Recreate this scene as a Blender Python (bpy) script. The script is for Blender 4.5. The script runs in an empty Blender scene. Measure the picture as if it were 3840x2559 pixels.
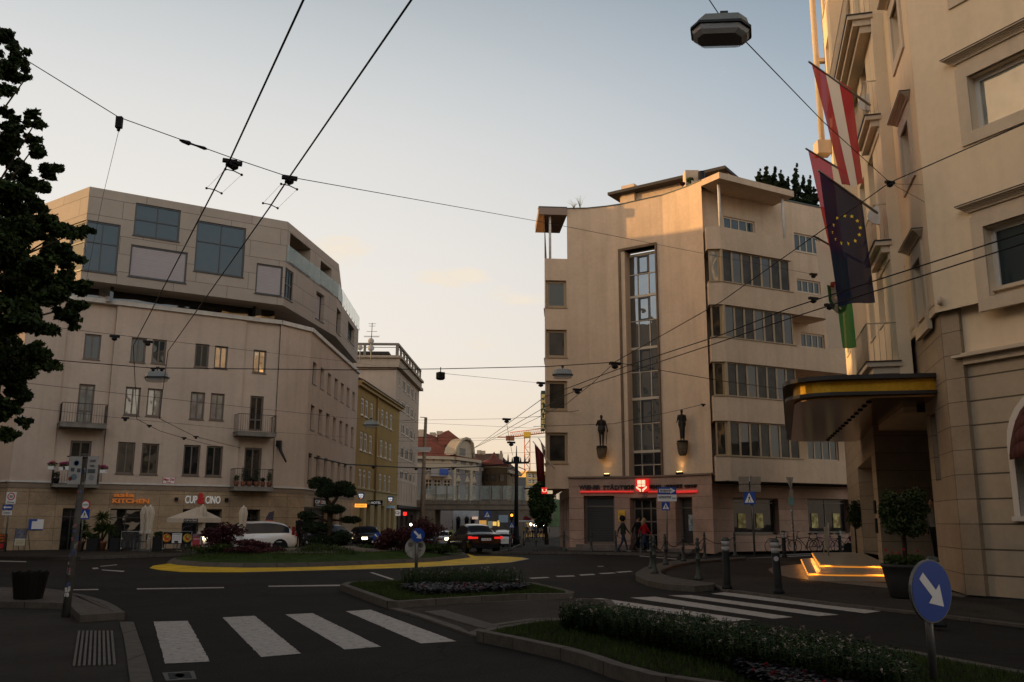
EXPO=-0.2;import math
SUN_EL=math.radians(5);SUN_AZ=math.radians(-80);SUN_E=5.0;SUN_C=(1,.58,.22);GLOW_AZ=math.radians(-32)
WSTR=.10;NISK=1.2
_k=lambda L:[(p,c) for p,c in L]
SKYRAMP=_k([(0,(.70,.50,.36)),(.10,(.70,.60,.50)),(.25,(.54,.59,.61)),(.45,(.30,.41,.52)),(.60,(.16,.22,.29)),(.72,(.05,.07,.10)),(1,(.03,.04,.06))])
SKYWARM=_k([(0,(1.0,.66,.38)),(.07,(1.0,.80,.58)),(.18,(1.0,.91,.81)),(.4,(.90,.87,.83)),(.56,(.56,.61,.63)),(.70,(.10,.12,.14)),(1,(.04,.05,.07))])
CLOUDC=(1.,.86,.68)
SKYK=12.8;BEHIND=2.5
AUR=45

import bpy, math, random
from mathutils import Vector, Matrix
R=random.Random(7)
SC=bpy.context.scene; COL=SC.collection
# ---------------------------------------------------------------- camera model
F=3353.; CX,CY=1920.,1279.5; H=1.6; ROLL=0.0035
PT=math.atan((1958-CY)/F); c_,s_=math.cos(PT),math.sin(PT)
def ray(x,y):
    r0=(x-CX)/F;u0=(CY-y)/F
    r=r0*math.cos(ROLL)-u0*math.sin(ROLL); u=u0*math.cos(ROLL)+r0*math.sin(ROLL)
    return (r,c_-s_*u,s_+c_*u)
def gp(x,y,z=0.):
    d=ray(x,y);t=(z-H)/d[2];return (d[0]*t,d[1]*t)
def vp(x,y,Y):
    d=ray(x,y);t=Y/d[1];return Vector((d[0]*t,Y,H+d[2]*t))
def sm(a,b,x):
    t=min(1,max(0,(x-a)/(b-a)));return t*t*(3-2*t)
def gz(Y): return -1.3*sm(50,115,Y)
def gz2(Y): return -.5*sm(50,80,Y)
# ---------------------------------------------------------------- mesh builder
class MB:
    def __init__(s): s.v=[];s.f=[];s.m=[];s.uv={};s.sm=[]
    def face(s,pts,mi=0,uv=None,smooth=False):
        b=len(s.v); s.v+= [tuple(p) for p in pts]; s.f.append(tuple(range(b,b+len(pts)))); s.m.append(mi); s.sm.append(smooth)
        if uv: s.uv[len(s.f)-1]=uv
        return s
    def box(s,lo,hi,mi=0,fr=None):
        x0,y0,z0=lo;x1,y1,z1=hi
        P=[(x0,y0,z0),(x1,y0,z0),(x1,y1,z0),(x0,y1,z0),(x0,y0,z1),(x1,y0,z1),(x1,y1,z1),(x0,y1,z1)]
        if fr: P=[fr(*p) for p in P]
        b=len(s.v);s.v+=[tuple(p) for p in P]
        for q in ((0,3,2,1),(4,5,6,7),(0,1,5,4),(1,2,6,5),(2,3,7,6),(3,0,4,7)):
            s.f.append(tuple(b+i for i in q));s.m.append(mi);s.sm.append(False)
            pl=[P[i] for i in q]
            if q in ((0,3,2,1),(4,5,6,7)): s.uv[len(s.f)-1]=[(p[0],p[1]) for p in pl]
            elif q in ((0,1,5,4),(2,3,7,6)): s.uv[len(s.f)-1]=[((x0,x1)[i in (1,2,5,6)],(z0,z1)[i>3]) for i in q]
            else: s.uv[len(s.f)-1]=[((y0,y1)[i in (2,3,6,7)],(z0,z1)[i>3]) for i in q]
        return s
    def cbox(s,c,d,mi=0,rz=0,bev=0):
        cs,sn=math.cos(rz),math.sin(rz)
        fr=lambda x,y,z:(c[0]+x*cs-y*sn,c[1]+x*sn+y*cs,c[2]+z)
        return s.box((-d[0]/2,-d[1]/2,-d[2]/2),(d[0]/2,d[1]/2,d[2]/2),mi,fr)
    def prism(s,poly,z0,z1,mi=0,ms=None,zf=None):
        n=len(poly); a=sum(poly[i][0]*poly[(i+1)%n][1]-poly[(i+1)%n][0]*poly[i][1] for i in range(n))
        if a<0: poly=poly[::-1]
        g=zf or (lambda x,y:0)
        t=[(p[0],p[1],z1+g(*p[:2])) for p in poly]; b=[(p[0],p[1],z0+g(*p[:2])) for p in poly]
        s.face(t,mi,[(p[0],p[1]) for p in t]); s.face(b[::-1],mi)
        L=0
        for i in range(n):
            j=(i+1)%n; l=math.dist(poly[i][:2],poly[j][:2])
            s.face([b[i],b[j],t[j],t[i]],mi if ms is None else ms,[(L,z0),(L+l,z0),(L+l,z1),(L,z1)]);L+=l
        return s
    def tube(s,pts,r,n=8,mi=0,smooth=True,cap=True):
        pts=[Vector(p) for p in pts]; m=len(pts)
        rr=r if isinstance(r,(list,tuple)) else [r]*m
        b=len(s.v); up=None
        for i,p in enumerate(pts):
            d=(pts[min(i+1,m-1)]-pts[max(i-1,0)])
            if d.length<1e-9: d=Vector((0,0,1))
            d.normalize()
            if up is None:
                up=Vector((0,0,1)) if abs(d.z)<.9 else Vector((1,0,0))
            a=d.cross(up)
            if a.length<1e-6: a=d.cross(Vector((1,0,.1)))
            a.normalize(); q=a.cross(d).normalized(); up=q
            for k in range(n):
                t=2*math.pi*k/n; s.v.append(tuple(p+(a*math.cos(t)+q*math.sin(t))*rr[i]))
        for i in range(m-1):
            for k in range(n):
                k2=(k+1)%n
                s.f.append((b+i*n+k,b+i*n+k2,b+(i+1)*n+k2,b+(i+1)*n+k));s.m.append(mi);s.sm.append(smooth)
        if cap:
            s.f.append(tuple(b+k for k in range(n))[::-1]);s.m.append(mi);s.sm.append(False)
            s.f.append(tuple(b+(m-1)*n+k for k in range(n)));s.m.append(mi);s.sm.append(False)
        return s
    def lathe(s,c,prof,n=14,mi=0,ax=None,smooth=True,sx=1,sy=1):
        # prof [(r,h)], axis z (default) or any vector
        A=Vector(ax).normalized() if ax else Vector((0,0,1))
        U=A.cross(Vector((0,0,1))) if abs(A.z)<.9 else Vector((1,0,0))
        U.normalize(); W=A.cross(U).normalized(); c=Vector(c); b=len(s.v)
        for r,h in prof:
            for k in range(n):
                t=2*math.pi*k/n; s.v.append(tuple(c+A*h+(U*math.cos(t)*sx+W*math.sin(t)*sy)*r))
        for i in range(len(prof)-1):
            for k in range(n):
                k2=(k+1)%n
                s.f.append((b+i*n+k,b+i*n+k2,b+(i+1)*n+k2,b+(i+1)*n+k));s.m.append(mi);s.sm.append(smooth)
        s.f.append(tuple(b+k for k in range(n))[::-1]);s.m.append(mi);s.sm.append(False)
        s.f.append(tuple(b+(len(prof)-1)*n+k for k in range(n)));s.m.append(mi);s.sm.append(False)
        return s
    def ball(s,c,r,mi=0,n=10,m=6):
        if not isinstance(r,(tuple,list)): r=(r,r,r)
        b=len(s.v)
        for i in range(m+1):
            ph=math.pi*i/m
            for k in range(n):
                t=2*math.pi*k/n
                s.v.append((c[0]+r[0]*math.sin(ph)*math.cos(t),c[1]+r[1]*math.sin(ph)*math.sin(t),c[2]-r[2]*math.cos(ph)))
        for i in range(m):
            for k in range(n):
                k2=(k+1)%n
                s.f.append((b+i*n+k,b+i*n+k2,b+(i+1)*n+k2,b+(i+1)*n+k));s.m.append(mi);s.sm.append(True)
        return s
    def leaves(s,cs,n,size,mi=(0,),rng=R,flat=.0):
        """cs: list of (center, (rx,ry,rz)); scatter n leaf faces through the clumps"""
        w=[a[1][0]*a[1][1]*a[1][2] for a in cs]; 
        for cc in rng.choices(cs,[x**.67 for x in w],k=n):
            c,r=cc[0],cc[1]
            while 1:
                d=Vector((rng.gauss(0,1),rng.gauss(0,1),rng.gauss(0,1)))
                if d.length>.01: break
            d.normalize(); q=rng.random()**.4
            p=Vector((c[0]+d.x*r[0]*q,c[1]+d.y*r[1]*q,c[2]+d.z*r[2]*q))
            a=Vector((rng.uniform(-1,1),rng.uniform(-1,1),rng.uniform(-1,1)*(1-flat))).normalized()
            b=a.cross(Vector((rng.uniform(-1,1),rng.uniform(-1,1),rng.uniform(-1,1)))).normalized()
            z=size*rng.uniform(.6,1.35)
            s.face([p-a*z,p+b*z*.55-a*z*.1,p+a*z,p-b*z*.55-a*z*.1],rng.choice(mi))
        return s
    def mesh(s,name,mats,off=None,rz=0):
        me=bpy.data.meshes.new(name)
        vs=s.v
        if off is not None:
            cs,sn=math.cos(-rz),math.sin(-rz)
            vs=[((x-off[0])*cs-(y-off[1])*sn,(x-off[0])*sn+(y-off[1])*cs,z-off[2]) for x,y,z in vs]
        me.from_pydata(vs,[],s.f)
        for mt in (mats if isinstance(mats,(list,tuple)) else [mats]): me.materials.append(mt)
        me.polygons.foreach_set('material_index',s.m)
        me.polygons.foreach_set('use_smooth',s.sm)
        if s.uv:
            L=me.uv_layers.new(name='uv').data
            for p in me.polygons:
                u=s.uv.get(p.index)
                if u:
                    for k,li in enumerate(p.loop_indices): L[li].uv=u[k]
        me.update(); return me
def tag(o,label=None,cat=None,group=None,kind=None):
    if label:o['label']=label
    if cat:o['category']=cat
    if group:o['group']=group
    if kind:o['kind']=kind
    return o
def thing(name,label,cat,loc=(0,0,0),rz=0,group=None):
    o=bpy.data.objects.new(name,None);COL.objects.link(o);o.empty_display_size=.2
    o.location=loc;o.rotation_euler=(0,0,rz);return tag(o,label,cat,group)
def root(o):
    while o.parent: o=o.parent
    return o
def ob(name,mb,mats,parent=None,label=None,local=False):
    """part of a thing (mesh given in world coordinates unless local)"""
    off=None;rz=0
    if parent and not local:
        r=root(parent); off=r.location; rz=r.rotation_euler.z
    me=mb.mesh(name,mats,off,rz) if isinstance(mb,MB) else mb
    o=bpy.data.objects.new(name,me);COL.objects.link(o)
    if parent:o.parent=parent
    if label:o['label']=label
    return o
def solo(name,mb,mats,label=None,cat=None,group=None,kind=None):
    xs=[v[0] for v in mb.v];ys=[v[1] for v in mb.v];zs=[v[2] for v in mb.v]
    off=((min(xs)+max(xs))/2,(min(ys)+max(ys))/2,min(zs))
    o=bpy.data.objects.new(name,mb.mesh(name,mats,off));COL.objects.link(o);o.location=off
    return tag(o,label,cat,group,kind)
def struct(name,mb,mats): 
    o=bpy.data.objects.new(name,mb.mesh(name,mats));COL.objects.link(o);o['kind']='structure';return o
def dup(r,loc,rz=None,label=None,group=None,scale=None):
    n=r.copy();COL.objects.link(n);n.location=loc
    if rz is not None:n.rotation_euler=(0,0,rz)
    if label:n['label']=label
    if group:n['group']=group
    if scale:n.scale=(scale,)*3
    def rec(a,b):
        for ch in list(a.children):
            if ch==n: continue
            d=ch.copy();COL.objects.link(d);d.parent=b;rec(ch,d)
    rec(r,n);return n
# ---------------------------------------------------------------- text
def text_mb(txt,bold=0.,ext=.02,sp=1.0):
    cu=bpy.data.curves.new('t','FONT');cu.body=txt;cu.size=1;cu.extrude=ext;cu.offset=bold;cu.space_character=sp;cu.resolution_u=3
    o=bpy.data.objects.new('t',cu);COL.objects.link(o)
    dg=bpy.context.evaluated_depsgraph_get();me=bpy.data.meshes.new_from_object(o.evaluated_get(dg))
    vs=[tuple(v.co) for v in me.vertices];fs=[tuple(p.vertices) for p in me.polygons]
    bpy.data.objects.remove(o);bpy.data.curves.remove(cu);bpy.data.meshes.remove(me)
    return vs,fs
def text(mb,txt,O,ex,ey,w,h,mi=0,bold=0.,ext=.01,sp=1.0,slant=0):
    """lettering fitted into a w x h box at O, right vector ex, up ey"""
    vs,fs=text_mb(txt,bold,.5,sp)
    if not vs:return mb
    x0=min(v[0] for v in vs);x1=max(v[0] for v in vs);y0=min(v[1] for v in vs);y1=max(v[1] for v in vs)
    ex=Vector(ex);ey=Vector(ey);n=ex.cross(ey).normalized();O=Vector(O);b=len(mb.v)
    for v in vs:
        fx=(v[0]-x0)/(x1-x0)*w;fy=(v[1]-y0)/(y1-y0)*h
        mb.v.append(tuple(O+ex*(fx+slant*fy)+ey*fy+n*(v[2]+.5)*ext))
    for f in fs: mb.f.append(tuple(b+i for i in f));mb.m.append(mi);mb.sm.append(False)
    return mb
# ---------------------------------------------------------------- vertical planes
class W:
    """vertical wall plane from A to B (left to right as seen); o>0 is towards the viewer"""
    def __init__(s,A,B):
        s.A=Vector((A[0],A[1]));s.B=Vector((B[0],B[1]));s.L=(s.B-s.A).length;s.e=(s.B-s.A).normalized()
        s.n=Vector((s.e.y,-s.e.x))
        if s.n.dot(-s.A)<0: pass
        s.E=Vector((s.e.x,s.e.y,0));s.N=Vector((s.n.x,s.n.y,0))
    def P(s,u,z,o=0): p=s.A+s.e*u+s.n*o;return Vector((p.x,p.y,z))
    def fr(s): return lambda u,o,z:s.P(u,z,o)
    def hit(s,x,y,o=0):
        d=ray(x,y);A=s.A+s.n*o
        t=A.dot(s.n)/(d[0]*s.n.x+d[1]*s.n.y)
        return (Vector((d[0]*t,d[1]*t))-A).dot(s.e), H+d[2]*t
    def rect(s,x0,y0,x1,y1,o=0):
        a=s.hit(x0,y0,o);b=s.hit(x1,y1,o);return (min(a[0],b[0]),min(a[1],b[1]),max(a[0],b[0]),max(a[1],b[1]))
    def off(s,o): 
        d=s.n*o; return W(s.A+d,s.B+d)
    def box(s,mb,u0,u1,z0,z1,o0,o1,mi=0): return mb.box((u0,o0,z0),(u1,o1,z1),mi,s.fr())
def wall(mb,w,u0,u1,z0,z1,holes=(),dep=.15,mi=0,ri=None,o=0):
    ri=mi if ri is None else ri
    hs=[(max(h[0],u0),max(h[1],z0),min(h[2],u1),min(h[3],z1)) for h in holes]; hs=[h for h in hs if h[2]-h[0]>.02 and h[3]-h[1]>.02]
    us=sorted({u0,u1}|{h[0] for h in hs}|{h[2] for h in hs});zs=sorted({z0,z1}|{h[1] for h in hs}|{h[3] for h in hs})
    for i in range(len(us)-1):
        for j in range(len(zs)-1):
            cu=(us[i]+us[i+1])/2;cz=(zs[j]+zs[j+1])/2
            if any(h[0]<cu<h[2] and h[1]<cz<h[3] for h in hs): continue
            a,b,c,d=us[i],us[i+1],zs[j],zs[j+1]
            mb.face([w.P(a,c,o),w.P(b,c,o),w.P(b,d,o),w.P(a,d,o)],mi,[(a,c),(b,c),(b,d),(a,d)])
    for a,c,b,d in hs:
        q=lambda p,u:mb.face(p,ri,u)
        q([w.P(a,c,o),w.P(a,d,o),w.P(a,d,o-dep),w.P(a,c,o-dep)],[(0,c),(0,d),(dep,d),(dep,c)])
        q([w.P(b,c,o-dep),w.P(b,d,o-dep),w.P(b,d,o),w.P(b,c,o)],[(0,c),(0,d),(dep,d),(dep,c)])
        q([w.P(a,d,o),w.P(b,d,o),w.P(b,d,o-dep),w.P(a,d,o-dep)],[(a,0),(b,0),(b,dep),(a,dep)])
        q([w.P(a,c,o-dep),w.P(b,c,o-dep),w.P(b,c,o),w.P(a,c,o)],[(a,0),(b,0),(b,dep),(a,dep)])
    return mb
def win(w,r,par,fm,pm,dep=.15,cols=2,rows=(),fw=.06,mw=.05,sill=0,name='window',o=0,fo=.0,label=None,ft=.05,inner=None):
    """window: frame mesh with a pane sub-part; rows = fractions of the height where transoms run"""
    u0,z0,u1,z1=r;f=MB();d0,d1=o-dep+fo,o-dep+fo+ft
    w.box(f,u0,u0+fw,z0,z1,d0,d1);w.box(f,u1-fw,u1,z0,z1,d0,d1);w.box(f,u0+fw,u1-fw,z0,z0+fw,d0,d1);w.box(f,u0+fw,u1-fw,z1-fw,z1,d0,d1)
    for k in range(1,cols):
        u=u0+(u1-u0)*k/cols;w.box(f,u-mw/2,u+mw/2,z0+fw,z1-fw,d0-.002,d1-.004)
    for t in rows:
        z=z0+(z1-z0)*t;w.box(f,u0+fw,u1-fw,z-mw/2,z+mw/2,d0-.003,d1+.004)
    if sill: w.box(f,u0-.04,u1+.04,z0-.05,z0-.002,o-dep,o+sill)
    fo_=ob(name,f,fm,par,label)
    p=MB();p.face([w.P(u0,z0,d0+.012),w.P(u1,z0,d0+.012),w.P(u1,z1,d0+.012),w.P(u0,z1,d0+.012)],0,[(u0,z0),(u1,z0),(u1,z1),(u0,z1)])
    ob('pane',p,pm,fo_);return fo_
# ---------------------------------------------------------------- materials
MATS={}
def mat(name,col,rough=.8,metal=0,spec=.5,noise=0,nscale=3.,bump=0,bscale=60.,emit=None,es=1,alpha=1,ior=1.5,trans=0,coat=0,brick=None,stain=0,streak=0,sheen=0,two=None,voro=0):
    if name in MATS:return MATS[name]
    m=bpy.data.materials.new(name);m.use_nodes=True;nt=m.node_tree;N=nt.nodes;L=nt.links;b=N['Principled BSDF']
    b.inputs['Roughness'].default_value=rough;b.inputs['Metallic'].default_value=metal;b.inputs['IOR'].default_value=ior
    b.inputs['Specular IOR Level'].default_value=(.08 if rough>=.85 else .2 if rough>=.55 else spec) if spec==.5 and not metal else spec;b.inputs['Alpha'].default_value=alpha;b.inputs['Transmission Weight'].default_value=trans
    b.inputs['Coat Weight'].default_value=coat
    b.inputs['Base Color'].default_value=(*col,1)
    tc=N.new('ShaderNodeTexCoord');cur=None;ge=N.new('ShaderNodeNewGeometry')
    def mixc(fac,a,bb,mode='MIX'):
        x=N.new('ShaderNodeMix');x.data_type='RGBA';x.blend_type=mode
        for s,v in ((x.inputs[0],fac),(x.inputs[6],a),(x.inputs[7],bb)):
            if hasattr(v,'links') or hasattr(v,'is_output'): L.new(v,s)
            elif isinstance(v,(int,float)): s.default_value=v
            else: s.default_value=(*v,1) if len(v)==3 else v
        return x.outputs[2]
    base=col
    if two:
        nz=N.new('ShaderNodeTexNoise');nz.inputs['Scale'].default_value=two[1];nz.inputs['Detail'].default_value=4;L.new(ge.outputs['Position'],nz.inputs['Vector'])
        mr=N.new('ShaderNodeMapRange');mr.inputs[1].default_value=.42 if len(two)<3 else two[2];mr.inputs[2].default_value=.6 if len(two)<3 else two[2]+.08;L.new(nz.outputs[0],mr.inputs[0])
        base=mixc(mr.outputs[0],col,two[0])
    if noise:
        for sc,am in ((nscale,noise),(nscale*7.3,noise*.6)):
            nz=N.new('ShaderNodeTexNoise');nz.inputs['Scale'].default_value=sc;nz.inputs['Detail'].default_value=5;nz.inputs['Roughness'].default_value=.6;L.new(ge.outputs['Position'],nz.inputs['Vector'])
            mr=N.new('ShaderNodeMapRange');mr.inputs[1].default_value=.3;mr.inputs[2].default_value=.7;mr.inputs[3].default_value=1-am;mr.inputs[4].default_value=1+am;L.new(nz.outputs[0],mr.inputs[0])
            h=N.new('ShaderNodeHueSaturation')
            if hasattr(base,'is_output') : L.new(base,h.inputs['Color'])
            else: h.inputs['Color'].default_value=(*base,1)
            L.new(mr.outputs[0],h.inputs['Value']);base=h.outputs[0]
    if streak:
        mp=N.new('ShaderNodeMapping');mp.inputs['Scale'].default_value=(2.2,2.2,.12);L.new(ge.outputs['Position'],mp.inputs['Vector'])
        nz=N.new('ShaderNodeTexNoise');nz.inputs['Scale'].default_value=1.3;nz.inputs['Detail'].default_value=6;L.new(mp.outputs[0],nz.inputs['Vector'])
        mr=N.new('ShaderNodeMapRange');mr.inputs[1].default_value=.45;mr.inputs[2].default_value=.75;mr.inputs[3].default_value=0;mr.inputs[4].default_value=streak;L.new(nz.outputs[0],mr.inputs[0])
        base=mixc(mr.outputs[0],base,tuple(c*.45 for c in col))
    bh=None
    if brick:
        # (width,height,mortar,dark factor,offset,vary)
        uvm=N.new('ShaderNodeUVMap');br=N.new('ShaderNodeTexBrick');L.new(uvm.outputs[0],br.inputs['Vector'])
        br.inputs['Scale'].default_value=1;br.inputs['Brick Width'].default_value=brick[0];br.inputs['Row Height'].default_value=brick[1];br.inputs['Mortar Size'].default_value=brick[2]
        br.offset=brick[4];br.inputs['Color1'].default_value=(1,1,1,1);v=1-brick[5];br.inputs['Color2'].default_value=(v,v,v,1);k=brick[3];br.inputs['Mortar'].default_value=(k,k,k,1);br.inputs['Mortar Smooth'].default_value=.1
        base=mixc(1.,base,br.outputs['Color'],'MULTIPLY');bh=br.outputs['Fac']
    if hasattr(base,'is_output'): L.new(base,b.inputs['Base Color'])
    if bump or bh:
        nz=N.new('ShaderNodeTexVoronoi' if voro else 'ShaderNodeTexNoise');nz.inputs['Scale'].default_value=bscale;L.new(ge.outputs['Position'],nz.inputs['Vector'])
        if not voro:nz.inputs['Detail'].default_value=4
        bp=N.new('ShaderNodeBump');bp.inputs['Strength'].default_value=1;bp.inputs['Distance'].default_value=bump;L.new(nz.outputs[0],bp.inputs['Height']);o=bp.outputs[0]
        if bh:
            b2=N.new('ShaderNodeBump');b2.invert=True;b2.inputs['Distance'].default_value=.008;L.new(bh,b2.inputs['Height']);L.new(o,b2.inputs['Normal']);o=b2.outputs[0]
        L.new(o,b.inputs['Normal'])
    if emit: b.inputs['Emission Color'].default_value=(*emit,1);b.inputs['Emission Strength'].default_value=es
    MATS[name]=m;return m
def glass_mat(name,col,refl=.16,rough=.02,noise=0.,wav=0.,mx_=.8):
    """opaque window glass: dark room behind, mirror coat; wavy panes"""
    if name in MATS:return MATS[name]
    m=bpy.data.materials.new(name);m.use_nodes=True;nt=m.node_tree;N=nt.nodes;L=nt.links;b=N['Principled BSDF'];out=N['Material Output']
    b.inputs['Roughness'].default_value=.6;b.inputs['Base Color'].default_value=(*col,1);b.inputs['Specular IOR Level'].default_value=.1
    g=N.new('ShaderNodeBsdfGlossy');g.inputs['Roughness'].default_value=rough;g.inputs['Color'].default_value=(.95,.97,1,1)
    lw=N.new('ShaderNodeLayerWeight');lw.inputs['Blend'].default_value=.35
    mr=N.new('ShaderNodeMapRange');mr.inputs[3].default_value=refl;mr.inputs[4].default_value=mx_;L.new(lw.outputs['Fresnel'],mr.inputs[0])
    mx=N.new('ShaderNodeMixShader');L.new(mr.outputs[0],mx.inputs[0]);L.new(b.outputs[0],mx.inputs[1]);L.new(g.outputs[0],mx.inputs[2]);L.new(mx.outputs[0],out.inputs[0])
    ge=N.new('ShaderNodeNewGeometry');nz=N.new('ShaderNodeTexNoise');nz.inputs['Scale'].default_value=1.1;nz.inputs['Detail'].default_value=1;L.new(ge.outputs['Position'],nz.inputs['Vector'])
    bp=N.new('ShaderNodeBump');bp.inputs['Distance'].default_value=wav or .02;L.new(nz.outputs[0],bp.inputs['Height']);L.new(bp.outputs[0],g.inputs['Normal'])
    if noise:
        n2=N.new('ShaderNodeTexNoise');n2.inputs['Scale'].default_value=1.7;n2.inputs['Detail'].default_value=3;L.new(ge.outputs['Position'],n2.inputs['Vector'])
        r2=N.new('ShaderNodeMapRange');r2.inputs[1].default_value=.35;r2.inputs[2].default_value=.65;L.new(n2.outputs[0],r2.inputs[0])
        mc=N.new('ShaderNodeMix');mc.data_type='RGBA';L.new(r2.outputs[0],mc.inputs[0]);mc.inputs[6].default_value=(*[x*(1-noise) for x in col],1);mc.inputs[7].default_value=(*[x*(1+noise) for x in col],1);L.new(mc.outputs[2],b.inputs['Base Color'])
    MATS[name]=m;return m
ASPH=mat('asphalt',(.023,.0218,.0195),.88,noise=.22,nscale=.35,bump=.006,bscale=120,streak=0)
def weather(m,sc=.16,dark=.45,crack=.5):
    # repair patches, tyre-worn lanes and hair cracks in bitumen
    nt=m.node_tree;N=nt.nodes;L=nt.links;b=N['Principled BSDF'];src=b.inputs['Base Color'].links[0].from_socket;ge=N.new('ShaderNodeNewGeometry')
    mp=N.new('ShaderNodeMapping');mp.inputs['Rotation'].default_value=(0,0,.5);mp.inputs['Scale'].default_value=(sc,sc*.35,0);L.new(ge.outputs['Position'],mp.inputs['Vector'])
    v=N.new('ShaderNodeTexVoronoi');v.distance='CHEBYCHEV';v.inputs['Scale'].default_value=1;L.new(mp.outputs[0],v.inputs['Vector']);sp=N.new('ShaderNodeSeparateColor');L.new(v.outputs['Color'],sp.inputs[0])
    r=N.new('ShaderNodeMapRange');r.inputs[3].default_value=.78;r.inputs[4].default_value=1.22;L.new(sp.outputs[0],r.inputs[0])
    n=N.new('ShaderNodeTexNoise');n.inputs['Scale'].default_value=.7;n.inputs['Detail'].default_value=6;L.new(ge.outputs['Position'],n.inputs['Vector'])
    ad=N.new('ShaderNodeVectorMath');ad.operation='MULTIPLY_ADD';ad.inputs[1].default_value=(1.6,1.6,0);L.new(n.outputs['Color'],ad.inputs[0]);L.new(ge.outputs['Position'],ad.inputs[2])
    c=N.new('ShaderNodeTexVoronoi');c.feature='DISTANCE_TO_EDGE';c.inputs['Scale'].default_value=.22;L.new(ad.outputs[0],c.inputs['Vector'])
    cr=N.new('ShaderNodeMapRange');cr.inputs[1].default_value=.0;cr.inputs[2].default_value=.006;cr.inputs[3].default_value=crack;cr.inputs[4].default_value=1;L.new(c.outputs['Distance'],cr.inputs[0])
    g=N.new('ShaderNodeTexNoise');g.inputs['Scale'].default_value=38;g.inputs['Detail'].default_value=3;L.new(ge.outputs['Position'],g.inputs['Vector'])
    gr=N.new('ShaderNodeMapRange');gr.inputs[1].default_value=.35;gr.inputs[2].default_value=.7;gr.inputs[3].default_value=.6;gr.inputs[4].default_value=1.6;L.new(g.outputs[0],gr.inputs[0])
    m1=N.new('ShaderNodeMath');m1.operation='MULTIPLY';L.new(r.outputs[0],m1.inputs[0]);L.new(cr.outputs[0],m1.inputs[1]);m2=N.new('ShaderNodeMath');m2.operation='MULTIPLY';L.new(m1.outputs[0],m2.inputs[0]);L.new(gr.outputs[0],m2.inputs[1])
    h=N.new('ShaderNodeHueSaturation');L.new(src,h.inputs['Color']);L.new(m2.outputs[0],h.inputs['Value']);L.new(h.outputs[0],b.inputs['Base Color'])
weather(ASPH)
PAVE=mat('pavement_asphalt',(.040,.035,.029),.9,noise=.2,nscale=.5,bump=.005,bscale=110)
weather(PAVE,.3)
KERB=mat('granite_kerb',(.10,.088,.073),.8,noise=.22,nscale=6,bump=.004,bscale=90,brick=(1.1,9,.012,.35,0,.18))
COBB=mat('cobble',(.12,.10,.085),.85,noise=.3,nscale=12,bump=.03,bscale=9,voro=1)
PAINT=mat('road_paint',(.40,.375,.34),.7,noise=.22,nscale=9,bump=.004,bscale=90,two=((.16,.15,.14),11,.60))
YPAINT=mat('yellow_paint',(.68,.44,.015),.7,noise=.25,nscale=1.3,bump=.003,bscale=100)
GRASS=mat('grass',(.035,.062,.012),.9,noise=.35,nscale=3)
SOIL=mat('soil',(.02,.014,.01),.95,noise=.3,nscale=8,bump=.02,bscale=40)
GRAVEL=mat('gravel',(.20,.165,.14),.9,noise=.3,nscale=20,bump=.02,bscale=50,voro=1)
PLAST=mat('plaster_mauve',(.52,.415,.33),.9,noise=.07,nscale=.6,bump=.004,bscale=25,streak=.22)
PLAST2=mat('plaster_rose',(.60,.445,.31),.9,noise=.08,nscale=.8,bump=.006,bscale=14,streak=.22)
TRAV=mat('stone_cladding',(.38,.275,.17),.6,noise=.22,nscale=1.1,bump=.002,bscale=30,brick=(1.25,.60,.008,.4,0,.14))
TRAVP=mat('travertine_pink',(.40,.26,.19),.55,noise=.16,nscale=.9,bump=.002,bscale=40,brick=(30,.58,.009,.4,0,.16),streak=0)
CLAD=mat('fibre_cement_panel',(.37,.315,.26),.7,noise=.06,nscale=.9,brick=(2.9,.98,.012,.35,.4,.08))
WHITEP=mat('white_render',(.62,.58,.52),.8,noise=.08,nscale=2,streak=.25)
BWIN=mat('brown_frame',(.13,.10,.075),.5,noise=.1)
DWIN=mat('dark_frame',(.025,.027,.03),.4)
CWIN=mat('cream_frame',(.52,.42,.30),.5)
OWIN=mat('ochre_frame',(.34,.24,.13),.5)
GL=glass_mat('pane_dark',(.008,.008,.009),.02,mx_=.45,noise=.5)
GLS=glass_mat('pane_sky',(.010,.026,.030),.03,mx_=.22)
GST=glass_mat('pane_stair',(.05,.05,.042),.16,mx_=.6)
GLC=glass_mat('pane_curtain',(.24,.24,.21),.07,noise=.25)
GLB=glass_mat('pane_brown',(.028,.022,.015),.008,noise=.6,mx_=.12)
GLW=glass_mat('pane_gold',(.03,.02,.01),.7)
BLK=mat('black',(.008,.008,.009),.7)
DARK=mat('dark_interior',(.006,.005,.005),.9)
STEEL=mat('galvanised',(.17,.17,.16),.45,metal=.6,noise=.15,nscale=8)
IRON=mat('dark_iron',(.022,.022,.022),.5,metal=.3)
GREENI=mat('bollard_green',(.045,.052,.045),.6,metal=.2,noise=.2,nscale=12)
WIRE=mat('wire',(.012,.011,.011),.6)
CONC=mat('concrete',(.19,.155,.12),.9,noise=.14,nscale=1.4,streak=.35,bump=.004)
WHITE=mat('white',(.75,.74,.72),.5)
RED=mat('red',(.45,.015,.015),.5)
BLUE=mat('sign_blue',(.008,.055,.30),.35)
YEL=mat('yellow',(.75,.42,.02),.5)
BLKP=mat('black_lettering',(.012,.010,.010),.5)
ROOFR=mat('red_roof_tiles',(.20,.060,.035),.8,noise=.25,nscale=2,bump=.03,bscale=5)
ROOFD=mat('dark_roof',(.05,.045,.042),.7,noise=.2)
BARK=mat('bark',(.05,.035,.024),.9,noise=.3,nscale=6,bump=.02,bscale=12)
LEAF=mat('leaf_dark',(.020,.036,.008),.6,noise=.4,nscale=1.2)
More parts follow.
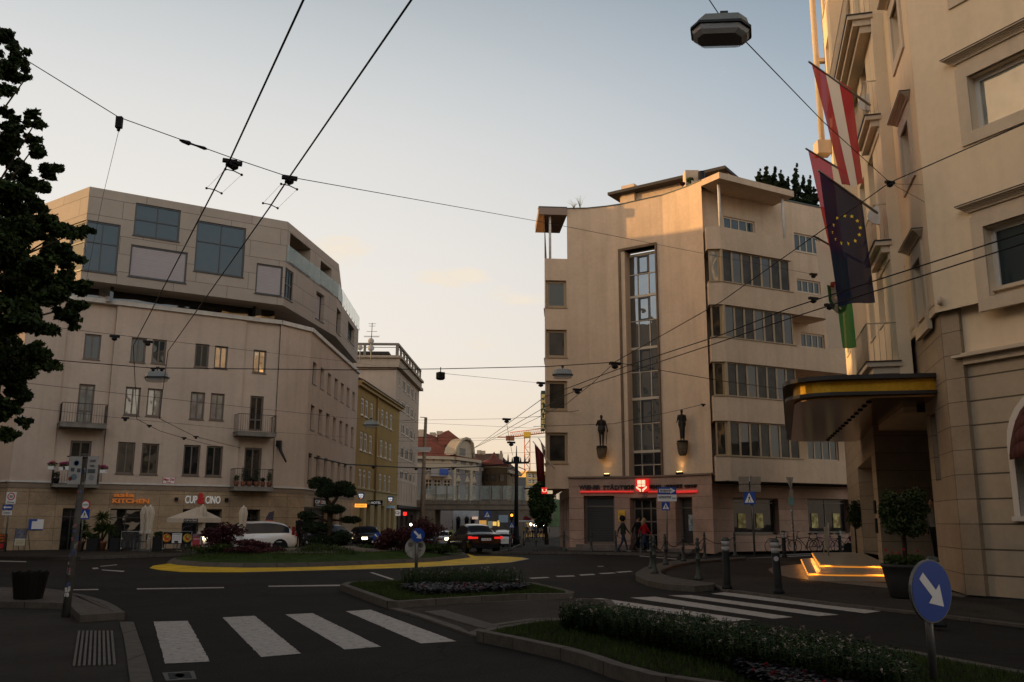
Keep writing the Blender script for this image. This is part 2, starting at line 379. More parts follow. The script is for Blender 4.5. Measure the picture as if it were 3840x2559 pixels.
LEAF2=mat('leaf_green',(.045,.070,.014),.6,noise=.3,nscale=1.5)
LEAFP=mat('leaf_purple',(.055,.014,.018),.6,noise=.4,nscale=3)
PINE=mat('pine_needles',(.012,.022,.007),.7,noise=.4,nscale=2)

# ---------------------------------------------------------------- camera, sky, sun
cam=bpy.data.cameras.new('camera');co=bpy.data.objects.new('camera',cam);COL.objects.link(co);SC.camera=co
co.location=(0,0,H);co.rotation_euler=(math.pi/2+PT,0,0);co.rotation_euler=(Matrix.Rotation(0,4,'Z')@Matrix.Rotation(math.pi/2+PT,4,'X')@Matrix.Rotation(ROLL,4,'Z')).to_euler()
cam.sensor_width=36;cam.lens=F/3840*36;cam.clip_start=.1;cam.clip_end=3000
SC.view_settings.view_transform='Standard';SC.view_settings.look='None';SC.view_settings.exposure=EXPO;SC.view_settings.gamma=1
SC.render.resolution_x=1024;SC.render.resolution_y=682
sd=Vector((math.cos(SUN_EL)*math.sin(SUN_AZ),math.cos(SUN_EL)*math.cos(SUN_AZ),math.sin(SUN_EL)))  # azimuth from +Y clockwise
wd=bpy.data.worlds.new('World');SC.world=wd;wd.use_nodes=True;nt=wd.node_tree;N=nt.nodes;L=nt.links;bg=N['Background']
sky=N.new('ShaderNodeTexSky');sky.sky_type='NISHITA';sky.sun_disc=False;sky.sun_elevation=SUN_EL;sky.sun_rotation=SUN_AZ;sky.altitude=400;sky.air_density=1.0;sky.dust_density=2.0;sky.ozone_density=1.5
tc=N.new('ShaderNodeTexCoord');sp=N.new('ShaderNodeSeparateXYZ');L.new(tc.outputs['Generated'],sp.inputs[0])
def mth(op,a,b=None,cl=False):
    n=N.new('ShaderNodeMath');n.operation=op;n.use_clamp=cl
    for i,v in enumerate((a,b)):
        if v is None:continue
        if hasattr(v,'is_output'):L.new(v,n.inputs[i])
        else:n.inputs[i].default_value=v
    return n.outputs[0]
def mrg(v,a,b,c,d):
    n=N.new('ShaderNodeMapRange');n.interpolation_type='SMOOTHSTEP';L.new(v,n.inputs[0])
    for i,k in enumerate((a,b,c,d)): n.inputs[i+1].default_value=k
    return n.outputs[0]
def mxc(f,a,b,mode='MIX'):
    n=N.new('ShaderNodeMix');n.data_type='RGBA';n.blend_type=mode
    for i,v in ((0,f),(6,a),(7,b)):
        if hasattr(v,'is_output'):L.new(v,n.inputs[i])
        elif isinstance(v,(int,float)):n.inputs[i].default_value=v
        else:n.inputs[i].default_value=(*v,1)
    return n.outputs[2]
# dusk haze: a thin warm layer of air near the horizon that thins into grey blue overhead (height above the horizon only, and bearing to the sunset)
rmp=N.new('ShaderNodeValToRGB');L.new(sp.outputs['Z'],rmp.inputs[0]);cr=rmp.color_ramp;cr.interpolation='B_SPLINE'
st=SKYRAMP
while len(cr.elements)<len(st): cr.elements.new(.5)
for e,(p,c) in zip(cr.elements,st): e.position=p;e.color=(*c,1)
az=mth('ADD',mth('MULTIPLY',sp.outputs['X'],math.sin(GLOW_AZ)),mth('MULTIPLY',sp.outputs['Y'],math.cos(GLOW_AZ)))
warm=mrg(az,.35,.98,0,1)
rm2=N.new('ShaderNodeValToRGB');L.new(sp.outputs['Z'],rm2.inputs[0]);c2=rm2.color_ramp;c2.interpolation='B_SPLINE'
while len(c2.elements)<len(SKYWARM): c2.elements.new(.5)
for e,(p,c) in zip(c2.elements,SKYWARM): e.position=p;e.color=(*c,1)
col=mxc(warm,rmp.outputs[0],rm2.outputs[0])
# nishita keeps its own share of the light

# small clouds low in the west
nz=N.new('ShaderNodeTexNoise');nz.inputs['Scale'].default_value=1;nz.inputs['Detail'].default_value=7;nz.inputs['Roughness'].default_value=.6
mp=N.new('ShaderNodeMapping');mp.inputs['Scale'].default_value=(9,9,34);mp.inputs['Location'].default_value=(.0,.3,0);L.new(tc.outputs['Generated'],mp.inputs[0]);L.new(mp.outputs[0],nz.inputs['Vector'])
def puff(x,y,rx,rz,am=1):
    d=Vector(ray(x,y)).normalized()
    dx=mth('MULTIPLY',mth('SUBTRACT',sp.outputs['X'],d.x),1/rx);dz=mth('MULTIPLY',mth('SUBTRACT',sp.outputs['Z'],d.z),1/rz)
    r=mth('ADD',mth('MULTIPLY',dx,dx),mth('MULTIPLY',dz,dz));g=mrg(r,0,1,1,0)
    g=mth('MULTIPLY',g,mrg(sp.outputs['Y'],0,.1,0,1))
    return mth('MULTIPLY',g,am)
m=None
for a in ((1690,1035,.060,.016,1.2),(1930,1110,.055,.016,.9),(1290,950,.05,.022,.8),(2685,290,.018,.013,.42),(1850,1285,.04,.02,.5)):
    q=puff(*a);m=q if m is None else mth('MAXIMUM',m,q)
cl=mth('MULTIPLY',mrg(mth('ADD',m,mth('MULTIPLY',mth('SUBTRACT',nz.outputs[0],.5),5.5)),.55,1.5,0,.8),mrg(m,0,.3,0,1),True)
col=mxc(cl,col,CLOUDC)
# broken cloud bank behind the viewer, which the windows mirror
n3=N.new('ShaderNodeTexNoise');n3.inputs['Scale'].default_value=3.2;n3.inputs['Detail'].default_value=6;L.new(tc.outputs['Generated'],n3.inputs['Vector'])
bk=mth('MULTIPLY',mrg(sp.outputs['Y'],-.1,-.5,0,1),mrg(n3.outputs[0],.45,.62,0,.75));col=mxc(bk,col,(.65,.48,.32))
nis=mxc(1.,sky.outputs[0],(NISK,)*3,'MULTIPLY')
vm=N.new('ShaderNodeVectorMath');vm.operation='SCALE';vm.inputs['Scale'].default_value=SKYK;L.new(col,vm.inputs[0])
col=mxc(.2,vm.outputs[0],nis)
au=mth('ADD',mth('ADD',mth('MULTIPLY',sp.outputs['X'],sd.x),mth('MULTIPLY',sp.outputs['Y'],sd.y)),mth('MULTIPLY',sp.outputs['Z'],sd.z))
col=mxc(mrg(au,.80,1.0,0,1),col,(AUR*1.0,AUR*.62,AUR*.30))
bh_=mrg(sp.outputs['Y'],.1,-.6,1,BEHIND);v3=N.new('ShaderNodeVectorMath');v3.operation='SCALE';L.new(col,v3.inputs[0]);L.new(bh_,v3.inputs['Scale']);col=v3.outputs[0]
L.new(col,bg.inputs['Color']);bg.inputs['Strength'].default_value=WSTR
sl=bpy.data.lights.new('sun','SUN');sl.energy=SUN_E;sl.angle=math.radians(.7);sl.color=SUN_C
so=bpy.data.objects.new('sun',sl);COL.objects.link(so);so.rotation_euler=sd.to_track_quat('Z','Y').to_euler();so.location=(0,0,60)

# ---------------------------------------------------------------- ground
def inset(poly,d):
    n=len(poly);a=sum(poly[i][0]*poly[(i+1)%n][1]-poly[(i+1)%n][0]*poly[i][1] for i in range(n))
    if a<0: poly=poly[::-1]
    out=[]
    for i in range(n):
        p=Vector(poly[i-1][:2]);q=Vector(poly[i][:2]);r=Vector(poly[(i+1)%n][:2])
        a=(q-p).normalized();b=(r-q).normalized();na=Vector((-a.y,a.x));nb=Vector((-b.y,b.x));k=na+nb
        l=k.length_squared
        out.append(tuple(q+k*(min(2*d/l,2.2*d) if l>1e-6 else d)))
    return out
def ring(mb,po,pi,z0,z1,mi=0,zf=None,bev=.02):
    g=zf or (lambda x,y:0);n=len(po);L=0
    for i in range(n):
        j=(i+1)%n;l=math.dist(po[i],po[j])
        T=[(*po[i],z1+g(*po[i])),(*po[j],z1+g(*po[j])),(*pi[j],z1+g(*pi[j])),(*pi[i],z1+g(*pi[i]))]
        mb.face(T,mi,[(L,0),(L+l,0),(L+l,.3),(L,.3)])
        mb.face([(*po[i],z0+g(*po[i])),(*po[j],z0+g(*po[j])),T[1],T[0]],mi,[(L,0),(L+l,0),(L+l,.2),(L,.2)])
        mb.face([(*pi[j],z0+g(*pi[j])),(*pi[i],z0+g(*pi[i])),T[3],T[2]],mi,[(L,0),(L+l,0),(L+l,.2),(L,.2)])
        L+=l
def ccw(p):
    a=sum(p[i][0]*p[(i+1)%len(p)][1]-p[(i+1)%len(p)][0]*p[i][1] for i in range(len(p)))
    return p if a>0 else p[::-1]
G=lambda pts,z=0:[gp(x,y,z) for x,y in pts]
g=MB();ys=[-60,-20,0,20,35,50]+[50+65*i/14 for i in range(1,15)]+[140,200,400,1500];xs=[-1500,-300,-100,-50,-25,0,25,50,100,300,1500]
for i in range(len(xs)-1):
    for j in range(len(ys)-1):
        g.face([(xs[a],ys[b],gz(ys[b])) for a,b in ((i,j),(i+1,j),(i+1,j+1),(i,j+1))],0)
struct('ground',g,ASPH)
# painted markings
def stripe(pts,m='PAINT',z=.006,nm='road_marking'):
    mb=MB();mb.face([(*p,z+gz(p[1])) for p in ccw(G(pts))]);return mb
def ragged(px4,n=60,j=.007):
    a,b,c,d=[Vector(gp(*p)) for p in px4];mb=MB();out=[]
    for s,e in ((a,b),(b,c),(c,d),(d,a)):
        for k in range(n): out.append(tuple(s.lerp(e,k/n)+Vector((R.uniform(-j,j),R.uniform(-j,j)))))
    mb.face([(*p,.006) for p in ccw(out)]);return mb
allm=MB()
def addm(src):
    b=len(allm.v);allm.v+=src.v
    for f in src.f: allm.f.append(tuple(b+i for i in f));allm.m.append(0);allm.sm.append(False)
for q in [((576,2333),(705,2330),(787,2483),(620,2491)),((834,2317),(955,2311),(1129,2453),(979,2466)),((1071,2306),(1172,2301),(1428,2427),(1294,2438)),((1297,2294),(1390,2288),(1710,2407),(1578,2415)),
          ((2667,2228),(2720,2222),(3312,2293),(3244,2302)),((2506,2234),(2589,2233),(3146,2307),(3070,2312)),((2363,2243),(2457,2239),(2973,2316),(2900,2322)),((2176,2249),(2253,2245),(2820,2326),(2720,2334))]: addm(ragged(q))
for q in [((1880,2171),(1945,2172),(1954,2177),(1888,2177)),((1982,2168),(2050,2165),(2063,2168),(1995,2172)),((2082,2161),(2150,2159),(2158,2163),(2092,2165)),((2170,2156),(2225,2153),(2233,2157),(2180,2160)),((2244,2151),(2300,2148),(2312,2151),(2256,2154)),((2308,2146),(2362,2142),(2374,2145),(2322,2149)),
          ((264,2212),(369,2210),(369,2214),(264,2215)),((513,2208),(840,2203),(840,2207),(513,2212)),((1007,2198),(1275,2194),(1275,2199),(1007,2202)),((380,2137),(468,2142),(462,2146),(384,2140)),((375,2124),(438,2118),(440,2120),(378,2126)),
          ((0,2104),(100,2106),(98,2109),(0,2107)),((2400,2085),(2540,2097),(2536,2099),(2398,2087)),((2240,2124),(2262,2124),(2264,2126),(2242,2126)),((1385,2148),(1400,2148),(1480,2174),(1470,2176)),((345,2131),(365,2129),(370,2134),(350,2136)),
          ((2795,2094),(3040,2082),(3040,2085),(2800,2098)),((2900,2082),(3040,2076),(3040,2079),(2900,2085)),((2740,2100),(2900,2092),(2900,2094),(2745,2103))]: addm(stripe(q))
# yellow ring round the roundabout with a thin white edge
KR=[(640,2106),(623,2112),(660,2119),(749,2126),(918,2130),(1080,2129),(1200,2126),(1330,2121),(1452,2116),(1560,2111),(1650,2106),(1765,2091),(1752,2085),(1700,2078)]
krg=G(KR,0)
krb=krg+[(-3.6,47.5),(-6.5,47.8),(-9.5,45.5),(-12.4,41.5)]
YO=[(575,2122),(560,2131),(600,2139),(680,2146),(780,2147),(915,2147),(1050,2144),(1200,2140),(1400,2135),(1560,2129),(1732,2120),(1850,2114),(1915,2110),(1985,2097),(1956,2091),(1873,2087),(1780,2086)]
yp=G(YO)+[(-2.6,48.6),(-6.2,49),(-10.2,46.6),(-13.2,42.3)]
y=MB();y.face([(*p,.004) for p in ccw(yp)]);struct('yellow_road_marking',y,YPAINT)
w=MB();pi=inset(yp,.1);po=ccw(yp)
for i in range(5,len(po)-1):
    a=[(*po[i],.008),(*po[i+1],.008),(*pi[i+1],.008),(*pi[i],.008)]
    if min(p[1] for p in a)<42: w.face(a)
b=len(allm.v);allm.v+=w.v
for f in w.f: allm.f.append(tuple(b+i for i in f));allm.m.append(0);allm.sm.append(False)
struct('road_marking',allm,PAINT)
# roundabout island: sloped stone kerb, lawn mound, gravel
ro=ccw(krb);ri=inset(ro,.17);kb=MB();n=len(ri)
ii=inset(ri,.14);L0=0
for i in range(n):
    j=(i+1)%n;l=math.dist(ri[i],ri[j])
    kb.face([(*ro[i],0),(*ro[j],0),(*ri[j],.15),(*ri[i],.15)],0,[(L0,0),(L0+l,0),(L0+l,.3),(L0,.3)])
    kb.face([(*ri[i],.15),(*ri[j],.15),(*ii[j],.15),(*ii[i],.15)],0,[(L0,0),(L0+l,0),(L0+l,.2),(L0,.2)]);L0+=l
struct('roundabout_kerb',kb,KERB)
cx=sum(p[0] for p in ri)/n;cy=sum(p[1] for p in ri)/n
def mound(name,ring_,z0,h,m,rings=5,c=None):
    mb=MB();c=c or (cx,cy);k=len(ring_);L=[]
    for r in range(rings+1):
        t=r/rings;L.append([(p[0]+(c[0]-p[0])*t,p[1]+(c[1]-p[1])*t,z0+h*math.sin(t*math.pi/2)+(R.uniform(-.015,.015) if 0<r else 0)) for p in ring_])
    for r in range(rings):
        for i in range(k):
            j=(i+1)%k;mb.face([L[r][i],L[r][j],L[r+1][j],L[r+1][i]],0,smooth=True)
    return struct(name,mb,m)
mound('lawn',ii,.13,.42,GRASS)
def on_mound(name,idx,t0,t1,m,n=5,dz=.012):
    mb=MB();k=len(ii);P=lambda i,t:(ii[i%k][0]+(cx-ii[i%k][0])*t,ii[i%k][1]+(cy-ii[i%k][1])*t,.13+.42*math.sin(t*math.pi/2)+dz)
    for i in idx:
        for r in range(n):
            a,b=t0+(t1-t0)*r/n,t0+(t1-t0)*(r+1)/n;mb.face([P(i,a),P(i+1,a),P(i+1,b),P(i,b)],0,smooth=True)
    return struct(name,mb,m)
# gravel patches on the mound
def patch(c,rx,ry,z,m,name,rz=0,n=22):
    pts=[(c[0]+rx*math.cos(2*math.pi*i/n)*R.uniform(.9,1.1),c[1]+ry*math.sin(2*math.pi*i/n)*R.uniform(.9,1.1)) for i in range(n)]
    mb=MB()
    for i in range(n):
        j=(i+1)%n;mb.face([(*pts[i],z),(*pts[j],z),(c[0],c[1],z+.12)],0,smooth=True)
    return struct(name,mb,m)
on_mound('gravel_bed',range(len(ii)),.42,1,GRAVEL,6)
# the two refuge islands
I1=[(1276,2192),(1300,2183),(1349,2179),(1600,2174),(1880,2174),(2010,2186),(2110,2208),(2155,2220),(2148,2226),(1935,2229),(1697,2243),(1493,2256),(1451,2254),(1360,2222)]
I2=[(1786,2366),(1850,2352),(2016,2324),(2110,2322),(2500,2345),(2850,2375),(3130,2403),(3425,2440),(3840,2515),(4300,2600)]
i1=ccw(G(I1,.14));i2=[gp(x,y,.14) for x,y in I2]+[(5.2,6.3),(3.2,5.4)]+[gp(x,y,.14) for x,y in ((2665,2562),(2440,2530),(2295,2492),(2200,2458),(2100,2430),(1922,2392))];i2=ccw(i2)
for nm,p,wd_ in (('island_kerb',i1,.17),('island_kerb',i2,.15)):
    kb=MB();ring(kb,p,inset(p,wd_),-.02,.14);struct(nm,kb,KERB)
def flat(name,p,z,m,zf=None):
    mb=MB();mb.face([(x,y,z+(zf(x,y) if zf else 0)) for x,y in ccw(p)],0,[(x,y) for x,y in ccw(p)]);return struct(name,mb,m)
flat('island_lawn',inset(i1,.16),.12,SOIL);flat('island_lawn',inset(i2,.14),.12,SOIL)
# low paved refuge between them
RF=[(1459,2281),(1560,2308),(1680,2350),(1782,2386),(1800,2372),(1865,2345),(2016,2323),(2190,2322),(2330,2285),(2290,2249),(2152,2243),(1700,2262)]
rf=ccw(G(RF,.03));kb=MB();ring(kb,rf,inset(rf,.16),-.01,.032);struct('refuge_kerb',kb,KERB);flat('refuge_pavement',inset(rf,.158),.03,PAVE)
def tactile(q,z,n,nm):
    a,b,c,d=[Vector(gp(*p,z)) for p in q];mb=MB()
    for k in range(n):
        t0,t1=(k+.18)/n,(k+.72)/n
        P=[a.lerp(b,t0),a.lerp(b,t1),d.lerp(c,t1),d.lerp(c,t0)]
        mb.prism([tuple(p) for p in ccw([tuple(p) for p in P])],z+.001,z+.014)
    return solo(nm,mb,mat('tactile_stone',(.13,.12,.105),.8,noise=.2,nscale=10),'','tactile strip')
t=tactile(((1591,2296),(1668,2290),(1885,2354),(1812,2360)),.032,8,'tactile_paving');tag(t,'pale ribbed tactile strip on the paved refuge between the two planted islands','tactile strip')
# left corner pavement
LC=[(448,2330),(425,2314),(300,2310),(262,2262),(264,2212),(180,2206),(0,2203),(-900,2200)]
lc=G(LC,.02)+[(-20,4),(-2.5,4)]+G([(574,2559),(540,2450),(501,2333)],.02)
flat('corner_pavement',lc,.02,mat('pavement_dark',(.038,.034,.029),.9,noise=.2,nscale=.7,bump=.005,bscale=110))
kb=MB();q=G([(448,2333),(501,2333),(520,2390),(545,2460),(574,2559),(620,2700),(500,2700),(488,2559),(478,2480),(464,2390)],.03);kb.prism(ccw(q),-.01,.034);struct('flush_kerb',kb,KERB)
w1=G([(264,2222),(300,2228),(350,2240),(400,2255),(440,2275),(469,2296),(302,2308),(275,2285),(258,2262)],.13);kb=MB();w1=ccw(w1);ring(kb,w1,inset(w1,.16),-.01,.13);struct('corner_kerb',kb,KERB);flat('cobbled_wedge',inset(w1,.155),.125,COBB)
w2=G([(-300,2196),(0,2203),(160,2205),(262,2220),(258,2262),(0,2256),(-300,2250)],.13);w2=ccw(w2);kb=MB();ring(kb,w2,inset(w2,.16),-.01,.13);struct('corner_kerb',kb,KERB);flat('cobbled_verge',inset(w2,.155),.125,COBB)
t=tactile(((290,2369),(427,2369),(440,2496),(268,2501)),.022,9,'tactile_paving');tag(t,'grey ribbed tactile strip on the left corner pavement beside the zebra crossing','tactile strip')
dg_=thing('drain_grate','iron street drain grate with two half round openings beside the kerb','drain grate',(*gp(672,2535),0))
mb=MB();q=[Vector(gp(*p)) for p in ((608,2526),(727,2519),(737,2549),(622,2556))]
mb.prism(ccw([tuple(p) for p in q]),.001,.008);ob('frame',mb,mat('drain_iron',(.075,.07,.06),.6,metal=.4),dg_)
for s,t0 in ((1,.14),(-1,.86)):
    mb=MB();c=q[0].lerp(q[1],t0).lerp(q[3].lerp(q[2],t0),.5);e=(q[1]-q[0]).normalized();f=Vector((-e.y,e.x));hh=(q[0]-q[3]).length*.38
    pts=[tuple(c+f*hh*math.cos(math.pi*k/8)+e*s*hh*.8*math.sin(math.pi*k/8)) for k in range(9)];mb.prism(ccw(pts),.008,.011);ob('opening',mb,BLK,dg_)
# pavements at the buildings
k=gz2
pa=[gp(-400,2104),gp(0,2100,.0),gp(223,2102),gp(300,2101),gp(500,2094),gp(700,2087),gp(900,2079),(-8.8,47.4),(-9.0,52)]
zf=lambda x,y:k(y)
left=pa+[(-9.6,60),(-9.8,72),(-10,90),(-10,125),(-14,125),(-40,125),(-70,60)]
kb=MB();lf=ccw(left)
kb.prism(lf,-.7,.14,0)
struct('left_pavement',kb,[PAVE])
kb=MB();fr_=pa[2:];
for i in range(len(fr_)-1):
    a,b=Vector(fr_[i]),Vector(fr_[i+1]);d=(b-a).normalized();nn=Vector((d.y,-d.x));a2,b2=a-nn*.02,b-nn*.02
    if i==0: continue
    P=[a+nn*.012,b+nn*.012,b-nn*.16,a-nn*.16];kb.prism(ccw([tuple(p) for p in P]),-.01,.146)
struct('left_kerb',kb,KERB)
bp_=[(1.9,125),(1.6,100),(1.2,80),(.55,62),(-.2,50.5),(-1.0,45.2),gp(2000,2079),gp(2200,2080),gp(2330,2083),gp(2434,2085),gp(2550,2090),gp(2600,2086),gp(2700,2082),gp(2887,2075),gp(3024,2069),(22,52),(30,60),(40,125)]
kb=MB();kb.prism(ccw([(12,50.5)]+bp_[4:-2]),-.7,.13)
EY=[50.5,62,71,80,100,125];EX=[-.2,.55,.9,1.2,1.6,1.9]
for i in range(5):
    a,b=(EX[i],EY[i]),(EX[i+1],EY[i+1]);z=lambda y:.13+gz2(y)
    kb.face([(a[0],a[1],z(a[1])),(13,a[1],z(a[1])),(13,b[1],z(b[1])),(b[0],b[1],z(b[1]))],0)
    kb.face([(b[0],b[1],-1.4),(a[0],a[1],-1.4),(a[0],a[1],z(a[1])),(b[0],b[1],z(b[1]))],0)
struct('bank_pavement',kb,PAVE)
kb=MB()
for i in range(3,10):
    a,b=Vector(bp_[i]),Vector(bp_[i+1]);d=(b-a).normalized();nn=Vector((d.y,-d.x))
    P=[a-nn*.01,b-nn*.01,b+nn*.16,a+nn*.16]
    if i<5: P=[a+nn*.012,b+nn*.012,b-nn*.16,a-nn*.16]
    kb.prism(ccw([tuple(p) for p in P]),-.01,.137)
struct('bank_kerb',kb,KERB)
# hotel forecourt
hp=G([(2682,2192),(2743,2215),(2919,2238),(3110,2262),(3446,2298),(3840,2346)],.05)+[(13,6),(30,6),(45,40),(30,47.5)]+G([(3060,2086),(2900,2090),(2795,2094),(2700,2099),(2600,2107),(2530,2119),(2478,2139),(2510,2162),(2600,2178)],.05)
kb=MB();kb.prism(ccw(hp),-.02,.05);struct('hotel_pavement',kb,PAVE)
kb=MB();e=G([(2682,2192),(2743,2215),(2919,2238),(3110,2262),(3446,2298),(3840,2346),(4200,2410)],.05)
for i in range(len(e)-1):
    a,b=Vector(e[i]),Vector(e[i+1]);d=(b-a).normalized();nn=Vector((d.y,-d.x))
    if nn.y>0: nn=-nn
    kb.prism(ccw([tuple(p) for p in (a+nn*.02,b+nn*.02,b-nn*.16,a-nn*.16)]),-.01,.056)
struct('hotel_kerb',kb,KERB)
cr_=G([(2682,2186),(2675,2193),(2606,2198),(2494,2190),(2430,2178),(2384,2160),(2384,2148),(2415,2129),(2478,2111),(2558,2099),(2700,2092),(2795,2088),(2795,2094),(2700,2099),(2600,2107),(2530,2119),(2478,2139),(2480,2150),(2520,2164),(2600,2178)],.14)
cr_=ccw(cr_);kb=MB();kb.prism(cr_,-.01,.14,0);struct('raised_kerb_strip',kb,[mat('granite_strip',(.10,.09,.075),.85,noise=.25,nscale=5)])
# fan of light paving before the hotel steps
fp=G([(2880,2136),(2900,2126),(2960,2120),(3010,2115),(3030,2170),(3300,2186),(3420,2196),(3640,2232),(3610,2240),(3400,2212),(3150,2188),(2960,2166),(2895,2150)],.054)
flat('light_paving',fp,.054,mat('light_setts',(.24,.20,.15),.8,noise=.2,nscale=8,brick=(.3,.12,.012,.5,.5,.2)))
# grass blades as ground cover
def blades(poly,z,n,h,zf=None,ex=None):
    mb=MB();xs=[p[0] for p in poly];ys=[p[1] for p in poly];c=0
    def inside(x,y,P):
        r=False;j=len(P)-1
        for i in range(len(P)):
            if (P[i][1]>y)!=(P[j][1]>y) and x<(P[j][0]-P[i][0])*(y-P[i][1])/(P[j][1]-P[i][1])+P[i][0]: r=not r
            j=i
        return r
    while c<n:
        x=R.uniform(min(xs),max(xs));y=R.uniform(min(ys),max(ys))
        if not inside(x,y,poly) or (ex and ex(x,y)): c+=.2;continue
        zz=z+(zf(x,y) if zf else 0);a=R.uniform(0,6.28);w=h*.09;hh=h*R.uniform(.5,1.3);lx,ly=R.gauss(0,h*.35),R.gauss(0,h*.35)
        mb.face([(x-w*math.cos(a),y-w*math.sin(a),zz),(x+w*math.cos(a),y+w*math.sin(a),zz),(x+lx,y+ly,zz+hh)],0);c+=1
    return mb
GB=mat('grass_blades',(.036,.062,.011),.8,noise=.3,nscale=2.5)
tag(solo('grass',blades(inset(i1,.2),.12,16000,.07),GB),'short green grass on the middle refuge island','grass',kind='stuff')
tag(solo('grass',blades([p for p in inset(i2,.17)],.12,26000,.065,ex=lambda x,y:y<6.5),GB),'short green grass on the near planted island','grass',kind='stuff')
def rz_(x,y):
    d=math.hypot(x-cx,(y-cy));return .42*math.sin(min(1,max(0,1-d/7.5))*math.pi/2)*.9
tag(solo('grass',blades(inset(ri,.3),.14,14000,.09,zf=rz_,ex=lambda x,y:((x-cx)/4.8)**2+((y-cy)/2.7)**2<1),GB),'green grass rim of the roundabout mound','grass',kind='stuff')

# ---------------------------------------------------------------- corner building with modern penthouse (left)
g0=gp(290,1115,13.3);g1=gp(1055,1207,13.3);g2=gp(1168,1235,13.3);g3=gp(1345,1395,13.3)
WA=W(g0,g1)                       # front
uL=WA.hit(32,1813)[0]
A=thing('corner_building','mauve plastered corner block with stone ground floor and jutting two storey penthouse','building',(*WA.P(WA.L/2,0)[:2],0))
STR=3.5
def f_open(x0,y0,x1,y1): return WA.rect(x0,y0,x1,y1)
wins=[(322,1248,375,1348),(495,1265,543,1362),(574,1271,619,1367),(734,1288,780,1381),(807,1296,851,1385),(954,1310,998,1401),
 (473,1450,521,1559),(555,1456,602,1564),(717,1469,763,1575),(792,1474,837,1578),(444,1657,499,1778),(534,1662,589,1781),(691,1668,745,1785),(776,1672,830,1788)]
doors=[(300,1437,346,1589),(942,1483,985,1617),(268,1651,333,1803),(921,1678,977,1826)]
gfo=[(236,1906,290,2068),(415,1908,526,2075),(687,1909,822,2075),(924,1911,967,2073)]
WR=[f_open(*r) for r in wins];DR=[f_open(*r) for r in doors];GR=[f_open(*r) for r in gfo]
# recessed balcony bays step the wall back a little
uS1=WA.hit(428,1288)[0];uS2=WA.hit(905,1500)[0];uS0=WA.hit(222,1500)[0]
st=MB()
def seg(u0,u1,o):
    wall(st,WA,u0,u1,STR,13.3,[h for h in WR+DR if u0<(h[0]+h[2])/2<u1],.2,0,o=o)
seg(uL,uS0,-.05);seg(uS0,uS1,-.22);seg(uS1,uS2,0);seg(uS2,WA.L,-.12)
for u,a,b in ((uS0,-.22,-.05),(uS1,-.22,0),(uS2,-.12,0)): WA.box(st,u-.001,u+.02,STR,13.3,a,b)
WF=W(g1,g2);wall(st,WF,0,WF.L,STR,13.3,[],.2)
WS=W(g2,g3)
srow=[]
ucent=[WS.hit(x,y)[0] for x,y in ((1162,1395),(1195,1420),(1227,1440),(1262,1460),(1289,1478),(1314,1495),(1338,1510))]
ucent=[a for a in ucent];ucent=[WS.L*(.03+.95*k/7.) +.35 for k in range(7)]
z4=WR[0][1],WR[0][3];z3=WR[6][1],WR[6][3];z2=WR[10][1],WR[10][3]
for zz in (z4,z3,z2):
    for u in ucent: srow.append((u,zz[0],u+1.05,zz[1]))
wall(st,WS,0,WS.L,STR,13.3,srow,.3)
# left return, far
WL=W((g0[0]+(WA.A-WA.e*0).x*0-30,g0[1]+2),tuple(WA.P(uL,0)[:2]));
pL=Vector(WA.P(uL,0)[:2]);WL=W(tuple(pL+Vector((-24,11))),tuple(pL));lw=[]
for k in range(6):
    for zz in (z4,z3,z2): lw.append((WL.L-1.4-3.6*k-1.5,zz[0],WL.L-1.4-3.6*k,zz[1]))
wall(st,WL,0,WL.L,STR,13.3,lw,.2)
# closing rear and roof
bk=[tuple(WL.A),tuple(pL),tuple(WA.P(0,0)[:2]),g1,g2,g3,(g3[0]-14,g3[1]+1),(-48,72)]
st.face([(x,y,13.25) for x,y in ccw(bk)],0)
for i in range(5,len(bk)):
    a,b=bk[i],bk[(i+1)%len(bk)];st.face([(*a,0),(*b,0),(*b,13.3),(*a,13.3)],0)
ob('wall',st,PLAST,A)
# ground floor cladding
gf=MB();wall(gf,WA,uL,WA.L,.1,STR,GR,.5,0);wall(gf,WF,0,WF.L,.1,STR,[],.3)
d5=(.35,.1,7.2,2.45);d6=(8.2,.9,9.6,2.3);d7=(10.8,.9,12,2.3);wall(gf,WS,0,WS.L,.1,STR,[d5,d6,d7],.4);wall(gf,WL,0,WL.L,.1,STR,[(WL.L-6,.1,WL.L-3.5,2.5)],.4)
ob('stone_base',gf,TRAV,A)
SGL=glass_mat('shop_glass',(.008,.007,.006),.03,noise=.8,mx_=.3)
for r,w_,d_ in [(r,WA,.45) for r in GR]+[(r,WS,.36) for r in (d5,d6,d7)]+[((WL.L-6,.1,WL.L-3.5,2.5),WL,.36)]: win(w_,r,A,DWIN,SGL,d_,2,(.8,),.07,.05,name='shopfront')
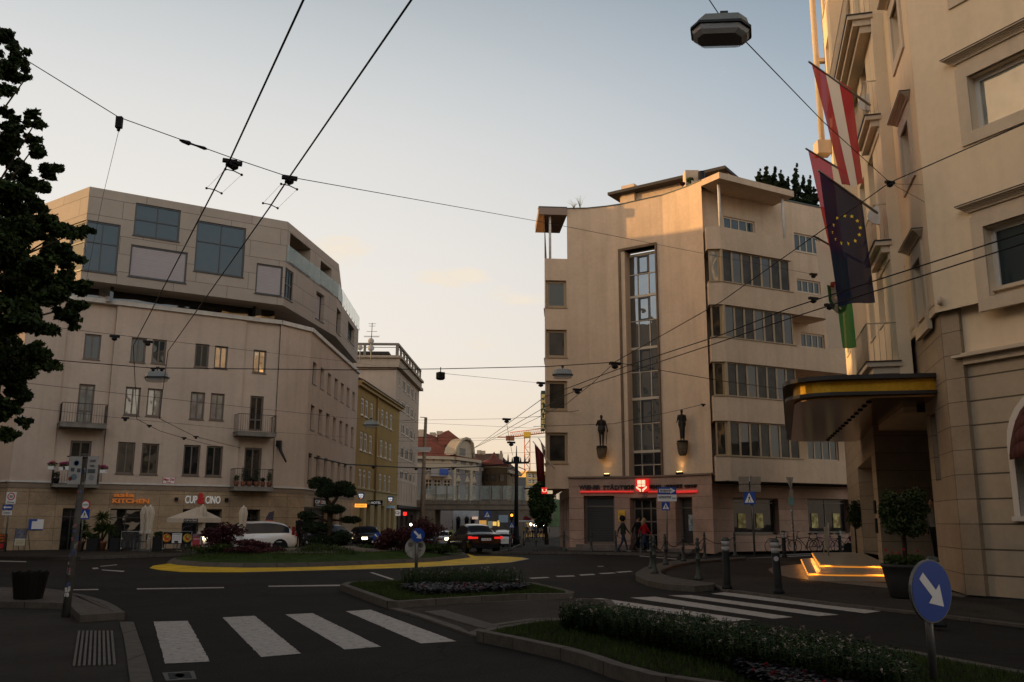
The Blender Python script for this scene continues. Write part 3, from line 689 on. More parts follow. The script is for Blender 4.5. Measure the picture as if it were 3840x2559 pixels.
# cornices
co_=MB()
for w_,a,b,o in ((WA,uL,WA.L,.06),(WF,0,WF.L,.06),(WS,0,WS.L,.06),(WL,0,WL.L,.06)):
    w_.box(co_,a,b,STR-.02,STR+.07,-.1,.1)
    w_.box(co_,a,b,13.12,13.36,-.3,.16)
ob('cornice',co_,WHITEP,A)
bd=MB()
for w_,a,b in ((WA,uL,WA.L),(WF,0,WF.L),(WS,0,WS.L),(WL,0,WL.L)): w_.box(bd,a,b,STR-.3,STR-.03,-.1,.035)
ob('band',bd,mat('band_stone',(.23,.17,.12),.7,noise=.1),A)
for i,r in enumerate(WR):
    u=(r[0]+r[2])/2;o=-.22 if uS0<u<uS1 else(-.12 if u>uS2 else 0)
    win(WA,r,A,BWIN,[GLS,GLS,GLS,GLS,GLW,GLW,GLC,GLC,GLC,GLC,GLB,GLB,GL,GL][i],.16,2,(),.09,.07,.05,o=o)
for i,r in enumerate(DR):
    o=-.22 if i in(0,2) else -.12
    win(WA,r,A,BWIN,[GLC,GLB,GLB,GL][i],.16,2,(.32,) if i in (0,1) else (),.1,.08,0,name='balcony_door',o=o)
for r in srow: win(WS,r,A,BWIN,GLB,.26,1,(),.08,.05,.05)
for r in lw: win(WL,r,A,BWIN,GL,.16,2,(),.09,.07,.05)
# balconies
def balcony(x0,y0,x1,y1,dep,pots):
    r=WA.rect(x0,y0,x1,y1,dep);u0,zb,u1,zt=r
    s=MB();WA.box(s,u0,u1,zt-.02,zt+.02,-.3,dep+.02);WA.box(s,u0+.03,u1-.03,zb,zt-.02,-.3,dep)
    b=ob('balcony',s,mat('balcony_slab',(.22,.20,.17),.8,noise=.15,streak=.4),A)
    rl=MB();h=1.0
    P=[WA.P(u0+.05,zt+h,-.1),WA.P(u0+.05,zt+h,dep-.05),WA.P(u1-.05,zt+h,dep-.05),WA.P(u1-.05,zt+h,-.1)]
    rl.tube(P,.018,6)
    for a,bb in ((P[0],P[1]),(P[1],P[2]),(P[2],P[3])):
        n=max(2,int((bb-a).length/.12))
        for k in range(n+1):
            p=a.lerp(bb,k/n);rl.tube([p,p-Vector((0,0,h-.03))],.007,4)
    ob('railing',rl,IRON,b);return b,u0,u1,zt,dep
bals=[balcony(224,1581,402,1608,1.0,0),balcony(890,1617,1038,1640,1.0,0),balcony(195,1815,372,1830,1.1,0),balcony(876,1825,1026,1843,1.0,0)]
# penthouse box
Z0,Z1=14.0,19.15
q0=gp(140,775,Z1);q1=gp(337,700,Z1);q2=gp(1080,832,Z1);q3=gp(1259,1263,Z0);q4=gp(1340,1362,Z0)
PF=W(q1,q2);PL=W(q0,q1);PS=W(q2,q3);PE=W(q3,q4)
zr=vp(1068,980,q2[1])[2]      # terrace railing base
fw=[(324,824,436,1030),(510,760,670,908),(492,916,696,1064),(741,826,912,1042),(963,986,1056,1113)]
FR=[PF.rect(*r) for r in fw];FR[0]=(0.0,)+FR[0][1:]
box=MB();wall(box,PF,0,PF.L,Z0,Z1,FR,.14)
lh=[(PL.L-1.5,FR[0][1],PL.L,FR[0][3]),(PL.L-6.2,Z0+3.1,PL.L-3,Z1-.9)]
wall(box,PL,-8,PL.L,Z0,Z1,lh,.14)
sw=[(.02,FR[4][1],1.3,FR[4][3]),PS.rect(1187,1090,1213,1212)];
wall(box,PS,0,PS.L,Z0,zr,sw,.35)
ew=[PE.rect(1264,1153,1276,1262),PE.rect(1306,1203,1327,1299)];wall(box,PE,0,PE.L,Z0,zr,ew,.35)
# upper storey side, two loggias, ends falling to the terrace
uo=[(.45,zr+.1,PS.L*.42,Z1-.55),(PS.L*.62,zr+.1,PS.L*.85,Z1-.75)]
wall(box,PS,0,PS.L,zr,Z1,uo,1.6)
e_=Vector(q3)+ (PE.e)*2.2
PU=W(q3,tuple(e_));box.face([PU.P(0,zr),PU.P(PU.L,zr),PU.P(PU.L,zr+.6),PU.P(0,Z1)],0,[(0,zr),(PU.L,zr),(PU.L,zr+.6),(0,Z1)])
back=Vector(q4)+Vector((-13,1))
box.face([(*p,Z0) for p in ccw([tuple(PL.P(-8,0)[:2]),q1,q2,q3,q4,tuple(back),(-40,62)])][::-1])
box.face([(*p,Z1) for p in ccw([tuple(PL.P(-8,0)[:2]),q1,q2,q3,(-40,62)])])
box.face([(*p,zr) for p in ccw([q3,q4,tuple(back),(-40,64)])])
PB=W(q4,tuple(back));box.face([PB.P(0,Z0),PB.P(PB.L,Z0),PB.P(PB.L,zr),PB.P(0,zr)],0,[(0,Z0),(PB.L,Z0),(PB.L,zr),(0,zr)])
pen=ob('penthouse',box,CLAD,A)
# set-back dark storey between parapet and box
sb=MB()
for w_ in (PF,PS,PE,PL): w_.box(sb,-1.2 if w_ is PF else 0,w_.L,13.2,Z0,-1.9,-1.7)
ob('recessed_storey',sb,glass_mat('recess_glass',(.006,.006,.006),.04,noise=.5),A)
SHUT=mat('closed_shutter',(.40,.36,.36),.6,noise=.03,brick=(30,.09,.008,.8,0,.03))
def pwin(w_,r,m,cols=2,rows=(),lab=None,dep=.12,nm='window'):
    return win(w_,r,A,DWIN,m,dep,cols,rows,.09,.06,.06,name=nm,label=lab)
pwin(PF,FR[0],GLS,2,(.58,));pwin(PF,FR[1],GLS,2,(.5,));pwin(PF,FR[2],SHUT,1,(),'closed grey roller shutter',nm='shutter');pwin(PF,FR[3],GLS,2,(.6,));pwin(PF,FR[4],SHUT,1,(),'closed grey roller shutter',nm='shutter')
pwin(PL,lh[0],GLS,1,(.58,));pwin(PL,lh[1],GLB,2,())
pwin(PS,sw[0],GLS,3,(.5,));pwin(PS,sw[1],SHUT,1,(),'closed grey roller shutter',.3,nm='shutter');pwin(PE,ew[0],GLS,2,(.45,),None,.3);pwin(PE,ew[1],GLS,2,(.45,),None,.3)
for r in uo: pwin(PS,(r[0],r[1],r[2],r[3]),GLB,2,(),None,1.55)
# glass balustrade on the terrace edge
GLR=mat('balustrade_glass',(.45,.56,.53),.05,trans=0,alpha=.38,ior=1.3)
gb=MB();tp=MB()
for w_,n in ((PS,8),(PE,8)):
    for k in range(n):
        a,b=w_.L*k/n+.03,w_.L*(k+1)/n-.03
        w_.box(gb,a,b,zr+.02,zr+1.05,.03,.045)
b=ob('balustrade',gb,GLR,pen);ob('clamp',(lambda m:[ [w_.box(m,w_.L*k/8-.03,w_.L*k/8+.03,zr-.03,zr+.12,.02,.06) for k in range(9)] for w_ in (PS,PE)] and m)(MB()),STEEL,b)
# ------------- signs on the stone base
def sign_text(name,label,w_,x0,y0,x1,y1,txt,m,o=.04,ext=.06,bold=.02,cat='sign',sp=1,parent=None):
    u0,z0,u1,z1=w_.rect(x0,y0,x1,y1,o);mb=MB();text(mb,txt,w_.P(u0,z0,o),w_.E,(0,0,1),u1-u0,z1-z0,0,bold,ext,sp)
    if parent: return ob(name,mb,m,parent)
    return solo(name,mb,m,label,cat)
ORL=mat('orange_letters',(.75,.22,.03),.4,emit=(.9,.25,.03),es=.12)
s=thing('shop_sign','orange lettering asia KITCHEN over the dark restaurant opening','shop sign',WA.P(WA.hit(490,1870)[0],2.6,.05))
sign_text('lettering','',WA,427,1848,503,1865,'asia',ORL,parent=s,bold=.03);sign_text('lettering','',WA,422,1870,558,1889,'KITCHEN',ORL,parent=s,bold=.03)
s=thing('cafe_sign','white CUP and CINO lettering with a big red ampersand above the open parasol','shop sign',WA.P(WA.hit(760,1870)[0],2.6,.05))
WL_=mat('white_letters',(.8,.8,.78),.4,emit=(1,.97,.9),es=.10)
sign_text('lettering','',WA,695,1859,738,1889,'CUP',WL_,parent=s,bold=.015);sign_text('lettering','',WA,771,1860,825,1890,'CINO',WL_,parent=s,bold=.015)
sign_text('ampersand','',WA,741,1848,768,1891,'&',mat('red_letters',(.55,.02,.02),.4),parent=s,bold=.05)
def plate(name,label,cat,w_,x0,y0,x1,y1,cols,txts=(),o=.03,th=.03,border=None,group=None):
    """flat sign: board + printed parts. txts: (fx0,fz0,fx1,fz1,string,mat,bold)"""
    u0,z0,u1,z1=w_.rect(x0,y0,x1,y1,o+th);t=thing(name,label,cat,w_.P((u0+u1)/2,z0,o),0,group)
    m=MB();w_.box(m,u0,u1,z0,z1,o,o+th);ob('board',m,cols,t)
    if border:
        m=MB();d=(z1-z0)*.05;w_.box(m,u0,u1,z0,z0+d,o+th,o+th+.004);w_.box(m,u0,u1,z1-d,z1,o+th,o+th+.004);w_.box(m,u0,u0+d,z0+d,z1-d,o+th,o+th+.004);w_.box(m,u1-d,u1,z0+d,z1-d,o+th,o+th+.004);ob('border',m,border,t)
    for a,b,c,d,s,mm,bo in txts:
        m=MB()
        if s: text(m,s,w_.P(u0+(u1-u0)*a,z0+(z1-z0)*b,o+th),w_.E,(0,0,1),(u1-u0)*(c-a),(z1-z0)*(d-b),0,bo,.006);ob('lettering',m,mm,t)
        else: w_.box(m,u0+(u1-u0)*a,u0+(u1-u0)*c,z0+(z1-z0)*b,z0+(z1-z0)*d,o+th,o+th+.003);ob('panel',m,mm,t)
    return t
plate('street_name_plate','white enamel plate with red Max Ott Platz lettering between two first floor windows','street sign',WA,611,1789,655,1815,WHITE,[(.06,.42,.94,.85,'Max Ott',RED,.04),(.3,.1,.7,.33,'Platz',RED,.02)],border=RED)
plate('cafe_plate','black panel with white CUP and CINO lettering on the street side wall','shop sign',WS,1180,1866,1222,1903,BLK,[(.06,.35,.45,.75,'CUP',WHITE,.02),(.47,.35,.56,.8,'&',RED,.03),(.58,.35,.95,.75,'CINO',WHITE,.02),(.1,.12,.9,.25,'coffee house',WHITE,0)])
plate('wall_poster','blue and white poster with a cloud shape on the stone wall at far left','poster',WA,110,1947,161,1988,BLUE,[(.2,.08,1.,.8,None,WHITE,0),(.55,.8,1.,.98,None,WHITE,0),(.4,.04,.85,.1,'. . . .',BLKP,0)])
for i,(x,y) in enumerate(((660,1873),(848,1875))):
    u,z=WA.hit(x,y);m=MB();WA.box(m,u-.08,u+.08,z-.09,z+.09,.0,.22);solo('wall_lamp',m,BLK,'small black cube wall lamp '+('left of the white cafe lettering' if i==0 else 'right of the white cafe lettering'),'lamp','cube wall lamps')
# cable bracket on the corner facet
m=MB();p=[Vector((*gp(1078,1668,6),0))];P0=WF.P(.3,WF.hit(1078,1668)[1],.05);m.tube([P0,P0+Vector((.25,-.4,-.5)),P0+Vector((.6,-.5,-1.1))],[.14,.09,.05],8);m.cbox(P0,(.3,.3,.35));solo('cable_bracket',m,IRON,'dark iron bracket that carries the feeder cable on the corner wall','bracket')

# ---------------------------------------------------------------- insurance building with the concave front
ZT=19.5
B=thing('insurance_building','rose plastered building with a concave front and tall narrow stair window','building',(6.5,48,0))
pts=[Vector(p) for p in ((3.16,49.5),(4.32,49.44),(5.45,49.1),(6.35,48.68),(8.35,47.28),(9.0,46.55),(9.55,45.85),(10.05,45.05))]
WW=W(pts[3],pts[4])
segs=[W(pts[i],pts[i+1]) for i in range(7)]
ZC=3.95
m=MB()
tw=WW.rect(2357,937,2477,1799);tw=(max(.15,tw[0]),tw[1],min(WW.L-.1,tw[2]),tw[3])
tw=(WW.hit(2338,1400)[0],WW.hit(2430,1797)[1],WW.hit(2471,1400)[0],WW.hit(2404,930)[1])
u=0
for i,w_ in enumerate(segs):
    hs=[tw] if i==3 else []
    wall(m,w_,0,w_.L,ZC,ZT,hs,.75)
EV=[p for p in pts]
ob('wall',m,PLAST2,B)
# stone surround of the stair window
m=MB();sw_=.14
for a,b,c,d in ((tw[0]-sw_,tw[0],tw[1],tw[3]+sw_),(tw[2],tw[2]+sw_*.7,tw[1],tw[3]+sw_),(tw[0],tw[2],tw[3],tw[3]+sw_)): WW.box(m,a,b,c,d,-.5,.1)
ob('window_surround',m,mat('brown_stone',(.15,.095,.055),.6,noise=.2,nscale=2),B)
# stair window: five storeys of three panes
sz=[WW.hit(2410,y)[1] for y in (937,1095,1293,1485,1686,1798)]
for i in range(5):
    za,zb=sz[i+1],sz[i];f=MB();u0,u1=tw[0]+.02,tw[2]-.02;d0=-.62
    WW.box(f,u0,u1,zb-.14,zb,d0,d0+.08)
    for k in range(4):
        uu=u0+(u1-u0-.05)*k/3;WW.box(f,uu,uu+.05,za,zb-.14,d0-.001,d0+.07)
    WW.box(f,u0,u1,(za+zb)/2-.025,(za+zb)/2+.025,d0-.002,d0+.068)
    fo=ob('stair_window',f,CWIN,B)
    p=MB();p.face([WW.P(u0,za,d0+.02),WW.P(u1,za,d0+.02),WW.P(u1,zb,d0+.02),WW.P(u0,zb,d0+.02)]);ob('pane',p,GST if i<4 else GL,fo)
    p=MB();t=(u1-u0)/3;a,b=u0+t+.03,u0+2*t;z0_,z1_=(za+zb)/2+.03,zb-.16
    for q in ((a,a+.07,z0_,z1_),(b-.07,b,z0_,z1_),(a,b,z0_,z0_+.07),(a,b,z1_-.07,z1_)): WW.box(p,q[0],q[1],q[2],q[3],d0+.03,d0+.1)
    ob('casement',p,DWIN,fo)
# left corner bay
cl=Vector((1.85,49.4));sdir=Vector((.055,1)).normalized()
WC=W(cl,pts[0]);WD=W(tuple(cl+sdir*18),cl)
def zat(y,x=2060): return WC.hit(x,y)[1]
lw=[WC.rect(*r) for r in ((2052,1051,2127,1154),(2052,1236,2127,1341),(2051,1428,2128,1540),(2052,1622,2129,1738))]
zb0=zat(1833);zt0=zat(970)
m=MB();wall(m,WC,0,WC.L,zb0,zt0,[(.06,r[1],WC.L-.06,r[3]) for r in lw],.25)
dh=[]
for r in lw:
    for k in range(6): dh.append((18-2.2-k*2.9,r[1],18-.25-k*2.9,r[3]))
wall(m,WD,0,18,zb0,ZT-.4,dh,.25)
m.face([WC.P(0,zb0),WC.P(WC.L,zb0),WC.P(WC.L,zb0,-2)+WD.N*0,WD.P(0,zb0),][::-1])
m.face([WC.P(0,zt0),WC.P(WC.L,zt0),(*WC.P(WC.L,0)[:2],zt0),WD.P(12,zt0)])
WC.box(m,0,WC.L,ZT-.42,ZT,-.25,.02)
ob('corner_bay',m,PLAST2,B)
for r in lw: win(WC,(.06,r[1],WC.L-.06,r[3]),B,OWIN,GLS if r is lw[0] else GLB,.24,1,(),.14,.05,.06)
for r in dh[::1]: win(WD,r,B,OWIN,GLB,.24,1,(),.1,.05,.06)
# roof terrace canopy on the left with column
m=MB();a=WC.P(-.35,0,.0)
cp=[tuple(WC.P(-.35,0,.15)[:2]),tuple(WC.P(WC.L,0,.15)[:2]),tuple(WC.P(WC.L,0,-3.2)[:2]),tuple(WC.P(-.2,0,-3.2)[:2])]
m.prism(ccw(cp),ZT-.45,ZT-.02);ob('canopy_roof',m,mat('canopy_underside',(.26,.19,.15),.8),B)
m=MB();m.tube([WC.P(.35,zt0,-.2),WC.P(.35,ZT-.45,-.2)],.07,8);ob('column',m,WHITEP,B)
# side bay with strip windows
zl=3.62;cn=Vector(gp(2742,1804,zl));WBB=W(cn,Vector(gp(3212,1818,zl)));WBL=W(Vector(gp(2687,1804,zl)),cn)
zy=[WBB.hit(x,y)[1] for x,y in ((2699,849),(2704,933),(2707,1054),(2711,1141),(2717,1263),(2722,1356),(2725,1483),(2731,1578),(2734,1709),(2742,1804))]
uG=WBB.hit(2990,1390)[0];uR=WBB.hit(3212,1818)[0]+1.2
m=MB()
for k in range(5):
    zt,zb=zy[2*k],zy[2*k+1];ur=uG+.1 if k<1 else(uR if k>1 else uG+2.6)
    WBB.box(m,0,ur,zb,zt,-1.7,0);WBL.box(m,.0,WBL.L,zb,zt,-1.2,.0)
WMn=WBB.off(-1.62)
r2=[WMn.rect(2977,872,3077,958),WMn.rect(2988,1044,3080,1108)]
lg=[WMn.rect(3003,1246,3095,1312),WMn.rect(3015,1440,3105,1510),(WMn.hit(3030,1690)[0],zy[8]+.1,WMn.hit(3145,1690)[0],zy[7]-.25)]
uj=(pts[7]-WMn.A).dot(WMn.e);wall(m,WMn,uj,uR+9,zl,WMn.hit(2936,750)[1],r2+lg,.15)
wr=WMn.off(0)
ob('bay_wall',m,PLAST2,B)
for k in range(4):
    zt,zb=zy[2*k+1],zy[2*k+2]
    for j in range(7):
        a=.16+(uG-.16)*j/7;b=.16+(uG-.16)*(j+1)/7
        win(WBB,(a,zb,b,zt),B,OWIN,(GLB,GL,GLB)[(j+k)%3],.2,1,(),.055,.05,.03)
    win(WBL,(.08,zb,WBL.L-.1,zt),B,OWIN,(GLC,GLB,GLB,GL)[k],.2,1,(),.08,.05,.03)
    m=MB();WBB.box(m,0,uG+.05,zb-.04,zb+.015,-.3,.05);WBL.box(m,.02,WBL.L,zb-.04,zb+.015,-.3,.05);WBB.box(m,-.0,.12,zb+.016,zt,-.2,-.02);ob('window_ledge',m,OWIN,B)
for r in r2+lg: win(WMn,r,B,CWIN,GLS,.14,4,(),.09,.07,.04)
# top terrace canopy on the right
tw_=WMn
ap=Vector(gp(2696,640,ZT+.1));ce=Vector(gp(2976,712,ZT+.1))
cp=[tuple(pts[7]),tuple(ap),tuple(ce),tuple(ce+WBB.n*-1.8),tuple(pts[7]+Vector((1.2,1.4)))]
m=MB();m.prism(ccw(cp),ZT-.32,ZT+.02);ob('canopy_roof',m,PLAST2,B)
m=MB()
for x,y0,y1 in ((2697,674,848),(2937,727,893)):
    u,z=WBB.hit(x+3,y1-20,-.15);m.tube([WBB.P(u,zy[0],-.15),WBB.P(u,ZT-.3,-.15)],.075,8)
    if x<2800: ob('column',m,WHITEP,B);m=MB()
ob('column',m,WHITEP,B)
m=MB();WT=WBB.off(-1.38);r=WT.rect(2712,810,2832,880);zr2=(r[0],zy[0]-.9,r[2],r[3])
wall(m,WT,uj,WBB.hit(2936,750,-1.38)[0],zy[0]-1,ZT-.2,[(r[0],zy[0]-.9,r[2],r[3])],.15,o=.02);ob('terrace_wall',m,PLAST2,B)
win(WT,zr2,B,CWIN,GLS,.13,4,(),.09,.07,.04,o=.02)
# roof, back, coping
rf_=[tuple(cl),*[tuple(p) for p in pts],tuple(WMn.P(0,0)[:2]),tuple(WMn.P(uR+9,0)[:2]),(34,70),(4,70)]
m=MB();zz=WMn.hit(2936,750)[1]
m.face([(*p,ZT-.06) for p in ccw([tuple(p) for p in pts]+[(11.5,46.5),(12,55),(3.6,55)])])
m.face([(*p,zz-.05) for p in ccw([tuple(WMn.P(0,0)[:2]),tuple(WMn.P(uR+9,0)[:2]),(34,66),(12,58)])])
for a,b in (((34,66),(12,58)),): m.face([(*a,0),(*b,0),(*b,zz),(*a,zz)])
ob('roof',m,ROOFD,B)
m=MB()
for w_ in segs: w_.box(m,-.01,w_.L+.01,ZT-.02,ZT+.035,-.35,.04)
WC.box(m,-.35,WC.L,ZT-.015,ZT+.04,-.3,.17);WMn.box(m,uG-2,uR+9,zz-.02,zz+.05,-.3,.05)
ob('coping',m,mat('copper_dark',(.06,.075,.065),.5,metal=.3),B)
WBB.box(MB(),0,1,0,1,0,1)
# rooftop storey
m=MB();rp=W((6.6,53.5),(12.2,49.6));zk=20.2
h1=rp.hit(2360,735)[1]
rp.box(m,.2,rp.L+.5,ZT-.2,rp.hit(2440,712)[1],-4,0)
ob('rooftop_storey',m,PLAST2,B)
m=MB();zt=rp.hit(2440,706)[1];rp.box(m,-.3,rp.L+.6,zt-.12,zt+.06,-4,.7);ob('rooftop_canopy',m,ROOFD,B)
m=MB();u,z=rp.hit(2335,703);rp.box(m,u,u+.9,ZT-.2,z,-1,.2);ob('chimney',m,PLAST2,B)
m=MB();c=vp(2590,648,47.5);m.cbox((c.x,c.y,c.z-1.2),(.75,.75,2.4));ob('chimney',m,PLAST2,B)
m=MB();c=vp(2630,645,46.8);m.tube([(c.x,c.y,c.z-2),(c.x,c.y,c.z)],.19,10);ob('flue_pipe',m,IRON,B)
# ground floor: travertine piers, entrance, shop front along the side
gs=[W(pts[0],pts[2]),W(pts[2],pts[3]),WW,W(pts[4],pts[5]),W(pts[5],pts[7])]
m=MB();WGA=W(pts[0],pts[3]);WGB=WW;WGC=W(pts[4],pts[7])
def rr(w_,*a): return w_.rect(*a)
oA=WGA.rect(2190,1860,2308,2046);oE=(WGB.hit(2352,1950)[0],.13,WGB.hit(2467,1950)[0],WGB.hit(2400,1868)[1]);oC=WGC.rect(2537,1866,2607,2046)
oA=(oA[0],.45,min(oA[2],WGA.L-.05),oA[3]);oE=(max(.05,oE[0]),oE[1],min(WGB.L-.05,oE[2]),oE[3]);oC=(max(.05,oC[0]),.45,oC[2],oC[3])
for w_,o in ((WGA,[oA]),(WGB,[oE]),(WGC,[oC])): wall(m,w_,0,w_.L,.1,ZC,o,.55,o=.12)
for w_ in (WGA,WGB,WGC): w_.box(m,0,w_.L,ZC-.03,ZC,-.1,.12)
WSH=WBB.off(-2.4);us=WSH.hit(2700,1950)[0]-1
sh=[WSH.rect(2748,1868,2925,2003),WSH.rect(3027,1870,3192,2000)]
e0=WGC.P(WGC.L,0,.12);WR_=W(tuple(e0[:2]),tuple(WSH.P(us+.9,0)[:2]))
wall(m,WR_,0,WR_.L,.1,ZC,[],.1);wall(m,WSH,us+.9,uR+10,.1,zl+.1,sh,.4)
WSD=W(tuple(pts[0]+Vector((.25,15))),tuple(pts[0]+Vector((0,.0))))
sdh=[(WSD.L-1.6-k*2.3,.7,WSD.L-.45-k*2.3,3.0) for k in range(6)];wall(m,WSD,0,WSD.L,-.6,zb0+.2,sdh,.3)
ob('stone_base',m,TRAVP,B)
m=MB()
for w_ in (WGA,WGB,WGC): w_.box(m,-.05,w_.L+.05,ZC,ZC+.09,-.1,.22)
ob('cornice',m,mat('cornice_stone',(.22,.15,.11),.7,noise=.1),B)
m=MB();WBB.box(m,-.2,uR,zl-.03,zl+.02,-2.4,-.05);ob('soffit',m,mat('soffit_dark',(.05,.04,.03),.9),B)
GLD=glass_mat('shop_glass_bank',(.012,.010,.009),.015,noise=.7,mx_=.15,wav=.004)
SHG=mat('roller_shutter',(.05,.047,.043),.5,metal=.3,brick=(30,.09,.012,.4,0,.1))
for w_,r,mm in ((WGA,oA,SHG),(WGC,oC,SHG),(WGB,oE,GLD)):
    f=win(w_,r,B,BWIN,mm,.45,3 if w_ is WGB else 1,(.3,.55,.8) if w_ is WGB else (.78,),.12,.07,0,name='entrance_door' if w_ is WGB else 'shopfront',o=.12)
for r in sh: win(WSH,r,B,BWIN,GLD,.35,2,(.88,),.1,.06,.04,name='shop_window')
for r in sdh: win(WSD,r,B,BWIN,GLD,.25,1,(),.08,.06,.04)
m=MB();WGA.box(m,WGA.hit(2140,2050)[0],WGA.L,.1,.28,.12,.75);WGA.box(m,WGA.hit(2165,2050)[0],WGA.L,.28,.44,.12,.45);ob('step',m,mat('step_stone',(.16,.13,.11),.8,noise=.2),B)
m=MB();WGC.box(m,0,oC[2]+.2,.1,.3,.12,.5);ob('step',m,mat('step_stone',(.16,.13,.11)),B)
# posters inside the shop windows (abstract pictures)
PST=mat('poster_paper',(.55,.50,.22),.6,noise=.5,nscale=3,two=((.20,.14,.05),3.2),emit=(.9,.75,.25),es=.02)
for i,(x0,x1,l) in enumerate(((2768,2798,'left shop window, left poster with a pale figure'),(2836,2864,'left shop window, right poster by the sign pole'),(3043,3070,'right shop window, left poster above the bicycles'),(3124,3152,'right shop window, right poster above the steps'))):
    r=WSH.rect(x0,1926,x1,1980,-.28);m=MB();WSH.box(m,r[0],r[2],r[1],r[3],-.32,-.29);solo('window_poster',m,PST,'yellowish poster in the '+l,'poster','posters in the insurance shop windows')
r=WGC.rect(2578,1931,2607,1991,-.2);m=MB();WGC.box(m,r[0],r[2],r[1],r[3],-.31,-.27);solo('window_poster',m,mat('poster_blue',(.18,.24,.26),.6,noise=.4,nscale=3,two=((.5,.48,.44),2.5)),'blue grey photo poster in the shuttered shop front right of the entrance','poster')
# red lit shield sign and lettering
s=thing('insurance_sign','black WIENER STAEDTISCHE lettering with red glowing shield and red light line over the entrance','shop sign',WW.P(WW.L/2,ZC-.6,.2))
LB=mat('lettering_black',(.012,.008,.007),.5)
wA=W(pts[0]+WGA.n*.14,pts[3]+WGA.n*.14)
def lett(x0,y0,x1,y1,txt,w_,bold=.02):
    r=w_.rect(x0,y0,x1,y1);m=MB();text(m,txt,w_.P(r[0],r[1]),w_.E,(0,0,1),r[2]-r[0],r[3]-r[1],0,bold,.08);ob('lettering',m,LB,s)
SGA=W(WGA.P(0,0,.14)[:2],WGA.P(WGA.L,0,.14)[:2]);SGB=WW.off(.16);SGC=W(WGC.P(0,0,.14)[:2],WGC.P(WGC.L,0,.14)[:2])
lett(2172,1820,2252,1837,'WIENER',SGA);lett(2261,1817,2343,1837,'STÄDTI',SGA);lett(2345,1820,2378,1836,'SCHE',SGB)
lett(2435,1819,2482,1833,'VIENNA',SGB,.01);lett(2491,1819,2560,1831,'INSURANCE',SGC,.01);lett(2569,1818,2615,1829,'GROUP',SGC,.01)
NEON=mat('red_neon',(.5,.02,.02),.4,emit=(1,.05,.04),es=.55)
for w_,x0,x1 in ((SGA,2176,2345),(SGB,2348,2378),(SGB,2434,2470),(SGC,2500,2616)):
    r=w_.rect(x0,1842,x1,1847);m=MB();w_.box(m,r[0],r[2],r[1],r[3],.0,.12);ob('light_line',m,NEON,s)
r=SGB.rect(2384,1797,2431,1845,.2);m=MB();u0,z0,u1,z1=r
def shield(mb,w_,u0,z0,u1,z1,a,b):
    P=[(u0,z1),(u0,z0+(z1-z0)*.18)]+[(u0+(u1-u0)*(.5-.5*math.cos(math.pi*t/8)),z0+(z1-z0)*(.16-.16*math.sin(math.pi*t/8))) for t in range(1,8)]+[(u1,z0+(z1-z0)*.18),(u1,z1)]
    f=[w_.P(u,z,b) for u,z in P];k=[w_.P(u,z,a) for u,z in P];mb.face(f);mb.face(k[::-1])
    for i in range(len(P)): j=(i+1)%len(P);mb.face([f[i],k[i],k[j],f[j]])
shield(m,SGB,u0,z0,u1,z1,.05,.25);ob('shield',m,mat('red_shield',(.5,.01,.01),.4,emit=(.85,.02,.015),es=.75),s)
m=MB();EMW=mat('lit_emblem',(.9,.8,.5),.4,emit=(1,.80,.5),es=.95);du=(u1-u0);dz=z1-z0
for a,b,c,d in ((.18,.60,.46,.90),(.52,.60,.80,.90),(.18,.40,.46,.56),(.52,.40,.80,.56)): SGB.box(m,u0+du*a,u0+du*c,z0+dz*b,z0+dz*d,.25,.27)
ob('emblem_window',m,EMW,s)
m=MB()
for sg in (-1,1):
    P=[(.5+sg*.06,.02),(.5+sg*.06,.2),(.5+sg*.44,.44),(.5+sg*.44,.3),(.5+sg*.16,.1),(.5+sg*.16,.02)]
    P=P if sg<0 else P[::-1]
    f=[SGB.P(u0+du*a,z0+dz*b,.26) for a,b in P];f=f if (f[1]-f[0]).cross(f[2]-f[1]).dot(SGB.N)>0 else f[::-1];m.face(f)
ob('emblem_hands',m,EMW,s)
plate('house_number_plate','small grey house number 3 plate above the bank entrance','number plate',SGB,2406,1850,2424,1862,mat('grey_plate',(.3,.27,.24)),[(.3,.15,.7,.85,'3',BLKP,.02)],o=.0)
plate('notice_board','yellow post notice left of the bank entrance behind the walking woman','notice',SGA,2318,1914,2344,1956,YEL,[(.1,.28,.9,.45,None,WHITE,0),(.15,.62,.85,.75,'Österr.',BLKP,0),(.2,.5,.8,.6,'Notar',BLKP,0),(.2,.31,.8,.42,'Kanzlei',BLKP,0)],group='yellow notices by the entrance')
plate('notice_board','yellow post notice right of the bank entrance behind the crossing sign','notice',SGC,2473,1913,2499,1957,YEL,[(.1,.28,.9,.45,None,WHITE,0),(.15,.62,.85,.75,'Österr.',BLKP,0),(.2,.5,.8,.6,'Notar',BLKP,0),(.2,.31,.8,.42,'Kanzlei',BLKP,0)],group='yellow notices by the entrance')
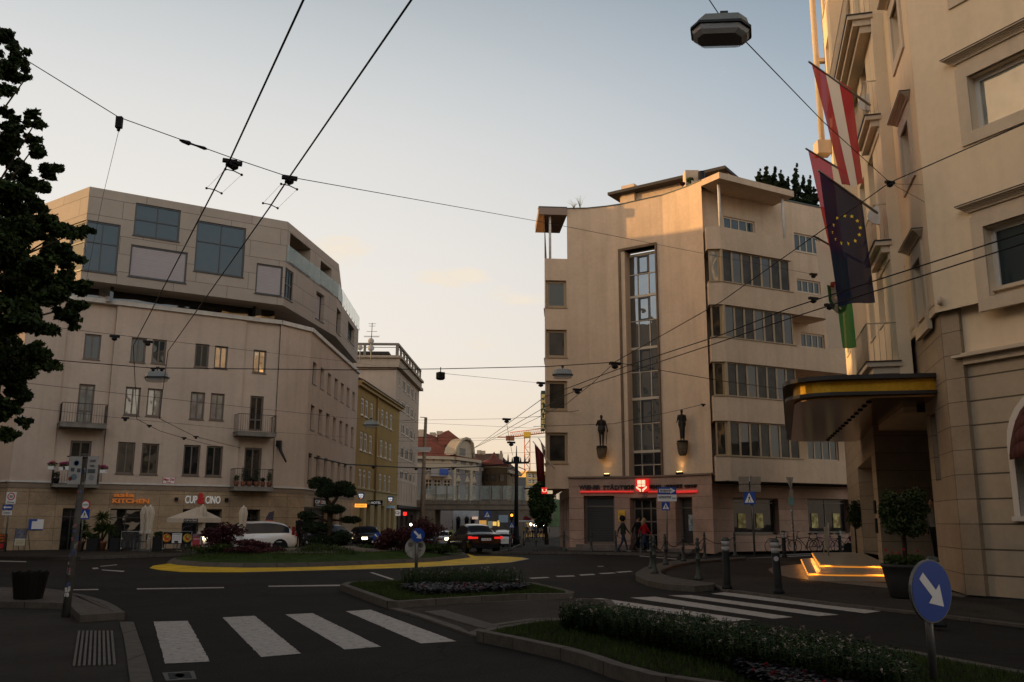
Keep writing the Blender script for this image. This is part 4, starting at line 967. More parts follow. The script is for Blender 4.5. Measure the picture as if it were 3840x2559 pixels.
# uplights on the cornice, real lamps
for i,(w_,x,y,l) in enumerate(((WGA,2274,1794,'under the left bronze figure'),(WGC,2541,1789,'under the right bronze figure'))):
    u,z=w_.hit(x,y,.3);z=ZC+.09;t=thing('uplight','small wall washer throwing warm light up the plaster '+l,'lamp',w_.P(u,z,.12),0,'uplights on the cornice')
    m=MB();w_.box(m,u-.16,u+.16,z,z+.12,.04,.26);ob('housing',m,BLK,t)
    m=MB();w_.box(m,u-.12,u+.12,z+.12,z+.15,.08,.22);ob('lens',m,mat('lens_glow',(1,.7,.3),emit=(1,.62,.2),es=6),t)
    l_=bpy.data.lights.new('uplight','SPOT');l_.energy=15;l_.color=(1,.55,.18);l_.spot_size=math.radians(100);l_.spot_blend=1;l_.shadow_soft_size=.06
    o=bpy.data.objects.new('uplight_lamp',l_);COL.objects.link(o);o.location=w_.P(u,z+.2,.16);o.rotation_euler=(-w_.N*.15+Vector((0,0,1))).to_track_quat('-Z','Y').to_euler();o.parent=t;o.location=w_.P(u,z+.2,.16)-t.location
# vertical hotel sign on the left edge
m=MB();a=vp(2045,1468,49.0);zt_,zb_=vp(2036,1466,49)[2],vp(2036,1612,49)[2]
s=thing('vertical_sign','tall green sign with gold IMLAUER letters on the left corner of the insurance building','shop sign',(1.7,49.2,zb_))
m.box((1.62,48.95,zb_),(1.84,49.9,zt_));ob('board',m,mat('sign_green',(.008,.055,.03),.4),s)
xl,xr=vp(2030,1540,48.95)[0],vp(2044,1540,48.95)[0];m=MB()
x0_,x1_=1.63,1.83
for k,ch in enumerate('IMLAUER'):
    hh=(zt_-zb_)/7.6;z=zt_-.15-(k+1)*hh;text(m,ch,(x0_,48.94,z),(1,0,0),(0,0,1),.2,hh*.8,0,.03,.02)
ob('lettering',m,mat('gold_letters',(.6,.42,.12),.4,emit=(.8,.6,.25),es=.15),s)
# flags on the street side
for i,(x0,x1,yt,yb,mm,l) in enumerate(((2005,2040,1662,1806,mat('flag_maroon',(.11,.012,.012),.8,noise=.15),'dark red hanging flag at the left corner of the insurance building'),(2026,2048,1650,1700,mat('flag_beige',(.32,.22,.18),.8),'pale rose flag just behind the dark red flag'))):
    m=MB();Yf=48.6+i*1.2;a=vp(x0,yt,Yf);b=vp(x1,yt+45,Yf);c=vp(x1+2,yb+(0 if i==0 else 40),Yf);d=vp(x0+10,yb,Yf)
    n=6
    for k in range(n):
        t0,t1=k/n,(k+1)/n;wv=lambda t:Vector((0,.06*math.sin(t*9),0))
        m.face([a.lerp(b,t0)+wv(t0),d.lerp(c,t0)+wv(t0)*1.5,d.lerp(c,t1)+wv(t1)*1.5,a.lerp(b,t1)+wv(t1)],0,smooth=True)
    t=thing('wall_flag',l,'flag',(c.x,Yf,c.z));o=ob('cloth',m,mm,t);o.modifiers.new('s','SOLIDIFY').thickness=.01
    p=MB();p.tube([a+Vector((-.1,0,.1)),b+Vector((.6,.3,-.75))],.025,6);ob('flag_pole',p,WHITEP,t)

# ---------------------------------------------------------------- hotel (right)
C0=Vector(gp(3622,2227,.12));ef=Vector((math.cos(math.radians(-62.75)),math.sin(math.radians(-62.75))));es=Vector((math.cos(math.radians(75.5)),math.sin(math.radians(75.5))))
HT=thing('hotel_building','cream hotel with stone base, golden entrance canopy and wall flags','building',(C0.x,C0.y,0))
HPL=mat('hotel_plaster',(.74,.60,.42),.9,noise=.05,nscale=.7,bump=.003,bscale=20,streak=.16)
HST=mat('hotel_stone',(.33,.255,.175),.6,noise=.12,nscale=1.6,bump=.002,bscale=30,brick=(30,.53,.008,.3,0,.10))
HAS=mat('hotel_ashlar',(.42,.335,.235),.8,noise=.08,nscale=1,bump=.003,bscale=20,brick=(60,.53,.018,.25,0,.04))
TRIM=mat('hotel_trim',(.56,.46,.34),.7,noise=.06,nscale=3,streak=.15)
WHF=mat('white_window_frame',(.62,.56,.48),.5)
HF=W(C0,C0+ef*13);HS=W(C0+es*30,C0)       # front, entrance side
S=lambda s:30-s
m=MB();HF.box(m,.0,.47,.1,6.34,-.4,.0)
hs=[(S(2.05),2.6,S(1.45),4.2)]
wall(m,HS,S(2.6),S(0),.1,6.34,hs,.5);HS.box(m,S(3.7),S(2.6),4.9,6.34,-.6,0)
m.face([HS.P(S(2.6),.1),HS.P(S(2.6),4.9),HS.P(S(2.6),4.9,-1.2),HS.P(S(2.6),.1,-1.2)])
ob('stone_pier',m,HST,HT)
m=MB();m.face([HS.P(S(2.05),2.6,-.45),HS.P(S(1.45),2.6,-.45),HS.P(S(1.45),4.2,-.45),HS.P(S(2.05),4.2,-.45)]);ob('niche_back',m,DARK,HT)
# ashlar ground floor right of the pier with arched window
ua,ra,zs,zb_=1.36+1.05,1.05,3.25,1.75
m=MB();NW=HF.off(-.12)
wall(m,NW,.47,ua-ra,.1,5.05,[],.2);wall(m,NW,ua+ra,13,.1,5.05,[],.2);wall(m,NW,ua-ra,ua+ra,.1,zb_,[],.2)
n=14
for k in range(n):
    a0,a1=math.pi-math.pi*k/n,math.pi-math.pi*(k+1)/n
    p0,p1=(ua+ra*math.cos(a0),zs+ra*math.sin(a0)),(ua+ra*math.cos(a1),zs+ra*math.sin(a1))
    m.face([NW.P(*p0),NW.P(*p1),NW.P(p1[0],5.05),NW.P(p0[0],5.05)],0,[p0,p1,(p1[0],5.05),(p0[0],5.05)])
ob('ashlar_wall',m,HAS,HT)
m=MB()
P=[NW.P(ua-ra,zb_),NW.P(ua-ra,zs)]+[NW.P(ua+ra*math.cos(math.pi-math.pi*k/n),zs+ra*math.sin(math.pi-math.pi*k/n)) for k in range(1,n)]+[NW.P(ua+ra,zs),NW.P(ua+ra,zb_)]
for i in range(len(P)-1): 
    a,b=P[i],P[i+1];m.face([a,b,b-NW.N*.35,a-NW.N*.35]);c=NW.P(ua,zs)
    q=lambda p,k:p+((p-c).normalized() if p.z>zs+.01 else (NW.E*(-1 if (p-c).dot(NW.E)<0 else 1)))*k
    m.face([a+NW.N*.03,b+NW.N*.03,q(b,.13)+NW.N*.03,q(a,.13)+NW.N*.03][::-1]);m.face([q(a,.13)+NW.N*.03,q(b,.13)+NW.N*.03,q(b,.13),q(a,.13)][::-1])
aw=ob('arched_window',m,WHF,HT)
m=MB();NW.box(m,ua-ra,ua+ra,zb_,zs+ra,-.34,-.3);ob('pane',m,GL,aw)
m=MB();NW.box(m,ua-ra-.15,ua+ra+.15,zb_-.1,zb_-.002,-.2,.1);ob('sill',m,WHF,aw)
m=MB()   # rounded awning
for k in range(n):
    a0,a1=math.pi-math.pi*k/n,math.pi-math.pi*(k+1)/n
    for j in range(5):
        t0,t1=j/5,(j+1)/5
        f=lambda a,t:NW.P(ua+(ra-.03)*math.cos(a)*(1-0*t),zs-.35*t*1+(ra-.03)*math.sin(a)*math.cos(t*math.pi/2)+.0,.02+.55*math.sin(t*math.pi/2)*max(.35,math.sin(a)))
        m.face([f(a0,t0),f(a1,t0),f(a1,t1),f(a0,t1)],0,smooth=True)
a0=ob('awning',m,mat('awning_maroon',(.10,.035,.03),.8,noise=.12,nscale=4),HT);a0.modifiers.new('s','SOLIDIFY').thickness=.02
# cornices of the base
m=MB()
HF.box(m,.47,13,5.05,5.2,-.3,.0);HF.box(m,.3,13,5.2,5.26,-.3,.16);HF.box(m,.47,13,6.35,6.5,-.3,.02);HF.box(m,-.1,13,6.5,6.58,-.4,.12);HF.box(m,.47,13,5.26,5.3,-.3,.06)
HS.box(m,S(3.7),S(-.1),6.342,6.5,-.3,.04);HS.box(m,S(3.7),S(-.12),6.502,6.585,-.3,.13)
ob('cornice',m,TRIM,HT)
m=MB();HF.box(m,.47,13,5.30,6.35,-.5,-.1);ob('frieze',m,HPL,HT)
# upper storeys
U0=Vector(gp(3503,1126,6.6));UF=W(U0,U0+ef*13);US=W(U0+es*40,U0);T=lambda s:40-s
def uhit(x,y): u,z=UF.hit(x,y);return u,z
w1=(uhit(3652,500)[0],uhit(3712,466)[1],uhit(3652,500)[0]+1.75,uhit(3686,262)[1])
w2=(w1[0],uhit(3775,1100)[1],w1[2],uhit(3752,832)[1])
print('hotel windows',w1,w2)
Z9=20
wf=[w1,w2,(w1[0]+3.6,w1[1],w1[2]+3.6,w1[3]),(w2[0]+3.6,w2[1],w2[2]+3.6,w2[3]),(w1[0],w1[1]+3.4,w1[2],w1[3]+3.4)]
m=MB();wall(m,UF,0,13,6.3,Z9,wf,.28)
J=US.hit(3421,1340)[0]                      # where the projecting part starts
sJ=T(J)
wz1,wz2=US.hit(3330,110),US.hit(3385,560)
wa=sJ*.30;wb=sJ*.62
ws=[(T(wb),w1[1],T(wa),w1[3]),(T(wb),w2[1],T(wa),w2[3]),(T(wb),w1[1]+3.4,T(wa),w1[3]+3.4)]
wall(m,US,J,40,6.3,Z9,ws,.28)
ob('upper_wall',m,HPL,HT)
def wtrim(w_,r,par,o=.05):
    t=.28;m=MB();u0,z0,u1,z1=r
    w_.box(m,u0-t,u0-.001,z0-t,z1+t,-.05,o);w_.box(m,u1+.001,u1+t,z0-t,z1+t,-.05,o);w_.box(m,u0,u1,z1,z1+t,-.05,o);w_.box(m,u0,u1,z0-t,z0-.001,-.05,o)
    w_.box(m,u0-t+.04,u1+t-.04,z1+t,z1+t+.12,-.05,o-.02)
    for k in range(6): w_.box(m,u0-t-.03-.03*k,u1+t+.03+.03*k,z1+t+.12+.025*k,z1+t+.145+.025*k,-.05,o+.03+.17*(k/5)**1.6)
    ob('surround',m,TRIM,par)
    m=MB();w_.box(m,u0-t-.2,u1+t+.2,z1+t+.27,z1+t+.29,-.05,o+.21);ob('drip_edge',m,IRON,par)
for i,r in enumerate(wf): f=win(UF,r,HT,WHF,[GLC,GLS,GLC,GLS,GLC][i],.26,1,(),.11,.05,.03);wtrim(UF,r,f)
for i,r in enumerate(ws): f=win(US,r,HT,WHF,[GLC,GLC,GLC][i],.26,1,(),.08,.05,.03);wtrim(US,r,f)
# projecting part P2 and further sunlit part P3
Jp=Vector(US.P(J,0)[:2]);PF2=W(Jp-US.n*-4,Jp);PF2=W(Jp+US.n*4,Jp)
k2=PF2.hit(3371,1340)[0];K=Vector(PF2.P(k2,0)[:2])
PS2=W(K+es*40,K);e3=PS2.hit(3262,1340)[0];s2=T(e3)
print('P2',Jp,K,s2)
m=MB()
wall(m,PF2,k2,4,4.4,24,[],.1)
p2w=[]
for zc in (7.2,10.4,13.6,16.8):
    for q in ((1.6,2.7),(3.6,4.7),(5.6,6.7)):
        if q[1]<s2-.2: p2w.append((T(q[1]),zc,T(q[0]),zc+1.9))
wall(m,PS2,e3,40,4.4,24,p2w,.3)
# far sunlit part, stands 0.45 m further out
K3=Vector(PS2.P(e3,0,.45)[:2]);PF3=W(K3,Vector(PS2.P(e3,0)[:2]));wall(m,PF3,0,PF3.L,4.75,24,[],.1)
PS3=W(K3+es*14,K3);e4=PS3.hit(3246,1340)[0];print('P3 len',14-e4)
L3=max(2.5,14-e4)
PS3=W(K3+es*L3,K3);p3w=[]
for zc in (7.2,10.4,13.6,16.8,20): 
    p3w.append((L3-1.9,zc,L3-.9,zc+1.9))
wall(m,PS3,0,L3,4.75,24,p3w,.3);m.face([PS3.P(0,4.75),PS3.P(L3,4.75),PS3.P(L3,4.75,-6),PS3.P(0,4.75,-6)]);m.face([PS2.P(e3,4.4),PS2.P(40,4.4),PS2.P(40,4.4,-4),PS2.P(e3,4.4,-4)]);
E4=K3+es*L3;WBk=W(tuple(E4+ef*8),tuple(E4));m.face([(*E4,4.75),(*(E4+ef*9),4.75),(*(E4+ef*9),24),(*E4,24)])
ob('side_wall',m,HPL,HT)
for r in p2w+p3w: win(PS2 if r in p2w else PS3,r,HT,WHF,GLC,.26,2,(),.08,.05,.04)
m=MB();m.face([(*p,24) for p in ccw([tuple(U0),tuple(UF.P(13,0)[:2]),(30,30),tuple(E4),tuple(K)])]);m.face([(*UF.P(13,0)[:2],0),(30,30,0),(30,30,24),(*UF.P(13,0)[:2],24)]);m.face([(30,30,0),(*(E4+ef*8),0),(*(E4+ef*8),24),(30,30,24)]);m.face([(*p,Z9-.01) for p in ccw([tuple(U0),tuple(UF.P(13,0)[:2]),(22,24),tuple(Jp)])]);ob('roof',m,ROOFD,HT)
# ledge / balcony slabs on the side
def slab(px1,py1,len_,out,nm='balcony',rail=True,z=None):
    z=z or PF2.hit(px1,py1)[1];m=MB();PS2.box(m,T(len_),40.05,z-.12,z,-.05,out);PS2.box(m,T(len_-.08),39.97,z-.3,z-.12,-.05,out-.14);PS2.box(m,T(len_-.16),39.9,z-.5,z-.3,-.05,out-.32)
    b=ob(nm,m,TRIM,HT)
    m=MB();PS2.box(m,T(len_+.03),40.08,z,z+.03,-.05,out+.03);ob('drip_edge',m,IRON,b)
    if rail:
        m=MB();P=[PS2.P(39.98,z+1.05,0),PS2.P(39.98,z+1.05,out-.06),PS2.P(T(len_-.06),z+1.05,out-.06)];m.tube(P,.02,6)
        for a,bb in ((P[0],P[1]),(P[1],P[2])):
            n=max(3,int((bb-a).length/.13))
            for k in range(n+1): p=a.lerp(bb,k/n);m.tube([p,p-Vector((0,0,1.03))],.008,4)
        ob('railing',m,TRIM,b)
    return z
ZL=slab(3305,48,6.5,.62)
slab(3308,0,2.2,.36,rail=True,z=PS2.hit(3262,528)[1]-.05);slab(0,0,2.2,.36,rail=True,z=PS2.hit(3300,965)[1]-.05);slab(0,0,2.6,.8,rail=True,z=5.75)
m=MB();a=PS3.P(.15,0,.3);m.tube([a+Vector((0,0,24)),a+Vector((0,0,15.2))],.11,8);m.cbox(a+Vector((0,0,15.0)),(.5,.5,.5));
for z in (22,18.5): m.cbox(a+Vector((.15,0,z)),(.35,.2,.15))
ob('downpipe',m,TRIM,HT)
# entrance porch: recessed stone wall, portal piers
pl2=Vector((11.12,27.5));pl1=Vector((14.0,36.6));EW=W(pl2,Vector((14.5,27.3)));EP=W(pl1,pl2)
m=MB();wall(m,EW,0,3.4,.1,4.9,[],.3);EPh=[(1.0,.45,EP.L-1.6,3.75)];wall(m,EP,-1,EP.L,.1,4.9,EPh,.9);wall(m,EP,-8,-1,.1,6,[],.1)
ob('porch_wall',m,HST,HT)
m=MB();EP.box(m,1.05,EP.L-1.65,.45,3.7,-.88,-.84);ob('entrance_glass',m,glass_mat('entrance_glass',(.03,.02,.012),.1,noise=.6),HT)
for i,(y,) in enumerate(((1900,),(1935,))): pass
m=MB();c=EP.P(EP.L-1.2,2.1,.03);EP.box(m,EP.L-1.45,EP.L-.95,1.9,2.3,.0,.05);EP.box(m,EP.L-1.45,EP.L-.95,1.3,1.75,.0,.05);ob('menu_box',m,BLK,HT)
# canopy
zc=4.55;ca=Vector((10.12,21.0));cb=Vector(gp(2980,1500,zc));cc=Vector(gp(2966,1656,zc));cd=Vector(gp(3205,1657,zc))
cv=[];d1=(cb-ca).normalized();d2=(cc-cb).normalized();r_=1.1
p0=cb-d1*r_;p1=cb+d2*r_
for k in range(9):
    t=k/8;cv.append((p0*(1-t)**2+cb*2*t*(1-t)+p1*t*t))
out_=[ca]+cv+[cc,cd]+[Vector((12.4,28))]
poly=[tuple(p) for p in out_]
CAN=thing('entrance_canopy','golden edged curved canopy over the lit hotel steps','canopy',(9,25,zc))
m=MB();m.prism(ccw(poly),zc,zc+.06);m2=inset(ccw(poly),.0)
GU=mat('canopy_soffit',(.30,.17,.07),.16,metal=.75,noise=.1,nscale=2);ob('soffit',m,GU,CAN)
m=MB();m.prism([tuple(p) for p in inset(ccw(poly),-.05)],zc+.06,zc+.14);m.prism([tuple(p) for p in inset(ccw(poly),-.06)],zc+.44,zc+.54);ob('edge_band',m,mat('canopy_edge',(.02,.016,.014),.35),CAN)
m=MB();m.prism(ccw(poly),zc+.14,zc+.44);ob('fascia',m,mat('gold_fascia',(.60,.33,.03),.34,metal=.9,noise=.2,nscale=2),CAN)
for k in range(14):
    t=.06+.88*k/13;c=ca.lerp(cb,.45).lerp(cd.lerp(cc,.45),t);m=MB();m.lathe((c.x,c.y,zc-.035),[(.05,0),(.075,.034)],10);ob('downlight',m,DARK,CAN)
# steps with light strips
PLm=mat('platform_stone',(.34,.29,.22),.35,noise=.1,nscale=3,coat=.2)
def gpp(L,z): return [Vector(gp(x,y,z)) for x,y in L]
STP=thing('entrance_steps','stone entrance platform with two low steps glowing with amber light strips','steps',(9.5,27,0))
A1=gpp(((3045,2072),(3075,2117),(3330,2122)),.45);top=[A1[0],A1[1],A1[1].lerp(A1[2],.35)+Vector((0,-.12)),A1[2],Vector((11.1,25.6)),Vector((13.6,34)),Vector((14.2,37))]
m=MB();m.prism(ccw([tuple(p) for p in top]),.27,.45);ob('platform',m,PLm,STP)
A2=gpp(((3004,2095),(3030,2148),(3300,2152)),.27);t2=[A2[0],A2[1],A2[1].lerp(A2[2],.35)+Vector((0,-.12)),A2[2]+(A2[2]-A2[1])*.25,Vector((11.3,25.4)),Vector((13.6,34)),Vector((14.2,37))]
m=MB();m.prism(ccw([tuple(p) for p in t2]),.06,.268);ob('step',m,PLm,STP)
AMB=mat('amber_strip',(1,.5,.1),emit=(1,.36,.04),es=.5)
for pp,z in ((top,.45),(t2,.268)):
    m=MB()
    for i in (0,1,2):
        a,b=Vector(pp[i]),Vector(pp[i+1]);d=(b-a).normalized();n_=Vector((d.y,-d.x));n_=-n_ if n_.dot(Vector((-1,-1)))<0 else n_
        f=[(*(a+n_*.012),z-.07),(*(b+n_*.012),z-.07),(*(b+n_*.012),z-.035),(*(a+n_*.012),z-.035)];m.face(f);m.face([(*(a+n_*.03),z-.028),(*(b+n_*.03),z-.028),(*b,z-.028),(*a,z-.028)])
    ob('light_strip',m,AMB,STP)
for a,b,z in ((top[0],top[1],.42),(top[1],top[3],.42),(t2[0],t2[1],.24),(t2[1],t2[3],.24)):
    l_=bpy.data.lights.new('step_light','AREA');l_.shape='RECTANGLE';a,b=Vector(a),Vector(b);d=b-a;l_.size=d.length;l_.size_y=.03;l_.energy=1.6*d.length;l_.color=(1,.42,.08)
    o=bpy.data.objects.new('step_light_lamp',l_);COL.objects.link(o);o.parent=STP;n_=Vector((d.y,-d.x)).normalized();n_=-n_ if n_.dot(Vector((-1,-1)))<0 else n_
    o.location=Vector((*(a+b)/2,z))+Vector((*n_*.05,0))-STP.location;dr=Vector((*n_*.5,-1));o.rotation_euler=Matrix((Vector((d.x,d.y,0)).normalized(),dr.cross(Vector((d.x,d.y,0))).normalized(),-dr.normalized())).transposed().to_euler()
# bracket on the cornice
m=MB();P_=[vp(*p) for p in ((3517,1142,19.6),(3585,1123,19.9),(3635,1137,20.0))];Q=[vp(*p) for p in ((3505,1140,19.5),(3560,1150,19.7))]
m.tube(P_,.02,6);m.tube([P_[0],vp(3590,1152,19.9)],.02,6);m.tube([vp(3522,1115,19.6),vp(3524,1142,19.6)],.05,8);solo('cornice_bracket',m,TRIM,'small pale metal bracket lying on the hotel cornice above the canopy','bracket')
# flag bracket plates and flags
def flag(name,label,tip,base,top,bot,stripes,Yt,Yb,emb=None,alpha=.88,sway=.1,plate_=None):
    """tip/base px of the pole, top=(l,r) px of the top edge, bot=(l,r) px"""
    t=thing(name,label,'flag',vp(*base,Yb),0,'flags on the hotel wall')
    p=MB();p.tube([vp(*tip,Yt),vp(*base,Yb)],[.025,.035],8);ob('flag_pole',p,STEEL,t)
    f=lambda x:Yt+(Yb-Yt)*(x-tip[0])/(base[0]-tip[0])
    TL,TR=vp(*top[0],f(top[0][0])),vp(*top[1],f(top[1][0]));BL,BR=vp(*bot[0],f(top[0][0])-.2),vp(*bot[1],f(top[1][0])-.1)
    nx,nz=12,16;mb=MB();nn=Vector((-.5,-.8,0)).normalized()
    def P(u,v):
        p=TL.lerp(TR,u).lerp(BL.lerp(BR,u),v);return p+nn*(sway*v*math.sin(u*7+v*3+tip[0]))
    for i in range(nx):
        for j in range(nz):
            u0,u1,v0,v1=i/nx,(i+1)/nx,j/nz,(j+1)/nz;mi=stripes(u0+.5/nx)
            mb.face([P(u0,v1),P(u1,v1),P(u1,v0),P(u0,v0)],mi,smooth=True)
    return t,mb,P,nn
def cloth(n,c,a=.93):
    if n in MATS:return MATS[n]
    m=bpy.data.materials.new(n);m.use_nodes=True;nt=m.node_tree;N=nt.nodes;L=nt.links;b=N['Principled BSDF'];b.inputs['Base Color'].default_value=(*c,1);b.inputs['Roughness'].default_value=.8
    tr=N.new('ShaderNodeBsdfTranslucent');tr.inputs['Color'].default_value=(*[min(1,x*1.3) for x in c],1);mx=N.new('ShaderNodeMixShader');mx.inputs[0].default_value=.42;tp=N.new('ShaderNodeBsdfTransparent');m2=N.new('ShaderNodeMixShader');m2.inputs[0].default_value=a
    L.new(b.outputs[0],mx.inputs[1]);L.new(tr.outputs[0],mx.inputs[2]);L.new(tp.outputs[0],m2.inputs[1]);L.new(mx.outputs[0],m2.inputs[2]);L.new(m2.outputs[0],N['Material Output'].inputs[0]);MATS[n]=m;return m
CR=cloth('cloth_red',(.42,.03,.045));CW=cloth('cloth_white',(.82,.76,.70),.98);CB=cloth('cloth_blue',(.005,.009,.045),.94);CG=cloth('cloth_green',(.02,.22,.05),.95)
def bplate(x,y,Y):
    m=MB();c=vp(x,y,Y);pts=[]
    for k in range(9): a=math.pi*.5+math.pi*k/8*1.0;pts.append((math.cos(a)*.30,math.sin(a)*.26+.1))
    pts+=[(0,-.45)]
    f=[(c+Vector((a*.9,-a*.4,b))) for a,b in pts];n=Vector((-.4,-.9,0)).normalized();m.face(f[::-1]);m.face([p-n*.06 for p in f])
    for i in range(len(f)): j=(i+1)%len(f);m.face([f[i],f[j],f[j]-n*.06,f[i]-n*.06])
    return m
t,mb,P,nn=flag('wall_flag','red and white Austrian flag hung vertically, highest on the hotel wall',(3033,232),(3262,395),((3043,240),(3193,333)),((3160,697),(3239,692)),lambda u:0 if u<.34 or u>.67 else 1,20.8,23.2)
ob('cloth',mb,[CR,CW],t);ob('wall_bracket',bplate(3262,395,23.3),WHITEP,t)
t,mb,P,nn=flag('wall_flag','red provincial flag with gold and black arms, half hidden by the blue flag',(3022,558),(3190,660),((3030,563),(3160,645)),((3113,935),(3190,990)),lambda u:0 if u<.7 else 1,23.2,25)
ob('cloth',mb,[cloth('cloth_red2',(.50,.02,.02)),CW],t)
def emblem(P,nn,par,u0,v0,du,dv,ms,pts,off=.025):
    m=MB();q=[P(u0+du*a,v0+dv*b)+nn*off for a,b in pts];m.face(q);ob('emblem',m,ms,par)
sh_=[(-.5,-.5),(.5,-.5),(.5,.1),(.35,.38),(0,.55),(-.35,.38),(-.5,.1)]
emblem(P,nn,t,.42,.50,.42,.26,mat('arms_gold',(.75,.5,.03),.6),sh_);emblem(P,nn,t,.53,.50,.2,.25,mat('arms_red',(.35,.04,.05),.6),sh_,.035)
for a,b in ((.3,.45),(.34,.55),(.29,.52)): emblem(P,nn,t,a,b,.07,.05,BLK,sh_,.04)
t,mb,P,nn=flag('wall_flag','dark blue European flag with a ring of twelve yellow stars',(3068,640),(3290,800),((3073,646),(3233,760)),((3141,1147),(3280,1133)),lambda u:0,20.6,22.8)
ob('cloth',mb,[CB],t);ob('wall_bracket',bplate(3298,820,22.9),WHITEP,t)
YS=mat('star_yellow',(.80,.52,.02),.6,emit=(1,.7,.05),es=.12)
for (x,y) in ((395,458),(455,438),(512,443),(555,478),(578,532),(570,587),(537,635),(480,657),(424,654),(376,620),(352,567),(363,510)):
    X,Y=2950+x/2.091,600+y/2.091;c=vp(X,Y,20.6+(X-3068-(Y-800)*.13)/222*2.2-.25);m=MB();pts=[]
    for k in range(10): a=math.pi/2+math.pi*k/5;r=.053 if k%2==0 else .022;pts.append(c+Vector((r*math.cos(a),0,r*math.sin(a))))
    m.face(pts);m.face([p+Vector((0,.015,0)) for p in pts][::-1])
    for i in range(10): j=(i+1)%10;m.face([pts[i],pts[i]+Vector((0,.015,0)),pts[j]+Vector((0,.015,0)),pts[j]])
    ob('star',m,YS,t)
t,mb,P,nn=flag('wall_flag','white and green flag with a green shield, hanging lowest behind the blue flag',(3050,885),(3230,985),((3056,900),(3175,960)),((3107,1310),(3212,1303)),lambda u:1 if u<.52 else 0,23,25)
ob('cloth',mb,[CG,CW],t)
emblem(P,nn,t,.52,.53,.62,.26,mat('arms_green',(.02,.13,.04),.6),sh_);emblem(P,nn,t,.52,.385,.42,.07,mat('arms_hat',(.4,.05,.05),.6),[(-.5,.4),(-.4,-.3),(0,-.6),(.4,-.3),(.5,.4)])
for a,b,s,w_ in ((.44,.47,.16,.04),(.50,.52,.2,.05),(.46,.58,.12,.04),(.56,.56,.06,.06),(.60,.50,.05,.05),(.58,.61,.1,.03)): emblem(P,nn,t,a,b,s,w_,WHITE,[(-.5,-.3),(.1,-.6),(.5,-.1),(.3,.5),(-.2,.2)],.035)

# ---------------------------------------------------------------- street in the background
d0=Vector(gp(1354,1423,13.0));d1=Vector(gp(1499,1519,13.0));print('D',d0,d1)
WDD=W(d0,d1)
D=thing('yellow_building','ochre three storey building with white framed windows between the two grey blocks','building',(*WDD.P(WDD.L/2,0)[:2],-.3))
YP=mat('ochre_plaster',(.34,.225,.085),.9,noise=.08,nscale=.5,streak=.2);YB=mat('pale_yellow_base',(.38,.29,.15),.9,noise=.1)
xs=(1356,1372,1391,1415,1432,1449,1466);rows=((WDD.hit(1354,1557)[1],WDD.hit(1354,1488)[1]),(WDD.hit(1346,1688)[1],WDD.hit(1346,1614)[1]),(WDD.hit(1343,1832)[1],WDD.hit(1343,1756)[1]))
wd_=[]
for x in xs:
    for a,b in rows:
        u=WDD.hit(x,1650)[0];wd_.append((u-.55,a,u+.55,b))
m=MB();wall(m,WDD,-1,WDD.L,4.2,12.6,wd_,.12);zt=12.6
m.face([WDD.P(-1,zt),WDD.P(WDD.L,zt),WDD.P(WDD.L,zt+3.2,-7),WDD.P(-1,zt+3.2,-7)]);WE_=W(WDD.P(WDD.L,0)[:2],WDD.P(WDD.L,0,-12)[:2])
m.face([WDD.P(-1,-1),WDD.P(-1,12.6),WDD.P(-1,12.6,-12),WDD.P(-1,-1,-12)]);m.face([WDD.P(WDD.L,-1),WDD.P(WDD.L,-1,-12),WDD.P(WDD.L,12.6,-12),WDD.P(WDD.L,12.6)])
ob('wall',m,YP,D)
gd=[(u,-.3,u+1.4,3.0) for u in (1.2,3.6,6.5,9.2,11.5,13.6) if u+1.4<WDD.L]
m=MB();wall(m,WDD,-1,WDD.L,-1,4.2,gd,.3);WDD.box(m,-1,WDD.L,4.15,4.3,-.1,.12);ob('base',m,YB,D)
m=MB();WDD.box(m,-1,WDD.L,-1,3.2,-.4,-.3);ob('shopfront',m,GLD,D)
m=MB();WDD.box(m,-1,WDD.L+.2,12.6,12.8,-.2,.5);WDD.box(m,-1,WDD.L+.2,12.35,12.6,-.2,.28);ob('cornice',m,mat('cornice_ochre',(.42,.30,.14),.8),D)
m=MB();m.face([WDD.P(-1,12.8,.55),WDD.P(WDD.L+.2,12.8,.55),WDD.P(WDD.L+.2,15.2,-5),WDD.P(-1,15.2,-5)]);o=ob('roof',m,ROOFD,D);o.modifiers.new('s','SOLIDIFY').thickness=.15
for r in wd_:
    f=win(WDD,r,D,WHF,GLB,.11,2,(.68,),.16,.09,.1)
m=MB();m.tube([WDD.P(WDD.hit(1407,1650)[0],12.5,.12),WDD.P(WDD.hit(1400,1900)[0],3,.12)],.09,6);ob('downpipe',m,mat('pipe_ochre',(.28,.17,.06)),D)
# tall pale block with the terrace frame
e0=Vector(d1.x,d1.y) if False else Vector((d1.x-.15,d1.y+.3))
e0=Vector(gp(1487,1380,16.8));e1=Vector(gp(1572,1467,16.8));print('E',e0,e1)
WEE=W(e0,e1);WEF=W((e0.x-13,e0.y-.2),tuple(e0))
E_=thing('tall_apartment_block','tall pale block with a railed roof terrace frame and satellite dishes','building',(*e0,-.5))
EP_=mat('pale_plaster',(.46,.36,.28),.9,noise=.06,nscale=.4,streak=.2)
we=[]
for (ya,yb) in ((1462,1418),(1542,1502),(1628,1588),(1720,1676),(1802,1765)):
    a,b=WEE.hit(1510,ya)[1],WEE.hit(1510,yb)[1]
    for k,(x,w_) in enumerate(((1493,.9),(1511,2.2),(1528,2.2),(1543,2.2),(1556,1.1))):
        u=WEE.hit(x,1650)[0];we.append((u-w_/2,a,u+w_/2,b,2 if w_>2 else 1))
m=MB();wall(m,WEE,0,WEE.L,3.2,16.8,[r[:4] for r in we],.12);
for k in range(9): pass
